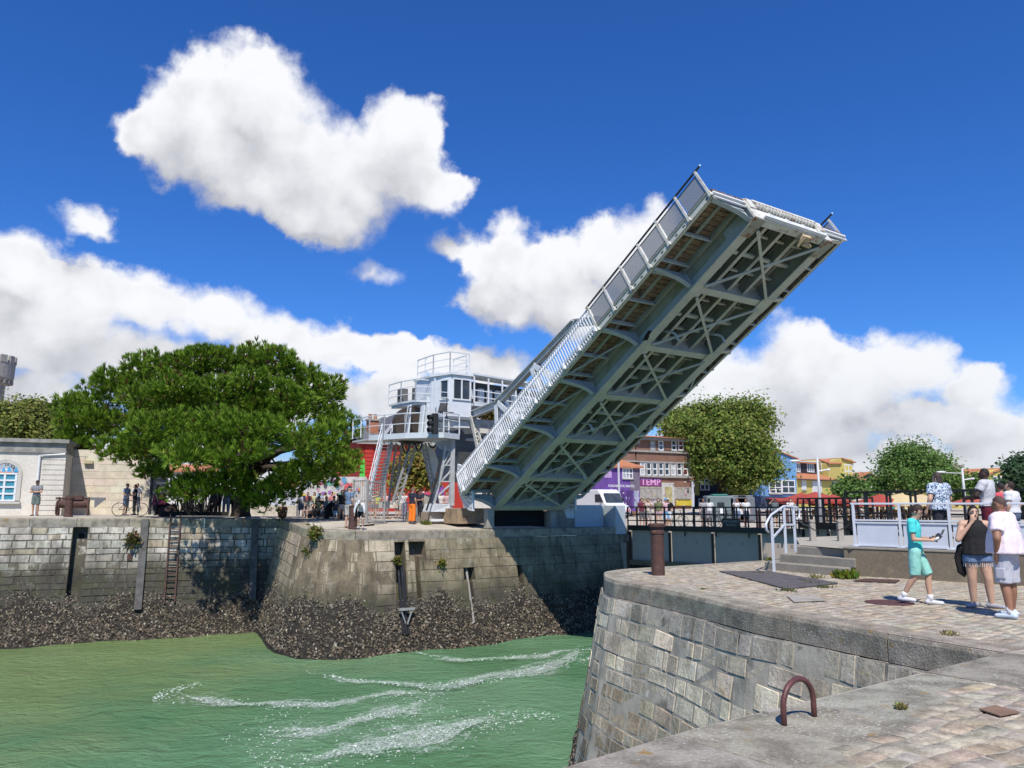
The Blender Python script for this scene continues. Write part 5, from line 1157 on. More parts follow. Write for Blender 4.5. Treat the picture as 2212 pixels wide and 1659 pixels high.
# red building behind the tower
def red_house():
    a, b = P(777, 1095, 62), P(1000, 1095, 66); r = thing('red_house', tuple(at_z(a, .6)), 'red painted building with grey slate roof and brick chimney behind the white bridge tower', 'building'); f = Facade(r, a, b)
    RED = pm('red_house_paint', (.42, .035, .022), .8, var=.4, scale=.5, col2=(.30, .03, .02), bump=.1)
    f.wall([(777, 1105), (1000, 1105), (1000, 950), (777, 950)], 9, RED)
    k = MB()
    for i in range(16): v0 = 955+i*8.5; q0, q1 = f.pt(788, v0+7), f.pt(806, v0); k.fbox(q0, f.d*(q1-q0).dot(f.d), f.n*.07, UP*(q1-q0).z)
    k.build('quoin', pm('red_quoin', (.47, .04, .028), .8, var=.2, bump=.1), r)
    k = MB(); p0, p1 = f.pt(770, 951), f.pt(1003, 951); k.bar(at_z(p0, p0.z-.1)+f.n*.15, at_z(p1, p0.z-.1)+f.n*.15, .4, .35); k.build('cornice', pm('grey_cornice', (.40, .39, .38), .8, bump=.1), r)
    ze = p0.z+.1; zr = f.pt(861, 889).z
    k = MB(); A0, B0 = f.pt(764, 949, .4), f.pt(1005, 949, .4); rg = f.pt(862, 889, -4.5); rg2 = f.pt(990, 889, -4.5); A1, B1 = A0-f.n*9.8, B0-f.n*9.8
    for q in (A0, B0, A1, B1): q.z = ze
    rg.z = rg2.z = zr; gl = f.pt(834, 900, -2.2)
    k.quad(A0, B0, rg2, rg); k.poly([A1, A0, rg]); k.quad(B1, A1, rg, rg2); k.poly([B0, B1, rg2]); k.build('roof', SLATE, r)
    g = f.pt(852, 949, .45); k = MB(); ga, gb, gp = f.pt(822, 945, .5), f.pt(895, 945, .5), f.pt(863, 892, .5); k.prism([ga, gb, gp], -f.n*3.5); k.build('gable', SLATE, r)
    k = MB(); k.bar(ga+f.n*.05, gp+f.n*.05, .25, .22); k.bar(gp+f.n*.05, gb+f.n*.05, .25, .22); k.build('bargeboard', pm('pale_grey_lead', (.45, .46, .48), .6, bump=0), r)
    k = MB(); q = f.pt(802, 936, -.8); k.fbox(q, f.d*.85, -f.n*.7, UP*(f.pt(802, 906, -.8).z-q.z)); ch = k.build('chimney', pm('chimney_brick', (.42, .17, .09), .9, var=.4, bump=.2), r)
    k = MB(); q2 = at_z(q, f.pt(802, 906, -.8).z)-f.d*.1+f.n*.1; k.fbox(q2, f.d*1.05, -f.n*.9, UP*.15); k.build('chimney_cap', CONC, ch)
    for i in (.25, .68): k = MB(); k.lathe(tuple(q2+f.d*(i+.05)-f.n*.4+UP*.15), [(.16, 0), (.14, .3), (.17, .4)], 10); k.build('chimney_pot', TILE, ch)
    GP = [((.10, .55, .08), [(776, 1040), (790, 1042), (793, 1010), (786, 990), (778, 1000)]), ((.72, .70, .72), [(777, 1075), (787, 1070), (790, 1045), (777, 1040)]), ((.35, .12, .40), [(779, 1088), (786, 1090), (788, 1060), (782, 1062)]), ((.20, .06, .30), [(930, 1075), (960, 1072), (958, 1050), (938, 1045)]), ((.55, .05, .15), [(905, 1085), (925, 1084), (930, 1062), (912, 1060)])]
    for c, pts in GP:
        k = MB(); k.prism([f.pt(u, v, .012) for u, v in pts], f.n*.006); k.build('graffiti', pm('graffiti_%02d_%02d_%02d' % tuple(int(x*99) for x in c), c, .8, var=.3, bump=0), r)
    rnd = random.Random(3)
    for i in range(26):
        u = rnd.uniform(640, 770); 
red_house()
def grafwall(name, a, b, v0, v1, u0, u1, label, base, seed, n=40):
    r = thing(name, tuple(at_z(a, .6)), label, 'wall'); f = Facade(r, a, b); f.wall([(u0, v1), (u1, v1), (u1, v0), (u0, v0)], .3, base); rnd = random.Random(seed)
    pal = [(.6, .58, .56), (.55, .10, .12), (.12, .32, .50), (.62, .30, .40), (.10, .40, .30), (.60, .45, .08), (.08, .08, .09), (.35, .15, .42), (.65, .25, .06)]
    for i in range(n*2):
        u, v = rnd.uniform(u0+3, u1-8), rnd.uniform(v0+4, v1-8); w, h = rnd.uniform(2, 8), rnd.uniform(2, 8); c = rnd.choice(pal); m = rnd.randint(8, 13)
        pts = [(min(u1, max(u0, u+w*math.cos(j*6.283/m)*rnd.uniform(.35, 1.25))), min(v1, max(v0, v+h*math.sin(j*6.283/m)*rnd.uniform(.6, 1.2)))) for j in range(m)]
        k = MB(); o = .006+.0008*i; k.prism([f.pt(x, y, o) for x, y in pts], f.n*.0005); k.build('graffiti', pm('graffiti_%02d_%02d_%02d' % tuple(int(x*99) for x in c), c, .8, var=.3, bump=0), r)
    return r
grafwall('graffiti_wall', P(640, 1095, 60), P(790, 1095, 62), 1030, 1108, 640, 792, 'low wall covered in bright graffiti behind the crowd between pine and tower', pm('whitewashed_wall', (.55, .54, .52), .9, var=.4, bump=.1), 5, 46)
# pale stone house glimpsed under the pine
def pale_house():
    a, b = P(283, 1110, 70), P(470, 1110, 74); r = thing('stone_house', tuple(at_z(a, .8)), 'pale stone house with grey slate roof glimpsed under the left branches of the pine', 'house'); f = Facade(r, a, b)
    f.wall([(283, 1112), (352, 1112), (352, 1000), (283, 1000)], 7, pm('pale_rubble_stone', (.50, .45, .36), .9, var=.5, scale=2, bump=.3)); f.wall([(352, 1112), (470, 1112), (470, 1015), (352, 1015)], 6, pm('white_house_render', (.62, .60, .57), .9, var=.2, bump=.05))
    k = MB(); p = [f.pt(280, 1000, .3), f.pt(355, 1000, .3), f.pt(350, 975, -3), f.pt(286, 975, -3)]; k.prism(p, UP*-.2); k.build('roof', SLATE, r)
    k = MB(); p = [f.pt(352, 1015, .3), f.pt(472, 1015, .3), f.pt(470, 1000, -3), f.pt(352, 1000, -3)]; k.prism(p, UP*-.2); k.build('side_roof', TILE, r)
    f.win(295, 1035, 315, 1060, 2, 2); f.win(365, 1030, 378, 1050, 2, 2); f.win(420, 1030, 433, 1050, 2, 2)
    f.rect(284, 1052, 290, 1092, pm('orange_red_door', (.50, .10, .05), .6, bump=0), .06, 'door')
    f.rect(324, 1000, 331, 1108, CONC, .25, 'pilaster')
pale_house()
lw = MB(); a, b = P(296, 1098, 56), P(640, 1100, 56); lw.prism([at_z(a, .8), at_z(b, .8), at_z(b, 1.6), at_z(a, 1.6)], (0, .5, 0)); tag(lw.build('garden_wall', pm('low_limestone_wall', (.52, .48, .40), .9, var=.4, bump=.2)), 'low pale stone wall behind the cyclists and the pine trunk', 'wall')
# purple and brown graffiti buildings
def brown():
    a, b = P(1380, 1097, 88), P(1494, 1097, 92); r = thing('brown_graffiti_building', tuple(at_z(a, .4)), 'three storey brown building with tiled roof and graffiti left of the plane tree', 'building'); f = Facade(r, a, b)
    BR_ = pm('brown_tile_cladding', (.235, .125, .085), .8, var=.35, scale=.8, bump=.08); GC = pm('grey_concrete_trim', (.34, .32, .29), .9, var=.4, bump=.1)
    f.wall([(1375, 1100), (1494, 1100), (1494, 950), (1375, 950)], 10, BR_)
    # curved left corner
    k = MB(); pts = []; c = f.pt(1375, 1100, -3.2)
    for i in range(9): t = R(90+i*11.25); pts.append(at_z(c+f.n*(3.2*math.sin(t))+f.d*(3.2*math.cos(t)), .4))
    pts += [at_z(c+f.d*-3.2-f.n*6, .4), at_z(c-f.n*6, .4)]; H = f.pt(1400, 950).z-.4; k.prism(pts, UP*H); k.build('curved_wall', BR_, r)
    cz = lambda v: f.pt(1400, v).z
    def band(v0, v1, o, mat, name):
        z0, z1 = cz(v1), cz(v0); q = [at_z(p, z0) for p in pts[:9]]; cc = at_z(c, z0); outer = [p+(p-cc).normalized()*o for p in q]
        k = MB(); e = at_z(f.pt(1494, 1000, o), z0); k.prism([e, at_z(f.pt(1376, 1000, o), z0)]+outer+[p+(cc-p).normalized()*.05 for p in q[::-1]]+[at_z(f.pt(1376, 1000, -.05), z0), at_z(f.pt(1494, 1000, -.05), z0)], UP*(z1-z0)); k.build(name, mat, r)
    band(945, 951, .5, GC, 'eaves_band'); band(973, 977, .18, GC, 'floor_band'); band(996, 999, .14, GC, 'window_band'); band(1027, 1031, .22, GC, 'window_sill_band')
    k = MB(); z = cz(945); e0, e1 = at_z(f.pt(1370, 950, .8), z), at_z(f.pt(1497, 950, .8), z); ap = at_z(f.pt(1412, 930, -5), cz(926)); ap2 = at_z(f.pt(1455, 930, -5), cz(930)); bk = [e1-f.n*11, at_z(c-f.d*4-f.n*6, z)]; lf = at_z(c-f.d*3.8, z)
    k.quad(e0, e1, ap2, ap); k.poly([e1, bk[0], ap2]); k.poly([lf, e0, ap]); k.poly([bk[1], lf, ap]); k.quad(bk[0], bk[1], ap, ap2); k.build('roof', TILE, r)
    redp = pm('red_curtain_glass', (.16, .03, .03), .3, bump=0); wht = pm('posters_in_window', (.50, .50, .47), .8, var=.5, scale=4, bump=0)
    for u0, u1, m in ((1405, 1415, 'w'), (1423, 1432, 0), (1451, 1460, 0), (1466, 1475, 1)): f.win(u0, 953, u1, 972, 1, 2, {'w': wht, 1: redp, 0: None}[m], GC if m == 'w' else None, .12)
    for u0, u1 in ((1417, 1422), (1434, 1450), (1476, 1492)): f.rect(u0, 953, u1, 972, BR_, .06, 'pier')
    for i in range(8):
        u = 1383.5+i*13.2; f.win(u, 1000, u+9, 1026, 1, 2, [wht, None, None, None, None, wht, None, redp][i], None, .14)
        f.rect(u+9.6, 999, u+12.2, 1027, GC, .16, 'mullion')
    sg = f.rect(1382.5, 1030.5, 1428, 1050, pm('purple_sign_paint', (.20, .05, .17), .7, bump=0), .03, 'painted_sign'); letters('TEMP', f, 1384, 1034, 1426.5, 1048, pm('pink_letter_paint', (.72, .36, .62), .7, bump=0), sg, .045)
    # ground floor
    f.rect(1382, 1052, 1494, 1078, pm('pale_plaster_band', (.40, .37, .33), .9, var=.5, bump=.1), .03, 'shopfront_wall')
    for u0, u1 in ((1384, 1394), (1397, 1407), (1409, 1419), (1421, 1427), (1463, 1474), (1477, 1488)): f.win(u0, 1054, u1, 1076, 1, 1, wht, GC, .10, deep=.03)
    d = f.rect(1430, 1043, 1456, 1092, pm('grey_white_doorcase', (.52, .50, .46), .8, var=.3, bump=0), .12, 'doorcase'); f.rect(1436, 1052, 1451, 1092, pm('yellow_graffiti_door', (.46, .40, .20), .8, var=.6, scale=2, bump=0), .04, 'door', d, o=.12)
    f.rect(1460, 1079, 1494, 1092, pm('yellow_tag_panel', (.62, .48, .05), .8, var=.5, scale=3, bump=0), .05, 'painted_panel'); f.rect(1384, 1079, 1428, 1097, pm('white_tag_panel', (.55, .53, .52), .8, var=.6, scale=2, col2=(.3, .1, .2), bump=0), .05, 'painted_panel')
    rnd = random.Random(9)
    for i in range(46):
        u, v = rnd.choice([(rnd.uniform(1384, 1428), rnd.uniform(1079, 1096)), (rnd.uniform(1432, 1455), rnd.uniform(1044, 1090)), (rnd.uniform(1460, 1492), rnd.uniform(1032, 1092)), (rnd.uniform(1384, 1490), rnd.uniform(1054, 1090))]); w, h = rnd.uniform(.8, 3.2), rnd.uniform(.8, 4); c = rnd.choice([(.08, .08, .09), (.65, .28, .42), (.62, .60, .58), (.62, .50, .08), (.10, .10, .12), (.45, .14, .30), (.65, .63, .6)])
        o = .135+.0006*i if 1430 < u < 1457 else .075+.0006*i; k = MB(); k.prism([f.pt(u+w*math.cos(j*1.0472)*rnd.uniform(.5, 1.2), v+h*math.sin(j*1.0472)*rnd.uniform(.5, 1.2), o) for j in range(6)], f.n*.0004); k.build('graffiti', pm('graffiti_%02d_%02d_%02d' % tuple(int(x*99) for x in c), c, .8, var=.3, bump=0), r)
brown()
def purple():
    a, b = P(1285, 1100, 80), P(1382, 1100, 83); r = thing('purple_house', tuple(at_z(a, .4)), 'purple painted house with protest lettering behind the white van under the bridge', 'house'); f = Facade(r, a, b)
    f.wall([(1285, 1104), (1382, 1104), (1382, 1008), (1285, 1008)], 8, pm('purple_paint', (.14, .065, .29), .8, var=.35, scale=.8, bump=.06, stain=(.20, .14, .28), sfac=(.6, .75)))
    f.rect(1362, 1010, 1382, 1060, pm('grey_weathered_plaster', (.17, .14, .19), .9, var=.5, scale=1.2, bump=.1), .03, 'weathered_strip')
    gable_roof(r, f.pt(1285, 1008), f.pt(1382, 1008), 8, f.pt(1340, 1007).z, f.pt(1340, 985, -4).z, TILE)
    f.win(1345, 1012, 1366, 1033, 3, 2, pm('sheeted_panes', (.42, .43, .44), .5, var=.6, scale=3, bump=0), None, .1); f.rect(1305, 1015, 1321, 1032, pm('lilac_poster', (.45, .30, .55), .8, bump=0), .04, 'poster')
    letters('FUNDAMENTAL RIGHTS!!', f, 1314, 1047, 1370, 1052.5, pm('white_letter_paint', (.72, .70, .74), .7, bump=0), r, .035, 'painted_slogan')
    for u0, u1, c in ((1326, 1336, 0), (1338, 1350, 1), (1353, 1366, 1), (1370, 1380, 0)): f.rect(u0, 1060, u1, 1098, pm('purple_door', (.08, .035, .16), .7, var=.4, bump=0) if c else pm('sticker_covered_door', (.35, .38, .48), .8, var=.6, scale=3, bump=0), .05, 'door')
    rnd = random.Random(4)
    for i in range(26):
        u, v, w, h = rnd.uniform(1320, 1380), rnd.uniform(1056, 1098), rnd.uniform(.8, 3), rnd.uniform(1, 4); c = rnd.choice([(.65, .62, .66), (.30, .40, .55), (.08, .06, .12), (.5, .35, .6)])
        k = MB(); k.prism([f.pt(u+w*math.cos(j*1.0472)*rnd.uniform(.5, 1.2), v+h*math.sin(j*1.0472)*rnd.uniform(.5, 1.2), .06+.0006*i) for j in range(6)], f.n*.0004); k.build('graffiti', pm('graffiti_%02d_%02d_%02d' % tuple(int(x*99) for x in c), c, .8, var=.3, bump=0), r)
purple()
YEL = pm('yellow_cladding', (.56, .46, .12), .75, var=.15, scale=.6, bump=.12, bscale=4, stretch=(1, 1, 8)); BLU = pm('sky_blue_cladding', (.14, .31, .55), .7, var=.15, scale=.5, bump=.12, bscale=5)
def right_row(P0=P):
    P = lambda u, v, Y: P0(u, v, Y*1.25)
    # blue gabled house
    a, b = P(1646, 1098, 82), P(1721, 1098, 84); r = thing('blue_gabled_house', tuple(at_z(a, .4)), 'sky blue clad house with a steep gable and red awning right of the plane tree', 'house'); f = Facade(r, a, b)
    f.wall([(1628, 1098), (1721, 1098), (1720, 990), (1680, 974.5), (1640, 990), (1628, 990)], 5, BLU)
    k = MB(); g = f.pt(1680, 973.6, .25)
    for e in (f.pt(1723, 990.4, .25), f.pt(1636, 990.4, .25)): k.prism([g, e, e-UP*.14, g-UP*.14], -f.n*8)
    k.build('roof', TILE, r)
    f.win(1662, 1041, 1688, 1065, 2, 2, None, None, .12); f.win(1690, 1038, 1717, 1065, 2, 2, None, None, .14); f.win(1665, 1058, 1688, 1066, 2, 1, None, None, .12)
    f.rect(1628, 1072, 1721, 1098, pm('dark_blue_shopfront', (.045, .07, .13), .6, bump=0), .08, 'shopfront')
    f.rect(1672, 1078, 1717, 1096, DARKM, .02, 'doorway', o=.08); f.rect(1714, 1076, 1719, 1098, WHITE, .05, 'corner_post', o=.09)
    k = MB(); p = [f.pt(1653, 1076, .1), f.pt(1717, 1076, .1), f.pt(1716, 1081, 2.6), f.pt(1654, 1081, 2.6)]; k.prism(p, UP*-.08); aw = k.build('awning', pm('red_awning_cloth', (.36, .05, .045), .8, var=.15, bump=0), r)
    k = MB(); k.bar(p[3]-UP*.15, p[2]-UP*.15, .04, .28); k.build('valance', pm('white_red_valance', (.62, .50, .48), .8, bump=0), aw)
    # yellow house with shutters
    a2, b2 = P(1721, 1098, 84), P(1817, 1098, 95); r2 = thing('yellow_house', tuple(at_z(a2, .4)), 'yellow house with white roller shutters and black clad upper floor beside the blue house', 'house'); g = Facade(r2, a2, b2)
    g.wall([(1721, 1098), (1817, 1098), (1817, 1035), (1721, 1030)], 9, YEL)
    g.wall([(1719.5, 1032), (1789, 1036), (1789, 1000), (1719.5, 994)], 6, pm('black_cladding', (.022, .02, .028), .7, var=.2, bump=.1), 'upper_floor', o=-1.6)
    k = MB(); p = [g.pt(1720, 1033.5, .4), g.pt(1818, 1037, .4), g.pt(1791, 1023, -1.7), g.pt(1720, 1019, -1.7)]; k.prism(p, UP*-.14); k.build('lower_roof', TILE, r2)
    k = MB(); p = [g.pt(1718, 995, -1.2), g.pt(1790, 1000, -1.2), g.pt(1762, 984, -5), g.pt(1697, 979, -5)]; k.prism(p, UP*-.16); k.build('roof', TILE, r2)
    k = MB(); k.bar(g.pt(1720, 1036, .42), g.pt(1818, 1039, .42), .14, .12); k.tube([g.pt(1797, 1040, .1), g.pt(1798, 1097, .1)], .06, 6); k.build('gutter', BLACK, r2)
    sh = pm('white_roller_shutter', (.66, .66, .64), .6, var=.1, bump=.1)
    g.win(1732, 1037, 1741, 1058, 1, 1, None, None, .16, shutter=sh); g.win(1756, 1040, 1775, 1071, 1, 1, None, None, .16, shutter=sh); g.win(1798, 1041, 1808, 1061, 2, 1, None, None, .16)
    h2 = Facade(r2, g.pt(1720, 1030, -1.6), g.pt(1789, 1030, -1.6))
    for u0, u1 in ((1720.5, 1728), (1744, 1758), (1774, 1784)): h2.win(u0, 1001, u1, 1019, 3 if u1-u0 > 9 else 2, 1, None, None, .2)
    # yellow box house
    a3, b3 = P(1790, 1098, 93), P(1844, 1098, 96); r3 = thing('yellow_box_house', tuple(at_z(a3, .4)), 'tall olive yellow house with corner window behind the shuttered yellow house', 'house'); q = Facade(r3, a3, b3)
    q.wall([(1789, 1098), (1843, 1098), (1843, 998), (1817, 990), (1789, 1000)], 8, pm('olive_yellow_boards', (.47, .39, .12), .75, var=.15, bump=.15, bscale=4, stretch=(1, 1, 8)))
    q.rect(1816, 991, 1843, 1040, YEL, .05, 'front_bay'); q.win(1826, 1004, 1842, 1032, 2, 2, None, None, .16)
    k = MB(); p = [q.pt(1787, 1000, .3), q.pt(1816, 1000, .3), q.pt(1817, 989, -2), q.pt(1793, 991, -2)]; k.prism(p, UP*-.15); p = [q.pt(1816, 989, .35), q.pt(1845, 998, .35), q.pt(1845, 998, -7), q.pt(1816, 989, -7)]; k.prism(p, UP*-.15); k.build('roof', TILE, r3)
    # pale blue house and far gable
    a4, b4 = P(1846, 1098, 96), P(1900, 1098, 99); r4 = thing('pale_blue_house', tuple(at_z(a4, .4)), 'pale blue house with a white garage shutter behind the small dark tree', 'house'); w = Facade(r4, a4, b4)
    w.wall([(1840, 1098), (1893, 1098), (1893, 1042), (1840, 1032)], 8, pm('pale_blue_render', (.42, .47, .55), .8, var=.15, bump=.05)); w.rect(1867, 1050, 1888, 1085, sh, .06, 'garage_shutter')
    k = MB(); p = [w.pt(1838, 1033, .3), w.pt(1894, 1043, .3), w.pt(1880, 1025, -3), w.pt(1838, 1020, -3)]; k.prism(p, UP*-.16); k.build('roof', TILE, r4)
    a5, b5 = P(1855, 1098, 112), P(1930, 1098, 114); r5 = thing('far_gabled_house', tuple(at_z(a5, .5)), 'far yellow house whose wide gable window shows over the pale blue house roof', 'house'); x = Facade(r5, a5, b5)
    x.wall([(1858, 1098), (1900, 1098), (1900, 1036), (1876, 1020), (1858, 1030)], 9, YEL); k = MB(); k.prism([x.pt(1862, 1034, .03), x.pt(1893, 1036, .03), x.pt(1888, 1026, .03), x.pt(1874, 1023, .03)], x.n*.05); wn = k.build('window', GLASS, r5)
    k = MB(); e0, e1, ap = x.pt(1855, 1031, .3), x.pt(1903, 1038, .3), x.pt(1876, 1019, .3)
    for e in (e0, e1): k.prism([ap, e, e-UP*.2, ap-UP*.2], -x.n*9.5)
    k.build('roof', TILE, r5)
    a6, b6 = P(2068, 1098, 100), P(2172, 1098, 104); r6 = thing('far_yellow_house', tuple(at_z(a6, .5)), 'yellow gabled house with rooftop vent behind the man in the grey tee', 'house'); y = Facade(r6, a6, b6)
    y.wall([(2066, 1098), (2176, 1098), (2176, 1030), (2158, 1012), (2120, 1028), (2066, 1028)], 8, YEL); y.win(2146, 1030, 2172, 1052, 3, 1, None, None, .16)
    k = MB(); p = [y.pt(2060, 1028, .3), y.pt(2120, 1030, .3), y.pt(2160, 1011, .3), y.pt(2160, 1010, -5), y.pt(2062, 1012, -4)]; k.prism(p, UP*-.2); k.build('roof', TILE, r6)
    k = MB(); k.fbox(y.pt(2100, 1012, -3), y.d*2.0, -y.n*1, UP*.7); k.fbox(y.pt(2097, 1005, -3), y.d*2.6, -y.n*1.2, UP*.25); k.tube([y.pt(2108, 1005, -3.4), y.pt(2108, 997, -3.4)], .3, 8); k.build('roof_vent', CONC, r6)
    # dark houses behind the plane tree
    a7, b7 = P(1494, 1098, 84), P(1630, 1098, 82); r7 = thing('dark_terrace', tuple(at_z(a7, .4)), 'dark blue and black terrace of houses in the shade behind the plane tree', 'house'); d = Facade(r7, a7, b7)
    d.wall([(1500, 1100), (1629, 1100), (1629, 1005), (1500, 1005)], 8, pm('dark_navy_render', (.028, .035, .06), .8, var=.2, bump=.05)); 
    for u in (1514, 1562, 1600): d.win(u, 1035, u+18, 1058, 2, 2, None, None, .16)
    d.rect(1501, 1040, 1511, 1070, YEL, .06, 'yellow_panel')
    for u in (1510, 1545, 1568): d.win(u, 1078, u+16, 1090, 2, 1, None, None, .14)
    k = MB(); p = [d.pt(1498, 1006, .3), d.pt(1629, 1006, .3), d.pt(1629, 990, -4), d.pt(1498, 990, -4)]; k.prism(p, UP*-.2); k.build('roof', TILE, r7)
right_row()
# a row of houses to the right and a far town line so the horizon is never empty
def far_town():
    rnd = random.Random(21)
    for i in range(15):
        u = 560+i*112+rnd.uniform(-20, 20); Y = rnd.uniform(160, 190); a, b = P(u, 1097, Y), P(u+rnd.uniform(70, 110), 1097, Y+rnd.uniform(-3, 3)); h = rnd.uniform(4.5, 7)
        c = rnd.choice([(.55, .52, .46), (.50, .44, .34), (.58, .50, .28), (.46, .47, .50)]); r = thing('town_house', tuple(at_z(a, .5)), 'pale far town house with tiled roof low on the horizon behind the quays', 'house', 'far houses along the horizon'); f = Facade(r, a, b)
        k = MB(); a0, b0 = at_z(a, .5), at_z(b, .5); k.prism([a0, b0, b0-f.n*9, a0-f.n*9], UP*h); k.build('wall', pm('far_render_%d' % int(c[0]*100+c[2]*10), c, .9, var=.3, bump=0), r); gable_roof(r, a0, b0, 9, .5+h, .5+h+1.8, TILE)
        for j in range(4):
            q = a0.lerp(b0, (j+.5)/4)+UP*(h*.55)+f.n*.03; k = MB(); k.fbox(q-f.d*.5, f.d*1.0, f.n*.02, UP*1.4); k.build('window', GLASS, r)
far_town()
# ---------------------------------------------------------------- people
def cap(m, p0, p1, r0, r1, f=1.0, side=None, n=12, e0=True, e1=True):    # tapered limb; f squeezes it across 'side'
    p0, p1 = v3(p0), v3(p1); d = (p1-p0); L = d.length; d = d.normalized() if L > 1e-5 else Vector((0, 0, 1))
    s = v3(side) if side is not None else Vector((1, 0, 0)); s = s-d*s.dot(d)
    if s.length < .05: s = Vector((0, 1, 0))-d*d.y
    s.normalize(); t = d.cross(s); rings = []
    if e0: rings += [(p0-d*(r0*math.sin(a)), r0*math.cos(a)) for a in (1.35, .85, .4)]
    rings += [(p0, r0), (p0.lerp(p1, .5), (r0+r1)/2), (p1, r1)]
    if e1: rings += [(p1+d*(r1*math.sin(a)), r1*math.cos(a)) for a in (.4, .85, 1.35)]
    vs = [c+s*(r*math.cos(2*math.pi*k/n))+t*(r*f*math.sin(2*math.pi*k/n)) for c, r in rings for k in range(n)]; q = len(rings)
    fs = [(i*n+k, i*n+(k+1) % n, (i+1)*n+(k+1) % n, (i+1)*n+k) for i in range(q-1) for k in range(n)]+[tuple(range(n-1, -1, -1)), tuple(range((q-1)*n, q*n))]
    m.add(vs, fs)
def fuse(m, name, vox, it=4):
    me = m.mesh(name); ob = bpy.data.objects.new('tmp_fuse', me); C.objects.link(ob)
    r = ob.modifiers.new('r', 'REMESH'); r.mode = 'VOXEL'; r.voxel_size = vox; r.use_smooth_shade = True
    s = ob.modifiers.new('s', 'SMOOTH'); s.factor = .5; s.iterations = it
    dg = bpy.context.evaluated_depsgraph_get(); out = bpy.data.meshes.new_from_object(ob.evaluated_get(dg)); out.name = name
    bpy.data.objects.remove(ob); bpy.data.meshes.remove(me)
    out.polygons.foreach_set('use_smooth', [True]*len(out.polygons)); return out
S0 = dict(pel=(0, 0, .94), wai=(0, 0, 1.10), che=(0, .0, 1.30), nek=(0, .01, 1.47), hed=(0, -.025, 1.615),
          hl=(.095, 0, .90), kl=(.105, -.01, .50), al=(.11, .03, .09), hr=(-.095, 0, .90), kr=(-.105, -.01, .50), ar=(-.11, .03, .09),
          sl=(.185, 0, 1.415), el=(.235, .03, 1.13), wl=(.245, -.06, .88), sr=(-.185, 0, 1.415), er=(-.235, .03, 1.13), wr=(-.245, -.06, .88), look=(0, -1, 0), tl=None, tr=None)
POSE = {
 'stand': {}, 'relaxed': dict(al=(.16, -.08, .09), kl=(.13, -.07, .50)),
 'hips': dict(el=(.36, .09, 1.17), wl=(.17, -.04, 1.02), er=(-.36, .09, 1.17), wr=(-.17, -.04, 1.02)),
 'crossed': dict(el=(.25, -.10, 1.17), wl=(-.05, -.20, 1.20), er=(-.25, -.10, 1.17), wr=(.06, -.22, 1.16)),
 'phone': dict(el=(.24, -.22, 1.28), wl=(.10, -.28, 1.52), er=(-.24, -.22, 1.28), wr=(-.10, -.28, 1.52)),
 'shade': dict(er=(-.34, -.06, 1.42), wr=(-.11, -.14, 1.66)),
 'point': dict(el=(.24, -.20, 1.22), wl=(.22, -.44, 1.20)),
 'hold': dict(el=(.25, -.02, 1.15), wl=(.12, -.26, 1.10), er=(-.25, -.02, 1.15), wr=(-.12, -.26, 1.10)),
 'lean': dict(el=(.26, -.14, 1.16), wl=(.30, -.38, 1.06), er=(-.24, .04, 1.13)),
 'bend': dict(pel=(0, .10, .86), wai=(0, .05, 1.0), che=(0, -.16, 1.13), nek=(0, -.30, 1.24), hed=(0, -.41, 1.32), hl=(.10, .10, .84), hr=(-.10, .10, .84), kl=(.13, -.04, .46), kr=(-.13, -.04, .46), sl=(.18, -.24, 1.21), sr=(-.18, -.24, 1.21), el=(.26, -.28, .95), wl=(.26, -.30, .72), er=(-.26, -.28, .95), wr=(-.26, -.30, .72), look=(0, -.8, -.6)),
 'sit': dict(pel=(0, .05, .50), wai=(0, .06, .68), che=(0, .03, .90), nek=(0, .0, 1.07), hed=(0, -.05, 1.21), hl=(.10, 0, .48), hr=(-.10, 0, .48), kl=(.13, -.42, .50), kr=(-.13, -.42, .50), al=(.13, -.45, .09), ar=(-.13, -.40, .09), sl=(.185, .02, 1.01), sr=(-.185, .02, 1.01), el=(.25, -.06, .76), wl=(.12, -.30, .66), er=(-.25, -.06, .76), wr=(-.12, -.30, .66)),
 'squat': dict(pel=(0, .15, .22), wai=(0, .08, .38), che=(0, -.04, .58), nek=(0, -.10, .74), hed=(0, -.16, .87), hl=(.10, .12, .20), hr=(-.10, .12, .20), kl=(.17, -.30, .42), kr=(-.17, -.30, .42), al=(.15, -.12, .08), ar=(-.15, -.12, .08), sl=(.18, -.06, .68), sr=(-.18, -.06, .68), el=(.24, -.22, .46), wl=(.10, -.38, .40), er=(-.24, -.22, .46), wr=(-.10, -.38, .40)),
 'walk': dict(kl=(.10, -.16, .50), al=(.10, -.20, .09), kr=(-.10, .02, .48), ar=(-.10, .26, .14), el=(.24, .10, 1.14), wl=(.24, .02, .90), er=(-.24, -.06, 1.13), wr=(-.22, -.20, .92)),
}
SK = {}
def skinm(i):
    c = [(.52, .32, .22), (.44, .25, .16), (.30, .15, .09), (.055, .03, .02), (.56, .38, .28)][i]
    return pm('skin_tone_%s' % 'abcde'[i], c, .55, var=.12, scale=9, bump=.03)
def cloth(c, nm=None): return pm(nm or 'cloth_%02d_%02d_%02d' % tuple(int(x*99) for x in c), c, .85, var=.18, scale=7, bump=.12, bscale=60)
from mathutils import noise as mn
def folds(me, vox):
    if vox > .017: return me
    for v in me.vertices:
        c = v.co; k = mn.noise(Vector((c.x*11, c.y*11, c.z*5+c.x*6)))*.6+mn.noise(Vector((c.x*22+c.z*9, c.y*22, c.z*13)))*.35
        v.co = c+v.normal*(k*.016)
    return me
def P_(pose, over=None):
    s = dict(S0); s.update(POSE[pose] if isinstance(pose, str) else pose); s.update(over or {}); return {k: (Vector(v) if v is not None else None) for k, v in s.items()}
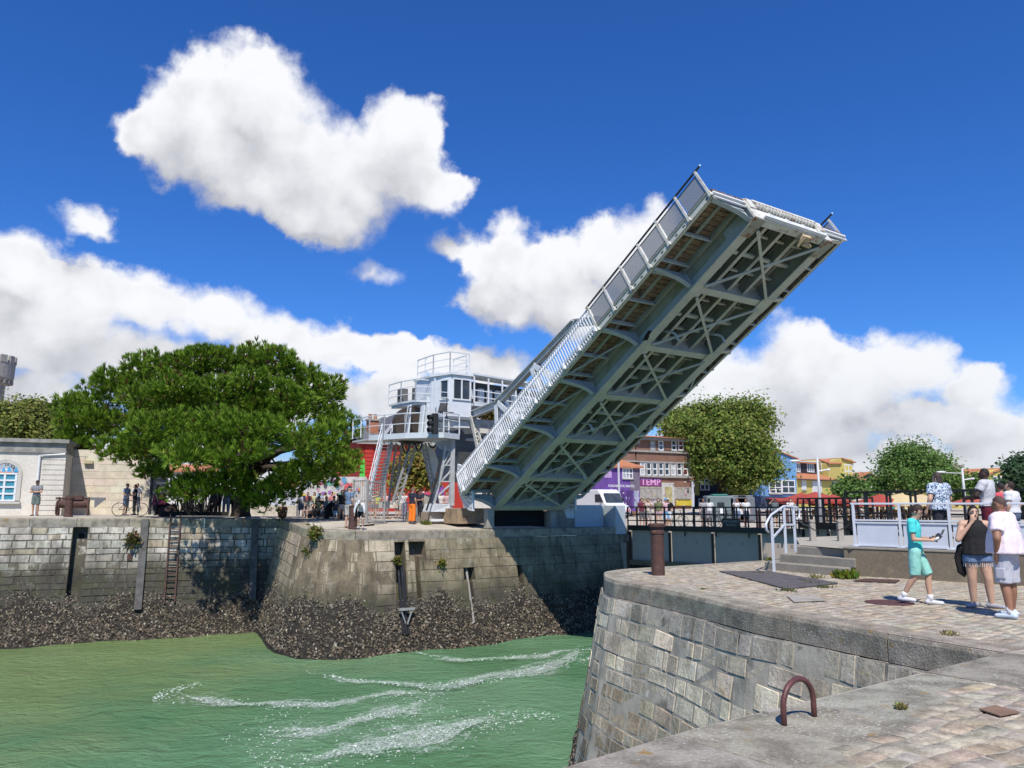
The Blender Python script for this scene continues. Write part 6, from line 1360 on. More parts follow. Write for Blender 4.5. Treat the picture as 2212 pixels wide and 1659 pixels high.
def foot(m, a, toe, r=.045):
    d = (toe-a); d.z = 0; d.normalize(); h = a+Vector((0, 0, -.045)); cap(m, h-d*.04, h+d*.15+UP*-.008, .040, .034, .8, side=d.cross(UP))
def toe(s, k): 
    a = s['a'+k]; return s['t'+k] if s['t'+k] is not None else a+Vector((.03 if k == 'l' else -.03, -.2, 0))
def hand(m, w, e, detail, side, grip=None, palm=None):
    d = (w-e).normalized(); 
    if not detail: cap(m, w, w+d*.10, .034, .028, .6); return
    fd = v3(grip).normalized() if grip is not None else d; pn = v3(palm).normalized() if palm is not None else fd.cross(Vector((0, 0, 1))).normalized(); ac = fd.cross(pn).normalized()
    cap(m, w, w+fd*.075, .036, .038, .55, side=ac)
    for i, L in enumerate((.066, .076, .070, .055)):
        b = w+fd*.078+ac*(-.030+.020*i); k = b+fd*L*.5+pn*.006; cap(m, b, k, .0105, .0100, n=8); cap(m, k, k+fd*L*.42+pn*L*.30, .0100, .0085, n=8)
    b = w+fd*.02-ac*.034; k = b+fd*.035-ac*.022+pn*.018; cap(m, b, k, .0125, .0115, n=8); cap(m, k, k+fd*.032+pn*.014, .0115, .0095, n=8)
def body_mesh(s, b, vox, detail, hands=None):
    m = MB(); w = b.get('w', 1); g = b.get('belly', 0); lg = b.get('leg', 1)
    cap(m, s['pel'], s['wai'], .135*w, .12*w+g*.6, .72+g); cap(m, s['wai'], s['che'], .12*w+g*.5, .150*w, .66+g*.8); cap(m, s['che'], s['nek']-UP*.06, .148*w, .085, .62)
    cap(m, s['sl'], s['sr'], .062*w, .062*w); cap(m, s['nek']-UP*.05, s['hed']-UP*.04, .058*(.9+.1*w), .052)
    for k in 'lr':
        cap(m, s['h'+k], s['k'+k], .085*lg, .056*lg); cap(m, s['k'+k], s['k'+k].lerp(s['a'+k], .35)+Vector((0, .012, 0)), .055*lg, .054*lg); cap(m, s['k'+k].lerp(s['a'+k], .35)+Vector((0, .012, 0)), s['a'+k], .054*lg, .034*lg)
        foot(m, s['a'+k], toe(s, k)); cap(m, s['s'+k], s['e'+k], .050*w, .040*w); cap(m, s['e'+k], s['w'+k], .040*w, .026)
        hd = (hands or {}).get(k, {}); hand(m, s['w'+k], s['e'+k], detail, k, hd.get('grip'), hd.get('palm'))
    L = s['look'].normalized(); hd = s['hed']; rt = L.cross(UP).normalized(); hu = rt.cross(L); hw = b.get('head', 1)
    M = Matrix((rt, L, hu)).transposed()
    m.ell(hd+hu*.018*hw, (.074*hw, .092*hw, .108*hw), 16, 12, M=M); m.ell(hd+L*.028-hu*.055, (.055*hw, .062*hw, .056*hw), 12, 8, M=M); m.ell(hd+L*.005-hu*.015, (.066*hw, .078*hw, .095*hw), 12, 8, M=M)
    cap(m, hd+L*.088+hu*.020, hd+L*.112-hu*.022, .010, .015, n=8)
    cap(m, hd+L*.078-hu*.058, hd+L*.084-hu*.050, .020, .018, n=8, side=rt)
    cap(m, hd+L*.082-hu*.092, hd+L*.070-hu*.090, .020, .018, n=8)
    for q in (-1, 1): m.ell(hd+rt*(.076*q*hw)-hu*.01-L*.004, (.012, .022, .032), 8, 6, M=M)
    return fuse(m, 'person_body', vox, 3)
def shirt_mesh(s, b, vox, sl, lng, strap=False):
    m = MB(); w = b.get('w', 1); g = b.get('belly', 0); loose = .022; hem = s['pel'].lerp(s['wai'], .25-.75*lng) if lng else s['pel'].lerp(s['wai'], .3); ax = (s['wai']-s['pel']).normalized()
    cap(m, hem-ax*.02, s['wai'], .158*w+g*.45+loose, .128*w+g*.6+loose, .74+g, e0=False); cap(m, s['wai'], s['che'], .128*w+g*.5+loose, .158*w+loose, .70+g*.75)
    cap(m, s['che'], s['nek']-UP*.035-ax*.03, .156*w+loose, .072 if not strap else .10, .66, e1=False)
    if not strap: cap(m, s['sl'], s['sr'], .068*w+.01, .068*w+.01)
    for k in 'lr':
        if sl > 0: a, e, r = s['s'+k], s['e'+k], .055*w
        else: continue
        if sl <= 1: cap(m, a, a.lerp(e, sl), r+.016, r+.020, e1=False)
        else: cap(m, a, e, r+.016, .046*w+.016); cap(m, e, e.lerp(s['w'+k], sl-1), .046*w+.016, .036, e1=False)
    return folds(fuse(m, 'shirt', vox, 3), vox)
def pants_mesh(s, b, vox, ln, skirt=False):
    m = MB(); w = b.get('w', 1); g = b.get('belly', 0); lg = b.get('leg', 1); cap(m, s['pel']-UP*.02, s['pel'].lerp(s['wai'], .55), .148*w, .138*w+g*.5, .78+g*.6, e1=False)
    for k in 'lr':
        h, n_, a = s['h'+k], s['k'+k], s['a'+k]; r0 = .098*lg; wide = b.get('wide', .012)
        if ln <= 1: cap(m, h, h.lerp(n_, ln), r0+.006, (.085*(1-ln)+.056*ln)*lg+wide+.012, e1=False)
        else: cap(m, h, n_, r0+.004, .056*lg+.014+wide); cap(m, n_, n_.lerp(a, ln-1), .056*lg+.014+wide, (.056*(2-ln)+.036*(ln-1))*lg+.018+wide, e1=False)
    return folds(fuse(m, 'trousers', vox, 3), vox)
def shoes_mesh(s, vox, k):
    m = MB(); a = s['a'+k]; t = toe(s, k); d = (t-a); d.z = 0; d.normalize(); h = a+UP*-.038; sd_ = d.cross(UP)
    cap(m, h-d*.05, h+d*.17-UP*.012, .050, .043, .85, side=sd_); cap(m, h-d*.02+UP*.0, h-d*.012+UP*.06, .046, .042, e1=False); return fuse(m, 'shoe', vox, 2)
def hair_mesh(s, style, b, vox=None):
    L = s['look'].normalized(); hd = s['hed']; rt = L.cross(UP).normalized(); hu = rt.cross(L); hw = b.get('head', 1); M = Matrix((rt, L, hu)).transposed(); m = MB()
    def shell(r, keep, n=20, mm=14, off=0):
        k = MB(); k.ell((0, 0, 0), r, n, mm); o = len(m.v); loc = [Vector(v) for v in k.v]
        m.v += [tuple(hd+hu*.02*hw+M @ (v+Vector((0, off, 0)))) for v in loc]
        for f in k.f:
            c = sum((loc[i] for i in f), Vector())/4
            if keep(c.x, c.y, c.z): m.f.append(tuple(i+o for i in f)); m.c.append(None)
    if style == 'cap':
        shell((.086*hw, .105*hw, .118*hw), lambda x, y, z: z > .022); c = hd+hu*.045; m.prism([c+rt*-.07+L*.07, c+rt*.07+L*.07, c+rt*.055+L*.17, c+rt*-.055+L*.17], hu*.012)
    elif style == 'hat':
        shell((.095*hw, .11*hw, .125*hw), lambda x, y, z: z > .03); c = hd+hu*.05; m.prism([c+rt*(.17*math.cos(i*.5236))+L*(.18*math.sin(i*.5236)) for i in range(12)], hu*.012)
    elif style == 'helmet':
        shell((.10*hw, .12*hw, .125*hw), lambda x, y, z: z > .0)
    elif style == 'bald': shell((.078*hw, .097*hw, .108*hw), lambda x, y, z: y < .01 and -.045 < z < .05)
    elif style == 'buzz': shell((.079*hw, .098*hw, .114*hw), lambda x, y, z: z > .045-.75*max(0, -y) and y < .075)
    else:
        shell((.085*hw, .105*hw, .120*hw), lambda x, y, z: (z > .045 or (y < .02 and z > -.06)) and not (y > .07 and z < .07))
        if style in ('long', 'bob', 'pony'):
            ln = {'long': .36, 'bob': .20, 'pony': .28}[style]; 
            if style == 'pony': cap(m, hd-L*.10+hu*.0, hd-L*.12-UP*ln, .035, .018, 1)
            else:
                k = MB(); n = 12
                for j in range(4):
                    for i in range(n+1):
                        t = R(198+i*(144/n)); q = j/3; p = hd+rt*(.088*hw*math.cos(t)*(1+.12*q))+L*(.105*hw*math.sin(t)*(1+.10*q)-.005)+hu*.02-UP*(ln*q)*(1-.2*abs(math.cos(t)))
                        m.v.append(tuple(p))
                o = len(m.v)-4*(n+1)
                for j in range(3):
                    for i in range(n): m.f.append((o+j*(n+1)+i, o+j*(n+1)+i+1, o+(j+1)*(n+1)+i+1, o+(j+1)*(n+1)+i)); m.c.append(None)
        if style == 'bun': m.ell(hd-L*.09+hu*.11, (.04, .04, .04), 8, 6)
    me = m.mesh('hair', smooth=True); return me
MC = {}
def addm(name, me, mat, parent):
    ob = bpy.data.objects.new(name, me); C.objects.link(ob); ob.parent = parent
    if not me.materials: me.materials.append(mat)
    else: ob.material_slots[0].link = 'OBJECT'; ob.material_slots[0].material = mat
    return ob
def person(loc, face, h, pose, shirt, pants, hair, skin, label, group=None, build=None, sl=.55, pl=.95, lng=0, over=None, vox=.03, detail=False, hands=None, shoe=(.10, .09, .09), strap=False, extra=None, key=None, cat='person', sock=None):
    """face: world direction the person faces (x, y)"""
    b = build or {}; s = P_(pose, over); ps = pose if isinstance(pose, str) and not over else (key or id(over)); bk = tuple(sorted(b.items()))
    def mk(kind, fn, *a):
        q = (kind, ps, bk, vox)+a
        if q not in MC: MC[q] = fn()
        return MC[q]
    body = addm('person', mk('body', lambda: body_mesh(s, b, vox*.85, detail, hands)), skinm(skin), None)
    root = body; body.location = loc; body.rotation_euler.z = math.atan2(face[0], -face[1]); k = h/1.73; body.scale = (k, k, k); ORG[body.name] = Vector()
    tag(body, label, cat, group)
    body.location.z += .0
    if shirt is not None: addm('shirt', mk('shirt', lambda: shirt_mesh(s, b, vox*.8, sl, lng, strap), sl, lng, strap), shirt if not isinstance(shirt, tuple) else cloth(shirt), root)
    if pants is not None: addm('shorts' if pl <= 1.02 else 'trousers', mk('pants', lambda: pants_mesh(s, b, vox*.8, pl), pl), pants if not isinstance(pants, tuple) else cloth(pants), root)
    if shoe is not None:
        for q in 'lr': addm('shoe', mk('shoe'+q, lambda: shoes_mesh(s, min(vox, .02), q)), cloth(shoe), root)
    if hair is not None: addm({'cap': 'cap', 'hat': 'sun_hat', 'helmet': 'helmet'}.get(hair[0], 'hair'), mk('hair', lambda: hair_mesh(s, hair[0], b), hair[0]), pm('hair_%02d_%02d_%02d' % tuple(int(x*99) for x in hair[1]), hair[1], .7, var=.4, scale=20, bump=.3, bscale=90), root)
    if sock:
        for q in 'lr':
            m = MB(); a = s['a'+q]; d = (s['k'+q]-a).normalized(); cap(m, a-d*.02, a+d*.09, .042, .046, e0=False, e1=False); addm('sock', m.mesh('sock', smooth=True), cloth(sock), root)
    if detail: face_parts(root, s, b)
    return root, s
def face_parts(root, s, b):
    L = s['look'].normalized(); hd = s['hed']; rt = L.cross(UP).normalized(); hu = rt.cross(L); M = Matrix((rt, L, hu)).transposed()
    for q in (-1, 1):
        m = MB(); m.ell(hd+rt*(.030*q)+L*.0885+hu*.012, (.013, .008, .007), 8, 6, M=M); e = addm('eye', m.mesh('eye', smooth=True), pm('eye_white', (.45, .42, .40), .3, bump=0), root)
        m = MB(); m.ell(hd+rt*(.030*q)+L*.094+hu*.012, (.006, .005, .006), 8, 6, M=M); addm('iris', m.mesh('iris', smooth=True), pm('dark_iris', (.02, .012, .01), .3, bump=0), e)
        m = MB(); m.bar(hd+rt*(.014*q)+L*.096+hu*.034, hd+rt*(.050*q)+L*.083+hu*.036, .010, .009); addm('eyebrow', m.mesh('eyebrow'), pm('dark_brow', (.03, .02, .015), .8, bump=0), root)
    m = MB(); m.ell(hd+L*.098-hu*.054, (.024, .008, .008), 10, 6, M=M); addm('mouth', m.mesh('mouth', smooth=True), pm('lip_colour', (.36, .13, .11), .5, bump=0), root)
# ---- the six near people on the quay and the platform
SKA, TAN_, BRN_, DRK_, PAL_ = 0, 1, 2, 3, 4
TURQ = cloth((.07, .62, .60), 'turquoise_cotton'); TURQ2 = cloth((.27, .60, .52), 'pale_turquoise_cotton')
fp = PZ(1987, 1306, 0)
teen, ts = person(fp, (.80, -.60), 1.66, 'walk', TURQ, TURQ2, ('pony', (.035, .02, .014)), SKA, 'teenager in bright turquoise tee and shorts walking with eyes on a phone', sl=.62, pl=.97, lng=.42, vox=.016, detail=True, key='teen',
  build={'w': .92, 'head': .98, 'wide': .022}, shoe=(.62, .63, .66), sock=(.70, .70, .70), over=dict(el=(.225, -.02, 1.13), wl=(.10, -.27, 1.13), er=(-.225, -.02, 1.12), wr=(-.07, -.28, 1.11), look=(0, -.86, -.50), hed=(0, -.06, 1.60), kl=(.11, -.15, .50), al=(.10, -.16, .085), kr=(-.11, .02, .49), ar=(-.09, .24, .13), tr=(-.10, .05, .05)), hands=dict(l=dict(grip=(-.35, -.75, .35), palm=(-.6, .1, -.4)), r=dict(grip=(.35, -.75, .35), palm=(.6, .1, -.4))))
m = MB(); c = Vector((.01, -.365, 1.165)); m.fbox(c+Vector((-.08, -.02, -.035)), Vector((.16, 0, 0)), Vector((0, -.045, .04)), Vector((0, .05, .065))); ph = m.mesh('handset')
gc = bpy.data.objects.new('handheld_controller', ph); C.objects.link(gc); ph.materials.append(pm('dark_handset', (.05, .05, .055), .4, bump=0)); gc.matrix_world = teen.matrix_world
m = MB(); gc.location = teen.location; gc.rotation_euler = teen.rotation_euler; gc.scale = teen.scale; tag(gc, 'dark handheld controller with white grips held by the teenager in turquoise', 'controller')
for q in (-1, 1):
    m = MB(); m.tube([c+Vector((.075*q, -.02, -.01)), c+Vector((.105*q, .01, -.03)), c+Vector((.10*q, .04, -.07))], [.022, .02, .012], 8); g_ = m.mesh('grip', smooth=True); addm('grip', g_, WHITE, gc)
    m = MB(); m.tube([c+Vector((.06*q, -.06, .04)), c+Vector((.075*q, -.10, .13))], .007, 6); addm('antenna', m.mesh('antenna'), BLACK, gc)
m = MB(); w_ = ts['wl']; d_ = (ts['el']-w_).normalized(); m.tube([w_+d_*.02, w_+d_*.045], .034, 10); addm('bracelet', m.mesh('bracelet'), pm('dark_bracelet', (.10, .05, .06), .5, bump=0), teen)
fp = PZ(2120, 1313, 0)
BLK = cloth((.012, .012, .013), 'black_jersey'); DEN = pm('blue_denim', (.07, .13, .25), .9, var=.5, scale=12, col2=(.20, .27, .38), bump=.2, bscale=60)
wom, s_ = person(fp, (-.25, -.97), 1.62, 'relaxed', BLK, DEN, ('bob', (.012, .009, .008)), SKA, 'dark haired woman in black one shoulder top and denim shorts, hand on her face', sl=0, pl=.34, lng=.5, vox=.017, detail=True, strap=True, key='woman', build={'w': 1.28, 'belly': .06, 'leg': 1.32, 'wide': .02}, shoe=(.36, .36, .40),
  over=dict(er=(-.30, -.12, 1.16), wr=(-.075, -.16, 1.46), el=(.28, .05, 1.14), wl=(.30, -.02, .90), al=(.15, -.05, .09), ar=(-.10, .03, .09), tl=(.32, -.16, .09), tr=(-.28, -.12, .09)), hands=dict(r=dict(grip=(.12, -.02, .99), palm=(.5, .86, 0))))
m = MB(); m.prism([(-.30, -.02, 1.02), (-.34, .03, .84), (-.30, .05, .58), (-.20, .04, .50), (-.13, .03, .62), (-.16, 0, .90), (-.20, -.04, 1.04)], (0, .07, 0)); addm('tied_jacket', fuse(m, 'tied_jacket', .02, 4), BLK, wom)
m = MB(); cap(m, (-.20, .06, .99), (.20, .06, .95), .10, .10, 1); addm('waist_knot', fuse(m, 'waist_knot', .02, 4), BLK, wom)
m = MB()
for i in range(46):
    t = i*.1366; q = 'l' if i % 2 else 'r'; h_ = s_['h'+q].lerp(s_['k'+q], .33); p = h_+Vector((math.cos(t*2)*.115, math.sin(t*2)*.115, 0)); m.bar(p, p+Vector((random.gauss(0, .012), random.gauss(0, .012), -.05-.03*random.random())), .006, .006)
addm('frayed_hem', m.mesh('frayed_hem'), cloth((.52, .56, .60), 'frayed_threads'), wom)
fp = PZ(2186, 1336, 0)
PINK = cloth((.78, .68, .74), 'pale_pink_cotton'); LGC = cloth((.47, .47, .52), 'light_grey_cotton')
man, s_ = person(fp, (-.55, .83), 1.76, 'stand', PINK, LGC, ('buzz', (.085, .05, .04)), BRN_, 'stocky man with shaved head in pale pink tee and grey cargo shorts, hand in pocket', sl=.66, pl=1.0, lng=.30, vox=.017, detail=True, key='pinkman', build={'w': 1.34, 'belly': .13, 'leg': 1.20, 'wide': .035}, shoe=(.52, .60, .66), sock=(.7, .7, .7),
  over=dict(el=(.32, .05, 1.14), wl=(.245, -.02, .90), er=(-.32, .04, 1.14), wr=(-.30, -.04, .88), al=(.14, .05, .09), ar=(-.16, -.06, .09)))
m = MB(); L = s_['look']; hd = s_['hed']
for q in (-1, 1): m.tube([hd+Vector((.080*q, .0, .015)), hd+Vector((.074*q, -.10, .018)), hd+Vector((.012*q, -.108, .018))], .004, 5)
addm('glasses', m.mesh('glasses'), BLACK, man)
for q in (-1, 1): m = MB(); m.box((.205*q, 0, .64), (.04, .14, .16)); addm('cargo_pocket', fuse(m, 'cargo_pocket', .015, 5), LGC, man)
# platform people: stand on the raised terrace behind the white fence
PLZ = .62
def plat(u, v, Y): p = P(u, v, Y); p.z = PLZ; return p
FLOR = bpy.data.materials.new('blue_patterned_cotton'); FLOR.use_nodes = True; n = NT(FLOR.node_tree); n.n.clear()
tc = n.add('ShaderNodeTexCoord').outputs['Object']; a_ = n.noise(tc, 34, 3, .7); b_ = n.add('ShaderNodeTexVoronoi', {'Vector': tc, 'Scale': 30}).outputs[0]
cf = n.ramp(n.math('ADD', n.math('MULTIPLY', a_, .8), n.math('MULTIPLY', b_, .45)), ((.50, (.02, .035, .08, 1)), (.57, (.07, .13, .25, 1)), (.62, (.30, .40, .52, 1)), (.69, (.60, .66, .72, 1))))
n.set(n.add('ShaderNodeOutputMaterial').inputs[0], n.add('ShaderNodeBsdfPrincipled', {'Base Color': cf, 'Roughness': .85}).outputs[0])
def hgt(u, vh, p): return P(u, vh, p.y).z-p.z
p = plat(2036, 1150, 18.0); person(p, (-.35, .94), hgt(2036, 1022, p), 'stand', FLOR, cloth((.03, .033, .04), 'charcoal_trousers'), ('long', (.055, .04, .032)), SKA, 'man with long dark hair and blue white patterned shirt standing behind the white fence', sl=.62, pl=1.9, lng=.55, vox=.018, detail=True, key='longhair', build={'w': 1.36, 'belly': .06, 'leg': 1.15}, over=dict(sl=(.225, 0, 1.41), sr=(-.225, 0, 1.41), el=(.34, .04, 1.14), wl=(.36, -.05, .90), er=(-.34, -.02, 1.14), wr=(-.33, -.16, .95), look=(.25, -.96, .15)))
p = plat(2140, 1150, 17.2); person(p, (-.65, .76), hgt(2140, 1013, p), 'stand', cloth((.50, .50, .52), 'pale_grey_tee'), cloth((.13, .012, .025), 'maroon_cotton'), ('buzz', (.012, .01, .01)), DRK_, 'man in pale grey tee and maroon trousers looking up behind the white fence', sl=.58, pl=1.9, lng=.1, vox=.018, detail=True, key='greytee', build={'w': 1.28, 'leg': 1.1}, over=dict(sl=(.215, 0, 1.41), sr=(-.215, 0, 1.41), el=(.32, -.10, 1.17), wl=(.22, -.30, 1.12), er=(-.32, -.06, 1.15), wr=(-.16, -.28, 1.12), look=(.2, -.95, .25)))
p = plat(2193, 1150, 17.0); person(p, (-.5, .86), hgt(2193, 1041, p), 'stand', cloth((.62, .62, .64), 'white_tee'), cloth((.10, .13, .2)), ('short', (.03, .018, .012)), SKA, 'dark haired man in a white tee behind the pink shirted man at the right edge', vox=.022, detail=True, key='wtee', build={'w': 1.3}, pl=1.9, over=dict(look=(.3, -.9, .35)))
p = plat(2172, 1150, 18.2); person(p, (-.4, .9), hgt(2172, 1044, p), 'stand', cloth((.62, .09, .12), 'coral_red_tee'), cloth((.09, .11, .17)), ('short', (.02, .013, .012)), TAN_, 'person in a coral red top half hidden between the grey tee and white tee men', vox=.025, pl=1.9)
# ---- people on the far side
def far(u, vf, vh, Y, face, pose, shirt, pants, hair, skin, label, group=None, z=None, **kw):
    p = P(u, vf, Y)
    if z is not None: p.z = z
    top = P(u, vh, Y).z; h = kw.pop('h', None) or (top-p.z)
    return person(p, face, h, pose, shirt, pants, hair, skin, label, group, **kw)
G_ = .62
far(75, 1112, 1038, 40.6, (.15, -1), 'crossed', (.20, .21, .23), (.13, .17, .15), ('cap', (.02, .02, .02)), TAN_, 'man with folded arms, black cap, grey tee and green shorts by the left building', z=1.06, pl=.85, vox=.026, build={'w': 1.12, 'wide': .03}, shoe=(.25, .18, .13))
far(752, 1138, 1050, 35.6, (.6, .8), 'lean', (.13, .20, .30), (.42, .41, .37), ('cap', (.025, .027, .03)), SKA, 'man in blue shirt, pale shorts and dark cap leaning on the pier bollard', z=.60, pl=.95, vox=.024, build={'wide': .03}, shoe=(.35, .24, .16), over=dict(el=(.26, -.16, 1.16), wl=(.28, -.40, 1.0)), key='bollardman')
far(779, 1137, 1083, 35.3, (-.1, -1), 'bend', (.66, .66, .68), (.012, .012, .014), ('cap', (.70, .70, .72)), SKA, 'child in white hooded top and white cap bending forward beside the bollard', z=.60, h=1.50, sl=1.8, pl=.8, vox=.024, shoe=(.6, .6, .6))
ORN = cloth((.85, .20, .015), 'orange_hi_vis'); NAVY = cloth((.018, .022, .04), 'navy_work_shirt')
wk, s_ = far(890, 1129, 1054, 39.3, (.62, .78), 'lean', NAVY, ORN, ('buzz', (.14, .10, .08)), TAN_, 'bridge worker in navy tee and bright orange trousers beside the grey cabinet', z=.70, pl=1.92, vox=.024, build={'w': 1.12, 'wide': .03}, over=dict(el=(.27, -.18, 1.12), wl=(.27, -.42, 1.02)), key='worker')
for q in 'lr':
    m = MB()
    a, b = s_['k'+q].lerp(s_['a'+q], .45), s_['k'+q].lerp(s_['a'+q], .58); cap(m, a, b, .087, .085, e0=False, e1=False); addm('reflective_band', m.mesh('reflective_band', smooth=True), cloth((.52, .42, .36), 'reflective_tape'), wk)
far(906, 1128, 1057, 40.4, (-.5, -.85), 'crossed', NAVY, cloth((.02, .02, .03)), ('cap', (.015, .015, .02)), BRN_, 'worker in navy polo and dark cap with folded arms behind the orange trousers', z=.70, pl=1.9, vox=.03)
far(737, 1122, 1059, 41.5, (.2, -1), 'hold', (.015, .014, .015), (.45, .44, .42), ('bun', (.02, .015, .012)), SKA, 'woman in black sleeveless top and pale shorts with shoulder bag near the barred gate', z=.72, sl=0, pl=.42, vox=.03)
far(724, 1122, 1083, 41.2, (.3, -1), 'relaxed', (.018, .022, .045), (.22, .32, .42), ('cap', (.42, .30, .20)), SKA, 'small child in navy tee, pale denim shorts and tan cap near the barred gate', z=.72, pl=.8, vox=.034)
# people sitting in the pine shade
SH = [(688, 1118, 'sit', (.03, .05, .04), (.02, .02, .02), ('short', (.02, .02, .02)), 'seated figure in dark clothes in the pine shade, left of the pushchair'),
      (704, 1119, 'sit', (.32, .35, .42), (.12, .14, .20), ('short', (.02, .02, .02)), 'seated figure in pale blue shirt in the pine shade, beside the pushchair'),
      (721, 1118, 'sit', (.25, .28, .36), (.03, .03, .03), ('hat', (.03, .03, .03)), 'seated figure in dark wide hat in the pine shade, right of the pushchair'),
      (667, 1119, 'sit', (.45, .45, .45), (.35, .25, .22), ('short', (.03, .02, .02)), 'seated figure with bare legs in the pine shade, leftmost on the bench'),
      (610, 1121, 'squat', (.20, .10, .07), (.16, .08, .05), ('short', (.03, .02, .02)), 'person crouching on the paving in the pine shade')]
for u, v, ps, c1, c2, hr, lb in SH: far(u, v, 1090, 43.0 if ps == 'sit' else 41.5, (random.uniform(-.3, .3), -1), ps, c1, c2, hr, SKA, lb, 'people resting in the pine shade', z=.82, h=1.68, vox=.034, pl=1.6)
far(270, 1112, 1045, 41.8, (.95, -.2), 'hold', (.30, .36, .46), (.22, .27, .34), ('cap', (.12, .03, .03)), TAN_, 'man in light blue shirt and cap holding his bicycle by the building corner', z=1.06, pl=.9, vox=.028)
far(289, 1110, 1047, 43.0, (-.8, -.5), 'hold', (.012, .012, .013), (.05, .045, .04), ('short', (.02, .015, .012)), SKA, 'person in black top standing behind the bicycle by the building corner', z=1.06, pl=1.7, vox=.03)
far(293, 1108, 1045, 44.2, (.3, -1), 'stand', (.60, .60, .60), (.2, .2, .22), ('bun', (.05, .025, .015)), SKA, 'person in a white top with hair bun behind the cyclists', z=1.06, pl=1.8, vox=.034)
far(337, 1111, 1048, 42.4, (.9, .3), 'stand', (.16, .24, .28), (.02, .018, .022), ('bob', (.02, .016, .014)), SKA, 'woman in teal top and dark leggings carrying a striped red bag on the shaded quay', z=1.06, pl=1.9, vox=.03)
LEGS = [(458, (.16, .10, .07), .5), (470, (.05, .03, .03), 1.9), (487, (.30, .36, .44), 1.9), (497, (.015, .015, .018), 1.9), (512, (.02, .02, .022), 1.5), (528, (.08, .09, .11), 1.6)]
for i, (u, c, pl_n) in enumerate(LEGS): far(u, 1113, 1046, 45+i*.4, (random.uniform(-.6, .6), random.choice((-1, 1))), ['stand', 'relaxed', 'walk'][i % 3], [(.04, .04, .05), (.05, .05, .06), (.15, .15, .16), (.03, .03, .03), (.25, .25, .24), (.1, .1, .12)][i], c, ('short', (.02, .016, .014)), SKA, ['bare legged person under the pine crown, left of the group', 'person in dark brown trousers under the pine crown', 'person in pale blue jeans under the pine crown', 'person in black trousers under the pine crown beside the blue jeans', 'person striding in dark trousers under the pine crown', 'person in slate trousers at the right of the group under the pine'][i], 'people standing under the pine', z=1.0, pl=pl_n, vox=.034)
# crowd behind the pine and the tower
CR = [(757-64, 1100, 'phone', (.50, .05, .06), 'red'), (0, 0, 0, 0, 0)]
crowd = [(741, 1104, 1048, 'hips', (.11, .02, .035), (.45, .30, .12), 'short', 'man in maroon polo standing hands on hips behind the gate'), (757, 1104, 1048, 'phone', (.45, .36, .25), (.25, .2, .16), 'cap', 'person in a red cap with raised hands behind the gate'),
 (728, 1104, 1052, 'stand', (.58, .55, .52), (.3, .3, .3), 'hat', 'person in a pale sun hat behind the pine shade bench'), (716, 1104, 1053, 'hold', (.52, .20, .22), (.2, .2, .25), 'bun', 'woman in a rose top in the crowd right of the pine'),
 (702, 1104, 1054, 'stand', (.60, .58, .55), (.15, .2, .3), 'short', 'person in a white tee in the crowd at the pine edge'), (690, 1104, 1054, 'crossed', (.28, .33, .40), (.1, .1, .12), 'cap', 'person in slate blue top with cap in the crowd at the pine edge'),
 (678, 1104, 1055, 'stand', (.55, .52, .30), (.3, .25, .2), 'bob', 'woman in a pale yellow top in the crowd behind the pine'), (664, 1104, 1055, 'relaxed', (.30, .08, .09), (.12, .12, .14), 'short', 'person in brick red top in the crowd behind the pine'),
 (650, 1104, 1055, 'stand', (.50, .50, .52), (.2, .2, .2), 'hat', 'person with straw hat in the crowd behind the pine'), (805, 1100, 1054, 'stand', (.50, .45, .40), (.2, .2, .22), 'short', 'person in beige seen through the tower stair'),
 (815, 1100, 1050, 'stand', (.60, .62, .10), (.2, .15, .15), 'cap', 'person with yellow cap seen between the tower legs'), (834, 1100, 1052, 'hold', (.58, .36, .38), (.3, .2, .2), 'bob', 'woman in a pink top seen between the tower legs'),
 (858, 1102, 1048, 'crossed', (.02, .02, .02), (.12, .12, .12), 'short', 'man in a black tee behind the white barrier'), (868, 1102, 1052, 'stand', (.60, .60, .60), (.45, .42, .38), 'cap', 'person in white top behind the white barrier'),
 (873, 1100, 1052, 'phone', (.55, .55, .58), (.2, .2, .25), 'short', 'person in pale grey raising a phone behind the workers'), (914, 1100, 1052, 'stand', (.60, .58, .58), (.2, .2, .2), 'hat', 'person in a pale hat behind the navy polo worker'),
 (938, 1098, 1050, 'stand', (.50, .10, .14), (.3, .3, .35), 'cap', 'person in a red top seen through the braced tower leg'), (952, 1098, 1053, 'relaxed', (.62, .58, .55), (.35, .25, .2), 'bob', 'woman in white seen through the braced tower leg'), (965, 1098, 1054, 'stand', (.52, .36, .36), (.25, .2, .2), 'short', 'person in a dusty pink top beside the braced tower leg')]
for u, v, vh, ps, c1, c2, hr, lb in crowd: far(u, v, vh, 50+random.uniform(-1.5, 2), (random.uniform(-.7, .7), random.choice((-1, -1, .6))), ps, c1, c2, (hr, (.35, .04, .05) if 'red cap' in lb else ((.6, .58, .2) if 'yellow cap' in lb else ((.55, .5, .42) if hr in ('hat', 'cap') else (.04, .025, .018)))), random.choice((0, 0, 1, 4)), lb, 'onlookers behind the bridge', z=.75, h=1.70, pl=random.choice((.6, .9, 1.8)), vox=.04, build={'w': random.choice((.95, 1.05))})
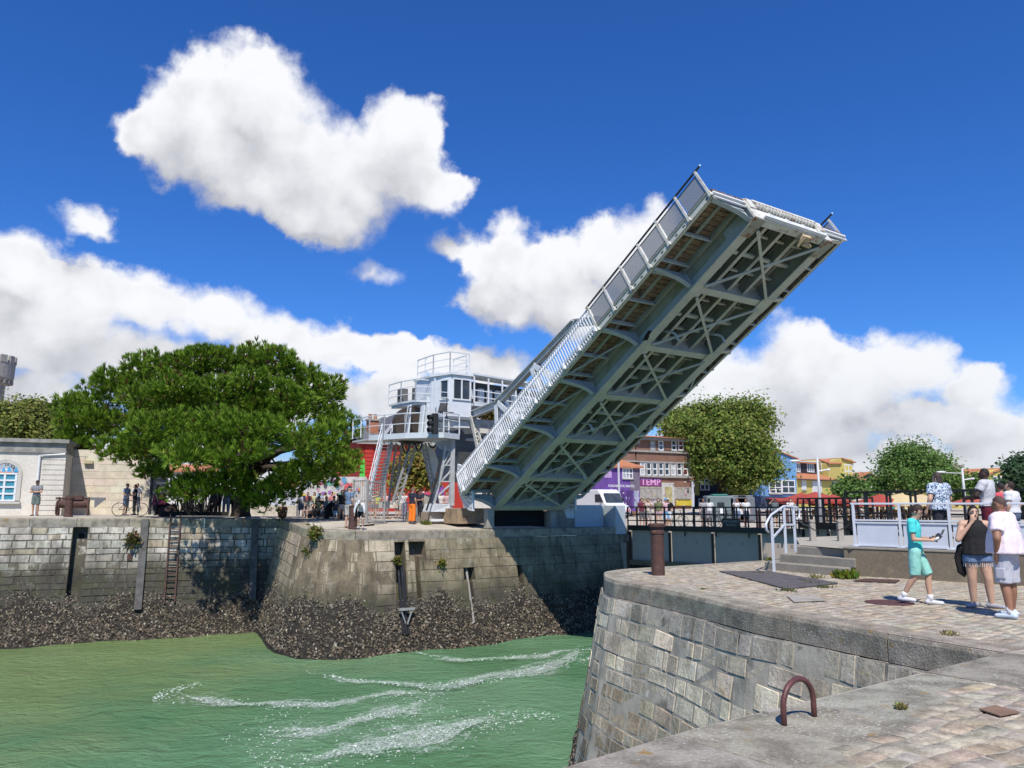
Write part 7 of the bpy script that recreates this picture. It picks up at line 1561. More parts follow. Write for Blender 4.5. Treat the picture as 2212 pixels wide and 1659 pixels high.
# plaza people beyond the lock gate
plaza = [(1388, 1150, 1079, 'stand', (.12, .02, .04), (.1, .1, .1), 'short', 1, 'person in dark red at the left end of the black railing', .95), (1402, 1150, 1080, 'phone', (.50, .42, .36), (.3, .28, .26), 'short', 1, 'person in beige top behind the black railing next to the green top woman', .95),
 (1424, 1152, 1076, 'stand', (.13, .15, .07), (.45, .30, .35), 'bob', 0, 'woman in olive green top and pink skirt behind the black railing', .5), (1440, 1150, 1082, 'stand', (.55, .35, .40), (.12, .3, .5), 'helmet', 0, 'person in a blue helmet behind the woman in olive green', .95),
 (1445, 1153, 1074, 'hips', (.015, .015, .017), (.60, .60, .60), 'hat', 1, 'man in black tee, white shorts and wide pale hat behind the black railing', .95), (1521, 1150, 1078, 'stand', (.30, .28, .30), (.15, .15, .17), 'short', 2, 'cyclist in grey pink top beside a bicycle beyond the railing', .95), (1534, 1150, 1079, 'stand', (.60, .60, .60), (.25, .25, .27), 'cap', 3, 'man in white tee and dark cap beyond the black railing', .95),
 (1595, 1151, 1079, 'phone', (.62, .62, .62), (.14, .20, .28), 'short', 2, 'man in white tee and denim shorts with raised hands beyond the railing', .85), (1614, 1151, 1079, 'stand', (.62, .62, .62), (.05, .06, .10), 'short', 2, 'man in white tee and navy shorts beyond the railing, right of the pair', .9),
 (1676, 1152, 1084, 'shade', (.11, .13, .14), (.03, .03, .03), 'cap', 1, 'person in grey green tee shading the eyes beside the lock gate sign', .9), (1850, 1152, 1088, 'phone', (.55, .55, .55), (.3, .3, .32), 'short', 0, 'person in white tee photographing with both hands up by the red awning', 1.8)]
for u, v, vh, ps, c1, c2, hr, sk, lb, pl_n in plaza:
    uu = u if u != 1850 else 1669+42; far(uu if u != 1850 else 1711, v, vh, 46.5 if u < 1500 else 48.5, (random.uniform(-.4, .2), -1), ps, c1, c2, (hr, (.55, .50, .42) if hr == 'hat' else ((.10, .30, .55) if hr == 'helmet' else (.02, .018, .016))), sk, lb, z=.28, h=1.74, pl=pl_n, vox=.03)
# terrace guests: same meshes, own colours
rt = random.Random(17); names = ['white', 'pale blue', 'yellow', 'rose', 'black', 'beige', 'teal', 'brick red']; cols = [(.62, .62, .62), (.35, .42, .52), (.62, .50, .06), (.55, .28, .32), (.02, .02, .02), (.45, .38, .28), (.08, .30, .32), (.40, .09, .06)]
for i in range(22):
    u = 1770+i*11.5+rt.uniform(-3, 3); ps = rt.choice(['sit', 'sit', 'stand', 'relaxed', 'hold']); ci = i % 8; Y = 60+rt.uniform(0, 6); p = P(u, 1126, Y); p.z = .32
    person(p, (rt.uniform(-1, 1), rt.uniform(-1, .6)), 1.66+rt.uniform(-.06, .08), ps, cols[ci], [(.1, .1, .12), (.3, .28, .25), (.12, .16, .25)][i % 3], (['short', 'cap', 'bob'][i % 3], [(.03, .02, .015), (.45, .42, .4), (.2, .12, .06)][i % 3]), i % 3, ('seated' if ps == 'sit' else 'standing')+' cafe guest in '+names[ci]+' on the terrace beyond the railing', 'cafe guests on the far terrace', vox=.042, pl=.9)
# ---------------------------------------------------------------- lock gates with their black walkways
GATE = pm('dark_grey_gate_steel', (.46, .385, .335), .55, var=.35, scale=1.2, col2=(.30, .255, .225), bump=.08, stain=(.20, .12, .07), sfac=(.66, .80), sscale=1.2, stretch=(1, 1, .35))
TIMB = pm('weathered_gate_timber', (.22, .17, .11), .9, var=.6, scale=3, bump=.4, stretch=(.4, .4, 4))
def gate(a, b, label, deck_z, npan, sign=False, rail_h=1.1, n_post=12, face=True):
    a, b = v3(a), v3(b); g = thing('lock_gate', tuple(at_z(a.lerp(b, .5), WATER_Z)), label, 'lock gate', 'lock gates across the channel'); d = (b-a); L = d.length; d.normalize(); n = Vector((d.y, -d.x, 0)); n = n if n.y < 0 else -n
    a0, b0 = at_z(a, deck_z), at_z(b, deck_z)
    if face:
        for i in range(npan):
            p, q = a0+d*(L*i/npan+.12), a0+d*(L*(i+1)/npan-.12); k = MB(); k.fbox(p+n*.25-UP*1.75, q-p, -n*.08, UP*1.66)
            for j in range(2):
                for x in (.35, .65):
                    for y in (0, .09):
                        c = p.lerp(q, x+.03*j)+n*.265-UP*(.62+y); k.box(c, (.035, .035, .035))
            k.build('steel_panel', GATE, g)
        for i in range(npan+1): k = MB(); p = a0+d*(L*i/npan); k.bar(p+n*.27-UP*4.6, p+n*.27-UP*.2, .10, .09, n); k.build('upright', BLACK, g)
        k = MB(); k.bar(a0+n*.30-UP*1.78, b0+n*.30-UP*1.78, .22, .24); k.build('fender_beam', TIMB, g)
        k = MB(); k.bar(a0-UP*3.3, b0-UP*3.3, .25, 2.7); k.build('lower_leaf', pm('black_gate_lower', (.03, .03, .03), .8, var=.4, bump=.2), g)
    k = MB(); k.bar(a0-UP*.06, b0-UP*.06, .9, .10); k.bar(a0+n*.45+UP*.02, b0+n*.45+UP*.02, .05, .26); k.bar(a0-n*.45+UP*.02, b0-n*.45+UP*.02, .05, .22); k.build('walkway', BLACK, g)
    for s in (1, -1):
        o = n*(.45*s)
        for i in range(n_post+1):
            k = MB(); q = a0+d*(L*i/n_post)+o; k.bar(q-UP*(.35 if (i % 3 == 0 and s > 0) else 0), q+UP*rail_h, .055, .055, n); k.build('rail_post', BLACK, g)
        k = MB(); k.bar(a0+o+UP*rail_h, b0+o+UP*rail_h, .07, .06); k.bar(a0+o+UP*rail_h*.66, b0+o+UP*rail_h*.66, .045, .045); k.bar(a0+o+UP*rail_h*.36, b0+o+UP*rail_h*.36, .045, .045); k.build('handrail', BLACK, g)
    return g, n, d
GA, GB = P(1366, 1100, 42.2), P(1752, 1100, 35.6); gzA = .30
def gdeck(u, v, Y): return P(u, v, Y).z
g1, gn, gd = gate(GA, GB, 'long grey lock gate leaf with a black railed walkway and mirrored notice sign', .42, 4, n_post=17)
f1 = Facade(g1, at_z(GA, .4)+gn*.5, at_z(GB, .4)+gn*.5)
sg = f1.rect(1561, 1120, 1600, 1140, BLACK, .03, 'notice_board', o=.02); wl = pm('notice_lettering', (.30, .30, .29), .7, bump=0)
letters('INTERDICTION', f1, 1563.5, 1124, 1597, 1129, wl, sg, .06, mirror=True); letters('DE MONTER', f1, 1569, 1131.5, 1592, 1136.5, wl, sg, .06, mirror=True)
g2, _, _ = gate(P(1745, 1100, 33.5), P(1862, 1100, 29.5), 'middle black walkway with close posts between the lock gate and the white fence', .78, 2, n_post=8, rail_h=1.12)
g3, _, _ = gate(P(1848, 1100, 28.2), P(2195, 1100, 22.5), 'nearest black railed walkway passing behind the people on the terrace', .93, 3, n_post=6, rail_h=1.15)
# end post with curved quadrant of the far hinge
k = MB(); p = P(1352, 1170, 42.5); k.fbox(at_z(p, -3.8), bw*1.1, -bh*1.0, UP*3.4); tag(k.build('hinge_block', pm('pale_ashlar_pier', (.42, .40, .35), .9, var=.3, bump=.2), bevel=.02), 'pale squared stone hinge pier at the far end of the lock gate', 'pier')
k = MB(); p = P(1364, 1165, 42.0); k.fbox(at_z(p, -4.6), bw*.35, -bh*.4, UP*4.3); tag(k.build('hinge_post', pm('rust_brown_post', (.15, .09, .06), .8, var=.6, bump=.3)), 'rust brown timber hinge post at the far end of the lock gate', 'post')
# ---------------------------------------------------------------- near quay furniture
def bollard(p, r, h, label, head=True, mat=RUST, prof=None):
    k = MB(); k.lathe(tuple(p), prof or [(r*1.0, -.02), (r, .0), (r*.97, h*.55), (r*1.0, h*.80), (r*1.12, h*.81), (r*1.12, h*.86), (r*.98, h*.87), (r*.96, h*.93), (r*1.30, h*.94), (r*1.34, h*.985), (r*1.2, h), (r*.3, h*1.01)], 22)
    return tag(k.build('bollard', mat, smooth=False), label, 'bollard')
bp = PZ(1422, 1243, 0); bollard(bp, .158, P(1422, 1131, bp.y).z, 'tall rusty red brown mooring bollard on the near cobbled quay')
pp = P(762, 1139, 35.4); pp.z = .58; bollard(pp, .20, P(762, 1088, 35.4).z-.58, 'rusty iron bollard on the pier beside the man in the blue shirt', prof=[(.21, 0), (.20, .05), (.19, .5), (.19, .95), (.21, 1.0), (.20, 1.04)])
pp = P(147, 1117, 39.6); pp.z = 1.04; bollard(pp, .19, .98, 'brown iron bollard standing in front of the old winch at the left', prof=[(.22, 0), (.21, .06), (.19, .12), (.19, .86), (.22, .9), (.22, .96), (.1, .98)])
# iron ring
ra, rb = PZ(1694, 1567, 0), PZ(1759, 1548, 0); hgt_ = .40; k = MB(); mid = ra.lerp(rb, .5); hx = (rb-ra)/2
pts = [ra-UP*.03]+[ra+UP*.10]+[mid-hx*math.cos(t)+UP*(.125+.185*math.sin(t)) for t in [math.pi*i/14 for i in range(15)]]+[rb+UP*.10, rb-UP*.03]
k.tube(pts, .0225, 12); tag(k.build('iron_ring', pm('red_brown_iron', (.12, .045, .04), .45, var=.5, scale=14, col2=(.06, .03, .03), bump=.2, bscale=40), smooth=True), 'arched red brown iron mooring hoop fixed in the foreground coping', 'mooring hoop')
k = MB(); c = PZ(1668, 1540, 0); k.box(c+UP*.012, (.16, .07, .03), .6); tag(k.build('ring_wedge', CONC, bevel=.006), 'small pale stone wedge lying behind the iron hoop', 'stone')
# steps, retaining wall and terrace
STEP = pm('weathered_step_stone', (.29, .265, .215), .92, var=.5, scale=2.2, col2=(.17, .155, .125), bump=.4, bscale=20, stain=(.40, .37, .31), sfac=(.62, .76), sscale=3)
RETW = pm('brown_stained_concrete', (.20, .165, .115), .92, var=.55, scale=1.3, col2=(.12, .10, .075), bump=.35, bscale=16, stain=(.27, .22, .14), sfac=(.55, .75), sscale=2.2)
s0, s1 = PZ(1652, 1230, 0), PZ(1833, 1247, 0); sdir = (s1-s0).normalized(); sin_ = Vector((-sdir.y, sdir.x, 0)); sin_ = sin_ if sin_.x > 0 else -sin_
sin_ = Vector((.55, .83, 0)).normalized(); st = thing('stone_steps', tuple(s0), 'three worn grey stone steps leading up to the terrace by the white handrail', 'steps')
SL = (s1-s0).length
for i, (x0, x1) in enumerate(((0, SL), (.40, SL+.12), (.85, SL+.35))):
    k = MB(); q = s0+sdir*x0+sin_*(.36*i)+UP*(.2*i); 
    k.fbox(q-UP*.02, sdir*(x1-x0), sin_*(.37*(3-i)+.35), UP*.22); k.build('step', STEP, st, bevel=.025)
k = MB(); r0 = s1+sin_*.30; k.poly([at_z(p, PLZ-.004) for p in (s0+sin_*.9+sdir*.9, s1+sin_*.4, RW0, RW2+Vector((.3, 0, 0)), Vector((40, RW2.y, 0)), Vector((40, 31, 0)), Vector((16.5, 30.2, 0)), Vector((9.0, 24.9, 0)))][::1]); te = k.build('terrace', pm('terrace_paving', (.42, .39, .32), .9, var=.4, scale=1.5, bump=.2), org=(14, 20, 0)); tag(te, kind='structure')
if te.data.polygons[0].normal.z < 0: te.data.flip_normals()
rwn = Vector((rwd.y, -rwd.x, 0)); rwn = rwn if rwn.x < 0 else -rwn
rw = thing('retaining_wall', tuple(RW0), 'low brown stained concrete wall under the white panel fence', 'wall'); k = MB(); q = s1+sin_*.1+sdir*.02
k.fbox(RW0-UP*.05-rwd*.25, rwd*17, -rwn*.55, UP*(PLZ+.05+.005)); k.build('wall', RETW, rw, bevel=.02)
k = MB(); k.fbox(RW0+UP*PLZ-rwd*.25+rwn*.02, rwd*17, -rwn*.5, UP*.05); k.build('curb', STEP, rw, bevel=.01)
# white fence with solid panels on the curb
fn = thing('panel_fence', tuple(at_z(RW0, PLZ)), 'white steel fence with solid lower panels along the terrace edge', 'fence'); fb = at_z(RW0, PLZ+.055)-rwn*.12; FSP = 1.02; FH = P(1838, 1090, 18.5).z-fb.z
FW = pm('white_fence_paint', (.60, .63, .68), .45, var=.14, bump=.04); FPN = pm('pale_blue_white_panel', (.56, .60, .66), .5, var=.16, scale=1.5, bump=.03)
for i in range(13):
    q = fb+rwd*(FSP*i); k = MB(); k.bar(q, q+UP*FH, .05, .07, rwn); k.bar(q+UP*.012, q+UP*.013+rwd*.001, .1, .1); k.box(q+UP*.01, (.16, .10, .02), math.atan2(rwd.y, rwd.x)); k.build('post', FW, fn, bevel=.006)
    if i < 12:
        k = MB(); k.fbox(q+rwd*.06+UP*.03-rwn*.012, rwd*(FSP-.12), rwn*.012, UP*(FH*.52)); k.build('panel', FPN, fn)
k = MB(); k.bar(fb+UP*(FH+.02)-rwd*.06, fb+UP*(FH+.02)+rwd*(FSP*12+.05), .06, .045); k.build('top_rail', FW, fn, bevel=.008)
for z in (.0, FH*.54, FH*.60): k = MB(); k.bar(fb+UP*(z+.03)+rwn*.01, fb+UP*(z+.03)+rwd*FSP*12+rwn*.01, .035, .035); k.build('rail_bar', FW, fn)
# handrail of the steps
hr_ = thing('step_handrail', tuple(s0), 'white tubular handrail with a curled end on the left of the steps', 'handrail')
pA, pB, pC = P(1671, 1206, 19.6), P(1698, 1187, 20.6), P(1718, 1170, 21.2)
tA, tB, tC = P(1669, 1117, 19.6), P(1693, 1095, 20.6), P(1716, 1096, 21.2)
for a, b, z in ((pA, tA, 0), (pB, tB, .2), (pC, tC, .4)):
    k = MB(); k.bar(at_z(a, z-.05), at_z(a, b.z), .055, .045, rwn); k.build('post', FW, hr_)
pa, pb_, pc = at_z(pA, tA.z), at_z(pB, tB.z), at_z(pC, tC.z)
k = MB(); k.tube([pa-(pb_-pa)*.25-UP*.30, pa-(pb_-pa)*.42-UP*.2, pa-(pb_-pa)*.42-UP*.06, pa-(pb_-pa)*.25+UP*.01, pa+UP*.06, pb_+UP*.02, pc+UP*.02, pc+(pc-pb_)*.45+UP*.0, pc+(pc-pb_)*.62-UP*.12, pc+(pc-pb_)*.55-UP*.28, pc+(pc-pb_)*.3-UP*.32], .028, 8); k.build('rail', FW, hr_, smooth=True)
k = MB(); k.bar(pa-UP*.52, pb_-UP*.46, .03, .05); k.bar(pb_-UP*.46, pc-UP*.46, .03, .05); k.build('mid_rail', FW, hr_)
# chain from the handrail to the fence
ch = [P(1724, 1120, 21), P(1745, 1135, 20.8), P(1775, 1147, 20.3), P(1805, 1146, 19.8), P(1838, 1128, 19.0)]
k = MB(); pts = []
for a, b in zip(ch, ch[1:]):
    for j in range(9):
        q = a.lerp(b, j/9); q.z -= .05*math.sin(math.pi*j/9); pts.append(q)
for i, (a, b) in enumerate(zip(pts, pts[1:])):
    d = (b-a).normalized(); s = d.cross(UP).normalized() if i % 2 else UP; k.tube([a-d*.012, a.lerp(b, .5)+s*.02, b+d*.012], .008, 4); k.tube([a-d*.012, a.lerp(b, .5)-s*.02, b+d*.012], .008, 4)
tag(k.build('chain', pm('dark_galvanised_chain', (.10, .10, .10), .5, .6, bump=0)), 'dark chain hanging between the step handrail and the white fence', 'chain')
for u, lb in ((1755, 'left grey stone stub post behind the hanging chain'), (1851, 'right grey stone stub post behind the hanging chain')):
    if u == 1851: u = 1815
    k = MB(); q = P(u, 1150, 22.5); q.z = PLZ-.5; k.prism([q+Vector((x, y, 0)) for x, y in ((-.08, -.08), (.08, -.08), (.08, .08), (-.08, .08))], UP*1.0); k.prism([q+Vector((x, y, 1.003)) for x, y in ((-.08, -.08), (.08, -.08), (.08, .08), (-.08, .08))], UP*.10); tag(k.build('stub_post', CONC, bevel=.03), lb, 'post')
# ground hardware
k = MB(); a, b, c, d = PZ(1553, 1236, 0), PZ(1660, 1236, 0), PZ(1812, 1262, 0), PZ(1700, 1275, 0)
for i in range(9):
    f, g = i/9+.006, (i+1)/9-.006; k.prism([at_z(p, .012) for p in (a.lerp(d, f), b.lerp(c, f), b.lerp(c, g), a.lerp(d, g))], UP*.022)
tag(k.build('timber_hatch', pm('dark_grey_boards', (.115, .105, .105), .9, var=.5, scale=4, bump=.4), bevel=.006), 'dark grey boarded hatch let into the near cobbles in front of the steps', 'hatch')
k = MB(); c = PZ(1921, 1303, 0); k.lathe((c.x, c.y, .012), [(.62, -.02), (.62, .004), (.58, .006), (.57, .001), (.3, .001), (.05, .001)], 40); mh = k.build('manhole_cover', pm('dark_red_iron_cover', (.11, .048, .042), .7, var=.4, scale=8, bump=.5, bscale=60)); tag(mh, 'round rust red manhole cover in the cobbles behind the turquoise teenager', 'manhole cover'); mh.scale = (.62, .62, 1)
for (pts, nm, mt, lb) in ((((1842, 1257), (1868, 1252), (1945, 1255), (1935, 1261)), 'rusty_plate', RUST, 'rusty flat steel plate on the cobbles against the retaining wall'), (((1700, 1290), (1760, 1288), (1785, 1300), (1715, 1303)), 'cement_patch', CONC, 'pale grey cement patch in the near cobbles'), (((2115, 1538), (2150, 1530), (2205, 1545), (2160, 1553)), 'rusty_plate', pm('brown_plate', (.24, .15, .10), .9, var=.4, bump=.3), 'brown rusty patch plate among the foreground paving stones')):
    k = MB(); k.prism([at_z(PZ(u, v, 0), .016) for u, v in pts], UP*.012); tag(k.build(nm, mt, bevel=.003), lb, 'plate')
# weeds: each tuft a plant of its own
def weed(p, r, h, n, pal, label, seed=0, nrm=None, name='weed'):
    t = thing(name, tuple(p), label, 'plant', 'weeds growing from the stonework'); V = []; F = []; K = []; q = random.Random(seed+n); N = nrm or UP
    for i in range(n):
        b = v3(p)+Vector((q.gauss(0, r*.35), q.gauss(0, r*.35), 0 if nrm is None else q.gauss(0, r*.35))); d = (N+Vector((q.gauss(0, .55), q.gauss(0, .55), q.gauss(.25, .4)))).normalized(); L = h*q.uniform(.4, 1.1); w = d.orthogonal().normalized(); w.rotate(Matrix.Rotation(q.uniform(0, 6.28), 3, d)); wd = L*q.uniform(.10, .22); e = b+d*L-UP*(L*.12)
        o = len(V); V += [tuple(b-w*wd*.2), tuple(b.lerp(e, .55)-w*wd), tuple(e), tuple(b.lerp(e, .55)+w*wd)]; F.append((o, o+1, o+2, o+3)); c = q.choice(pal); K.append([x*q.uniform(.7, 1.3) for x in c])
    npmesh('leaves', np.array(V), np.array(F), LEAF, t, np.array(K)); return t
WG = [(.13, .17, .03), (.20, .22, .04), (.09, .13, .03), (.26, .24, .05)]
weed(PZ(1826, 1250, 0), .30, .26, 260, [(.16, .22, .02), (.24, .28, .03), (.10, .16, .02)], 'bright yellow green weed tuft at the foot of the retaining wall by the steps')
weed(PZ(1762, 1250, 0), .16, .15, 60, [(.35, .28, .15), (.28, .24, .10)], 'dry straw coloured weed below the stone steps')
weed(PZ(1662, 1212, 0)+Vector((0, -.1, 0)), .2, .16, 80, WG, 'small green weed beside the left end of the steps')
weed(PZ(1945, 1572-40, 0), .05, .07, 90, [(.30, .28, .08), (.22, .22, .06), (.34, .30, .16)], 'small yellowish weed tuft in the foreground joint right of the iron hoop')
weed(PZ(1808, 1376-38, 0), .12, .10, 50, [(.40, .32, .17), (.34, .28, .14)], 'dry straw weed on the coping behind the lichen patch') if 0 else None
weed(PZ(2050, 1372, 0), .14, .09, 70, [(.40, .32, .17), (.34, .28, .14)], 'dry straw weed on the promontory coping near the corner')
weed(PZ(1500, 1280, 0)+Vector((.3, .5, 0)), .12, .05, 60, WG, 'low weed in the joint behind the near coping')
for i, (u, v) in enumerate(((1640, 1240), (1760, 1262), (1735, 1256), (1780, 1270), (1700, 1277))): weed(PZ(u, v, 0), .28, .07, 110, [(.11, .14, .03), (.16, .17, .05), (.08, .10, .03)], 'low green weeds in the joints around the dark boarded hatch', i)
def wallweed(path, u, h, r, hh, n, pal, label, seed): s = path.s_of(u); weed(path.at(s, h, .05), r, hh, n, pal, label, seed, path.nrm(s))
wallweed(PIER, 688, .18, .40, .28, 420, [(.22, .22, .05), (.30, .28, .07), (.15, .17, .04)], 'large yellow green weed spilling over the rounded end of the pier', 1)
wallweed(PIER, 852, 1.3, .24, .22, 160, WG, 'green weed growing in the left slot of the pier wall', 2)
wallweed(PIER, 945, 1.5, .26, .23, 200, [(.24, .26, .05), (.33, .32, .07), (.16, .2, .04)], 'bright weed growing from the middle of the pier wall', 3)
wallweed(QL, 292, 1.0, .48, .30, 420, [(.16, .17, .05), (.22, .20, .07), (.30, .17, .09), (.10, .13, .04)], 'reddish green bush growing out of the left quay wall beside the fender', 4)
wallweed(PIER, 676, 1.0, .25, .2, 60, WG, 'small weed on the left flank of the pier', 5)
weed(at_z(PZ(919, 1140, .5), .46), .2, .5, 170, [(.22, .24, .05), (.14, .17, .04)], 'green weed at the corner of the grey cabinet on the pier', 6)
# fenders, ladder and pipes on the far walls
def on(path, u, h, out): s = path.s_of(u); return path.at(s, h, out)
for u, dz, lb in ((314, 4.3, 'left dark timber fender post on the quay wall, catching the sun'), (551, 4.0, 'right dark timber fender post on the quay wall near the pier')):
    k = MB(); k.bar(on(QL, u, .03, .10), on(QL, u, dz, .14), .34, .16, qn); tag(k.build('fender_post', pm('grey_fender_timber', (.13, .125, .12), .85, var=.6, scale=3, bump=.4, stain=(.20, .13, .09), sfac=(.58, .72)), bevel=.02), lb, 'fender')
la = thing('wall_ladder', tuple(on(QL, 379, 4, 0)), 'rusty iron ladder fixed to the left quay wall below the pine', 'ladder')
for du in (-11, 11): k = MB(); k.bar(on(QL, 379+du, -.25, .16), on(QL, 379+du, 4.0, .16), .06, .05, qn); k.build('stringer', RUST, la)
for i in range(14): k = MB(); k.bar(on(QL, 368, .25+i*.27, .16), on(QL, 390, .25+i*.27, .16), .04, .04); k.build('rung', RUST, la)
k = MB(); k.fbox(on(QL, 281, 2.0, .02), qd*.22, qn*.08, UP*.3); tag(k.build('mooring_plate', RUST), 'small rusty mooring plate on the left quay wall under the reddish bush', 'plate')
pi = thing('tide_gauge_pipe', tuple(on(PIER, 860, 4, 0)), 'black tide gauge pipes with a cross bracket in the left slot of the pier', 'pipes')
for du, o in ((-5, .05), (1, .10), (6, .0)): k = MB(); s = PIER.s_of(862+du); k.tube([PIER.at(s, 1.2, o-.25), PIER.at(s, 2.0, o-.05), PIER.at(s, 4.4, o+.05)], .06, 8); k.build('pipe', BLACK, pi)
k = MB(); k.bar(on(PIER, 848, 3.35, .30), on(PIER, 878, 3.35, .30), .10, .10); k.build('bracket', DST, pi); k = MB(); k.bar(on(PIER, 852, 3.4, .28), on(PIER, 862, 4.0, .15), .05, .05); k.bar(on(PIER, 874, 3.4, .28), on(PIER, 866, 4.0, .15), .05, .05); k.build('bracket_strut', DST, pi)
k = MB(); k.tube([on(PIER, 1004, 1.8, -.2), on(PIER, 1004, 4.2, .06)], .06, 8); tag(k.build('drain_pipe', pm('pale_drain_pipe', (.33, .31, .28), .8, var=.3, bump=.1)), 'pale vertical drain pipe in a slot on the middle of the pier wall', 'pipe')
k = MB(); a = on(QL, 178, .85, -.47); k.tube([a, a+qn*.02], .13, 12); tag(k.build('drain_hole', DARKM), 'round dark drain hole in the tall slot of the left quay wall', 'drain')
# old winch by the left building
w0 = P(122, 1112, 41.5); w0.z = 1.06; wi = thing('old_winch', tuple(w0), 'rusty old hand winch with drum and gears against the pale recessed wall', 'winch')
for x in (0, 1.9):
    k = MB(); q = w0+qd*x; k.prism([q, q-qn*.9, q-qn*.75+UP*1.2, q-qn*.2+UP*1.35], qd*.07); k.build('side_frame', RUST, wi)
k = MB(); q = w0+UP*.85-qn*.45; k.tube([q, q+qd*1.9], .30, 14); k.build('drum', RUST, wi)
k = MB(); q = w0+UP*1.25-qn*.4; k.tube([q-qd*.2, q+qd*2.6], .07, 8); k.box(q+qd*1.0+UP*.05, (1.1, .5, .28), .38); k.build('axle_and_casing', RUST, wi)
k = MB(); q = w0+UP*.55-qn*.40-qd*.06
pts = [q+UP*(.5*math.sin(t))+qn*(.5*math.cos(t)) for t in [i*math.pi/10 for i in range(21)]]; k.tube(pts, .05, 6, cap=False)
for i in range(4): t = i*math.pi/4; k.bar(q-UP*(.5*math.sin(t))-qn*(.5*math.cos(t)), q+UP*(.5*math.sin(t))+qn*(.5*math.cos(t)), .04, .04)
k.build('gear_wheel', RUST, wi)
k = MB(); q = w0+qd*2.0+UP*1.15-qn*.3; k.fbox(q, qd*1.0, -qn*.5, UP*.16); k.prism([q+qd*.3, q+qd*1.0, q+qd*.35-UP*.6], -qn*.08); wi.scale = (.74, .74, .74); k.build('tray', pm('pale_grey_tray', (.16, .17, .18), .7, bump=0), wi)
# bicycle by the building corner
def bike(loc, ang, label, group=None):
    b = thing('bicycle', loc, label, 'bicycle', group, rz=ang); ORG[b.name] = Vector()
    for x in (-.52, .52):
        k = MB(); k.tube([(x+.34*math.cos(t), 0, .35+.34*math.sin(t)) for t in [i*math.pi/14 for i in range(29)]], .018, 6, cap=False); w = k.build('wheel', BLACK, b)
        k = MB()
        for i in range(9): t = i*math.pi/9; k.bar((x-.33*math.cos(t), 0, .35-.33*math.sin(t)), (x+.33*math.cos(t), 0, .35+.33*math.sin(t)), .005, .005)
        k.build('spokes', DST, w)
    k = MB()
    for a, c in (((-.52, 0, .35), (-.05, 0, .30)), ((-.05, 0, .30), (.36, 0, .78)), ((.36, 0, .82), (-.15, 0, .80)), ((-.05, 0, .30), (-.18, 0, .90)), ((-.52, 0, .35), (-.15, 0, .80)), ((.52, 0, .35), (.34, 0, .92))): k.tube([a, c], .017, 6)
    k.build('frame', BLACK, b)
    k = MB(); k.tube([(.36, -.26, .98), (.34, -.08, 1.0), (.34, .08, 1.0), (.36, .26, .98)], .013, 6); k.tube([(.34, 0, .9), (.34, 0, 1.0)], .015, 6); k.build('handlebar', BLACK, b)
    k = MB(); k.ell((-.2, 0, .93), (.13, .07, .035), 10, 6); k.build('saddle', BLACK, b); return b
p = P(280, 1113, 41.2); bike((p.x, p.y, 1.05), .35, 'black bicycle held upright by the man in light blue by the building corner')
for i, (u, Y) in enumerate(((1528, 47.5), (1560, 49), (1575, 49.6), (1460, 49))): p = P(u, 1150, Y); bike((p.x, p.y, .28), random.uniform(-.6, .6), ['bicycle beside the cyclist beyond the black railing', 'parked bicycle between the cyclist and the white tee pair beyond the railing', 'parked bicycle just left of the white tee pair beyond the railing', 'bicycle behind the man in the wide pale hat'][i], 'bicycles beyond the lock gate')
# overturned dark boat-shaped barrow and stacked pots under the pine
k = MB(); c = P(356, 1106, 42.8); c.z = 1.35; k.ell(c, (.72, .4, .42), 16, 10, M=Matrix.Rotation(R(25), 3, 'Y')); tag(k.build('covered_barrow', pm('dark_maroon_cover', (.04, .022, .02), .7, var=.4, bump=.1), smooth=True), 'dark rounded covered barrow beside the woman with the striped bag', 'barrow')
k = MB(); c = P(420, 1112, 43.5); c.z = 1.05
for i in range(90): a = Vector((c.x+random.uniform(-1.0, 1.0), c.y+random.uniform(-.5, .5), 1.05)); k.tube([a, a+Vector((random.gauss(0, .25), random.gauss(0, .2), random.uniform(.5, 1.15)))], .03, 5)
tag(k.build('stacked_racks', pm('black_rack_tubes', (.018, .018, .02), .6, bump=0)), 'black tangle of stacked racks in the shade at the pine trunk', 'racks')
k = MB(); a, b = P(345, 1120, 41.3), P(492, 1120, 42.8); k.bar(at_z(a, 1.18), at_z(b, 1.15), .5, .22); tag(k.build('timber_baulk', pm('black_baulk', (.022, .02, .018), .9, var=.4, bump=.3)), 'long black timber baulk lying on the shaded quay edge', 'timber')
k = MB(); a = P(333, 1068, 42.2); k.prism([a, a+Vector((.5, .1, 0)), a+Vector((.6, .1, -.55)), a+Vector((-.12, 0, -.55))], (0, .2, 0)); tag(k.build('shoulder_bag', pm('striped_red_bag', (.22, .03, .07), .8, var=.6, scale=8, bump=.1, stretch=(6, 1, 1)), bevel=.03), 'striped red and purple shoulder bag carried by the woman in teal', 'bag')
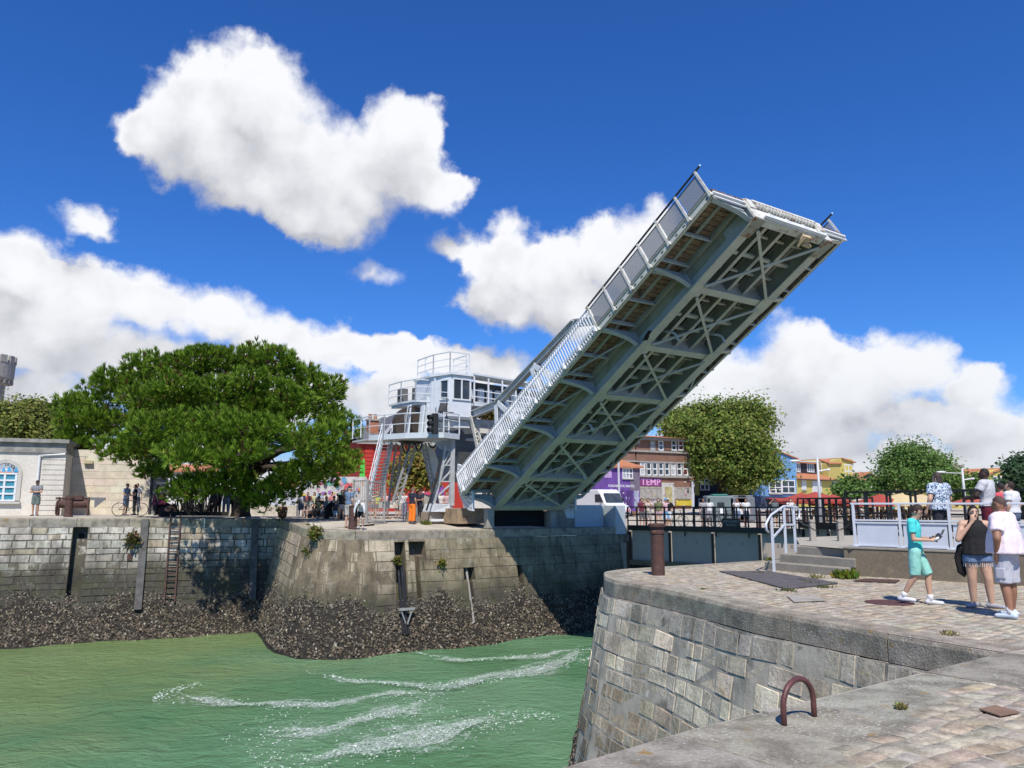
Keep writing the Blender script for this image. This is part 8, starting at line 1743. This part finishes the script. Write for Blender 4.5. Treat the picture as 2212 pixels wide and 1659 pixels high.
# bench, pushchair and barred gate on the pier approach
k = MB(); a = P(660, 1117, 43.6); b = P(745, 1117, 44.0)
for z in (.3, .52, .74): k.bar(at_z(a, .75+z)+Vector((0, .4, 0)), at_z(b, .75+z)+Vector((0, .4, 0)), .06, .18)
k.bar(at_z(a, .8+.36), at_z(b, .8+.36), .5, .1)
for f in (.05, .5, .95): q = a.lerp(b, f); k.bar(at_z(q, .72), at_z(q, 1.15), .3, .12)
tag(k.build('bench', pm('blue_grey_bench', (.11, .12, .14), .7, var=.3, bump=.1)), 'long grey slatted bench in the pine shade with people sitting on it', 'bench')
pc = P(716, 1116, 42.4); pu = thing('pushchair', (pc.x, pc.y, .8), 'black folded-hood pushchair parked before the bench in the pine shade', 'pushchair')
k = MB(); k.prism([(pc.x-.35, pc.y, 1.0), (pc.x+.35, pc.y, 1.15), (pc.x+.45, pc.y, 1.6), (pc.x-.1, pc.y, 1.8), (pc.x-.4, pc.y, 1.5)], (0, .45, 0)); k.build('seat', cloth((.015, .015, .017), 'black_jersey'), pu, bevel=.04)
k = MB()
for a_, b_ in (((-.3, .85), (.5, 1.45)), ((.5, .85), (-.2, 1.3)), ((.4, 1.4), (.75, 1.85))): k.tube([(pc.x+a_[0], pc.y, a_[1]), (pc.x+b_[0], pc.y, b_[1])], .02, 6)
k.build('frame', BLACK, pu)
for x in (-.3, .5):
    for y in (0, .45): k = MB(); k.tube([(pc.x+x, pc.y+y-.02, .92), (pc.x+x, pc.y+y+.02, .92)], .12, 12); k.build('wheel', DARKM, pu)
bg = thing('barred_gate', tuple(at_z(P(790, 1118, 38), .7)), 'tall grey barred security gate in front of the tower stair', 'gate')
GB_ = pm('grey_gate_bars', (.30, .29, .27), .6, var=.3, bump=.05)
def bars(u0, Y0, u1, Y1, vt, n, nm):
    a, b = P(u0, 1118, Y0), P(u1, 1118, Y1); top = P((u0+u1)/2, vt, (Y0+Y1)/2).z; k = MB()
    for i in range(n+1): q = at_z(a.lerp(b, i/n), .72); k.bar(q, at_z(q, top), .022, .022)
    k.build(nm+'_bars', GB_, bg); k = MB()
    for z in (.82, .82+(top-.82)*.5, top-.04): k.bar(at_z(a, z), at_z(b, z), .05, .05)
    for q in (a, b): k.bar(at_z(q, .7), at_z(q, top+.04), .09, .09)
    k.build(nm+'_frame', GB_, bg)
bars(762, 38.4, 791, 37.4, 1037, 6, 'fixed'); bars(793.5, 37.5, 830, 38.6, 1040, 9, 'leaf')
k = MB(); c = at_z(P(766, 1130, 37.3), .62); k.ell(c+UP*.55, (.33, .2, .55), 14, 8); tag(k.build('lifebuoy_box', pm('grey_beige_shell', (.30, .27, .23), .7, var=.2, bump=.05), smooth=True), 'grey beige rounded shell case behind the child by the bollard', 'case') if 0 else None
k = MB(); a, b = P(872, 1105, 44), P(905, 1105, 44.5)
for z in (1.05, 1.75): k.bar(at_z(a, z), at_z(b, z), .05, .05)
for i in range(6): q = a.lerp(b, i/5); k.bar(at_z(q, .72), at_z(q, 1.78), .05, .05)
tag(k.build('white_barrier', WHITE), 'white tubular barrier behind the worker in orange trousers', 'barrier')
k = MB(); q = P(922, 1098, 41); k.prism([P(900+18, 1098, 41), P(935, 1096, 41), P(938, 1070, 41), P(914, 1068, 41)], -bh*.6); tag(k.build('slanted_block', CONC, bevel=.02), 'slanted grey concrete block behind the braced tower leg', 'block')
k = MB()
for i in range(60): c = PZ(838+random.gauss(0, 8), 1120+random.gauss(0, 1.2), .7); k.ell(c, (random.uniform(.08, .2), .1, .06), 6, 4)
tag(k.build('earth_heap', pm('red_brown_earth', (.22, .13, .08), .95, var=.5, bump=.5)), 'small heap of red brown earth at the foot of the barred gate', 'earth heap')
# ---------------------------------------------------------------- van, lamps, bins, parasols beyond the gate
def van():
    c = P(1302, 1100, 66); t = thing('white_van', (c.x, c.y, .45), 'white delivery van with red striped nose parked under the bridge beside the purple house', 'van', rz=R(-62)); ORG[t.name] = Vector()
    prof = [(2.55, .35), (2.62, .75), (2.50, 1.05), (1.75, 1.30), (1.15, 2.15), (.75, 2.45), (-2.8, 2.5), (-2.9, 2.3), (-2.9, .35)]
    k = MB(); k.prism([(x, -1.0, z) for x, z in prof], (0, 2.0, 0)); k.build('body', pm('van_white', (.72, .73, .74), .3, var=.05, bump=0), t, bevel=.08)
    k = MB(); k.quad((1.70, -.88, 1.40), (1.70, .88, 1.40), (1.20, .80, 2.12), (1.20, -.80, 2.12)); k.v = [(x+.10, y, z+.03) for x, y, z in k.v]; k.build('windscreen', GLASS, t)
    for s in (-1, 1):
        k = MB(); k.prism([(1.55, 1.012*s, 1.4), (1.05, 1.012*s, 2.05), (.35, 1.012*s, 2.05), (.35, 1.012*s, 1.4)], (0, .006*s, 0)); k.build('side_window', GLASS, t)
        k = MB(); k.box((2.56, .72*s, .95), (.12, .3, .22)); k.build('headlight', pm('lamp_glass', (.5, .52, .55), .1, bump=0), t, bevel=.03)
        for x in (1.75, -1.8): k = MB(); k.tube([(x, .86*s, .34), (x, 1.02*s, .34)], .34, 18); w = k.build('wheel', BLACK, t); k = MB(); k.tube([(x, 1.0*s, .34), (x, 1.03*s, .34)], .19, 12); k.build('rim', LGREY, w)
        k = MB(); k.box((1.35, 1.12*s, 1.55), (.1, .2, .32)); k.build('mirror', BLACK, t, bevel=.02)
    k = MB()
    for i in range(8): k.prism([(2.64, -.95+i*.24, .66), (2.64, -.83+i*.24, .66), (2.60, -.75+i*.24, .86), (2.60, -.87+i*.24, .86)], (.01, 0, 0))
    k.build('warning_stripe', pm('red_stripe', (.5, .03, .03), .5, bump=0), t)
    k = MB(); k.box((2.63, 0, .5), (.06, 1.7, .16)); k.build('bumper', BLACK, t)
van()
def lamp(u, vt, Y, label):
    b = at_z(P(u, 1098, Y), .35); h = P(u-6, vt, Y).z-.35; t = thing('street_lamp', tuple(b), label, 'street lamp', 'grey lamp posts beyond the gate'); k = MB(); k.tube([b, b+UP*h], [.13, .08], 10); k.build('pole', pm('pale_lamp_pole', (.50, .51, .52), .5, var=.1, bump=0), t, smooth=True)
    k = MB(); q = b+UP*(h-.4); k.tube([q, q+Vector((-1.5, 0, .05))], .04, 6); k.build('arm', pm('pale_lamp_pole', (.5, .5, .5)), t)
    k = MB(); k.ell(q+Vector((-1.75, 0, .10)), (.42, .16, .09), 14, 8); k.build('lamp_head', WHITE, t, smooth=True)
    k = MB(); q = b+UP*(h*.78); k.tube([q, q+Vector((.7, 0, .1))], .05, 6); k.ell(q+Vector((.8, 0, .1)), (.16, .16, .09), 10, 6); k.build('low_lamp', WHITE, t)
lamp(1772, 987, 60, 'tall pale lamp post before the yellow shuttered house'); lamp(2086, 1012, 64, 'pale lamp post behind the long haired man'); 
k = MB(); b = at_z(P(1338, 1098, 66), .35); k.tube([b, b+UP*9], .09, 8); tag(k.build('lamp_mast', pm('pale_lamp_pole', (.5, .5, .5))), 'pale mast in front of the purple house', 'mast')
for i, (u, c, lb) in enumerate(((1553, (.14, .18, .18), 'grey green glass recycling container left of the grey paper banks'), (1592, (.14, .15, .17), 'left grey paper recycling bank below the plane tree'), (1607, (.14, .15, .17), 'right grey paper recycling bank below the plane tree'))):
    q = at_z(P(u, 1098, 62), .35); t = thing('recycling_bin', tuple(q), lb, 'container', 'recycling containers under the plane tree'); k = MB(); H = 1.9 if i else 2.0
    k.prism([q+Vector((x, y, 0)) for x, y in ((-.75 if i else -1.1, -.6), (.75 if i else 1.1, -.6), (.75 if i else 1.1, .7), (-.75 if i else -1.1, .7))], UP*H); k.build('body', pm('bin_grey_%d' % i, c, .6, var=.2, bump=.03), t, bevel=.12)
    k = MB(); k.box(q+Vector((0, -.62, H*.66)), (.55, .05, .3)); k.build('slot', BLACK, t); k = MB(); k.box(q+Vector((.1, -.62, H*.4)), (.35, .04, .4)); k.build('poster', WHITE, t)
    k = MB(); k.box(q+Vector((0, -.1, H+.06)), (1.2, .9, .12)); k.build('lid', pm('teal_bin_lid', (.03, .22, .18), .5, bump=0) if i == 0 else pm('bin_lid_grey', (.2, .21, .22), .5, bump=0), t, bevel=.03)
def parasol(u, ve, Y, w, c, label):
    t = thing('parasol', tuple(at_z(P(u, 1098, Y), .35)), label, 'parasol', 'cafe parasols on the terrace'); b = P(u, ve, Y); k = MB(); n = 8
    ap = b+UP*.75; rim = [b+Vector((w*math.cos(i*2*math.pi/n+.4), w*math.sin(i*2*math.pi/n+.4), 0)) for i in range(n)]
    for i in range(n): k.poly([rim[i], rim[(i+1) % n], ap]); k.quad(rim[i]-UP*.22, rim[(i+1) % n]-UP*.22, rim[(i+1) % n], rim[i])
    k.build('canopy', pm('parasol_cloth_%02d_%02d' % (int(c[0]*99), int(c[1]*99)), c, .85, var=.12, bump=0), t); k = MB(); k.tube([at_z(b, .35), ap], .05, 8)
    k.build('pole', WOODD, t); k = MB()
    for q in rim: k.tube([b+UP*.1, q-UP*.03], .02, 4)
    k.build('rib', WOODD, t)
RP = (.36, .06, .04)
for u, v, Y, w, c, lb in ((1762, 1082, 64, 2.6, RP, 'red parasol in front of the yellow shuttered house'), (1732, 1083, 67, 2.2, RP, 'dark red parasol beside the red awning'), (1800, 1087, 66, 2.0, RP, 'red parasol behind the small dark tree'), (1902, 1088, 60, 2.2, RP, 'red parasol left of the beige parasols'), (1945, 1087, 60, 2.7, (.58, .46, .24), 'large beige parasol behind the turquoise teenager'), (1990, 1088, 62, 2.6, (.55, .44, .25), 'beige parasol left of the long haired man'), (2130, 1085, 60, 2.4, (.42, .10, .06), 'red orange parasol behind the man in the grey tee'), (1870, 1090, 66, 2.0, (.45, .40, .30), 'dull cream parasol beside the pale blue house')): parasol(u, v, Y, w, c, lb)
# rattan chairs and tables on the terrace
def cafe(kind, x, y, rz, proto={}):
    if kind not in proto:
        t = thing('cafe_'+kind, (x, y, .32), 'brown rattan cafe chair on the far terrace' if kind == 'chair' else 'small wooden cafe table on the far terrace', kind, 'cafe %ss on the far terrace' % kind); ORG[t.name] = Vector(); WM = pm('rattan', (.34, .20, .09), .8, var=.4, bump=.1)
        if kind == 'chair':
            k = MB(); k.box((0, 0, .45), (.45, .45, .05)); k.build('seat', WM, t); k = MB(); k.box((0, .22, .72), (.45, .04, .45)); k.build('backrest', WM, t)
            for i in (-1, 1):
                for j in (-1, 1): k = MB(); k.bar((.19*i, .19*j, 0), (.19*i, .19*j, .43), .04, .04); k.build('leg', WM, t)
        else:
            k = MB(); k.lathe((0, 0, .72), [(.38, 0), (.38, .03)], 16); k.build('table_top', WM, t); k = MB(); k.lathe((0, 0, 0), [(.22, 0), (.05, .05), (.04, .71)], 10); k.build('pedestal', BLACK, t)
        proto[kind] = t; o = t
    else: o = copy_tree(proto[kind])
    o.location = (x, y, .32); o.rotation_euler.z = rz
rt2 = random.Random(5)
for i in range(16):
    p = P(1775+i*16.5+rt2.uniform(-5, 5), 1128, 59+rt2.uniform(0, 7)); cafe('table', p.x, p.y, 0)
    for s in (-1, 1): cafe('chair', p.x+.75*s, p.y+rt2.uniform(-.3, .3), s*1.57+rt2.uniform(-.4, .4))
for i, (u, v) in enumerate(((1640, 1150), (1662, 1150), (1740, 1150), (1700, 1150))):
    k = MB(); q = at_z(P(u, v, 47), .28); k.lathe(tuple(q), [(.16, 0), (.15, .9), (.19, .95), (.17, 1.05)], 12); tag(k.build('quay_bollard', RUST), ['rusty bollard beyond the notice board on the lock gate, left one', 'rusty bollard right of the notice board beyond the lock gate', 'rusty bollard beyond the step handrail', 'rusty bollard beyond the right half of the lock gate'][i], 'bollard', 'rusty bollards beyond the lock gate')
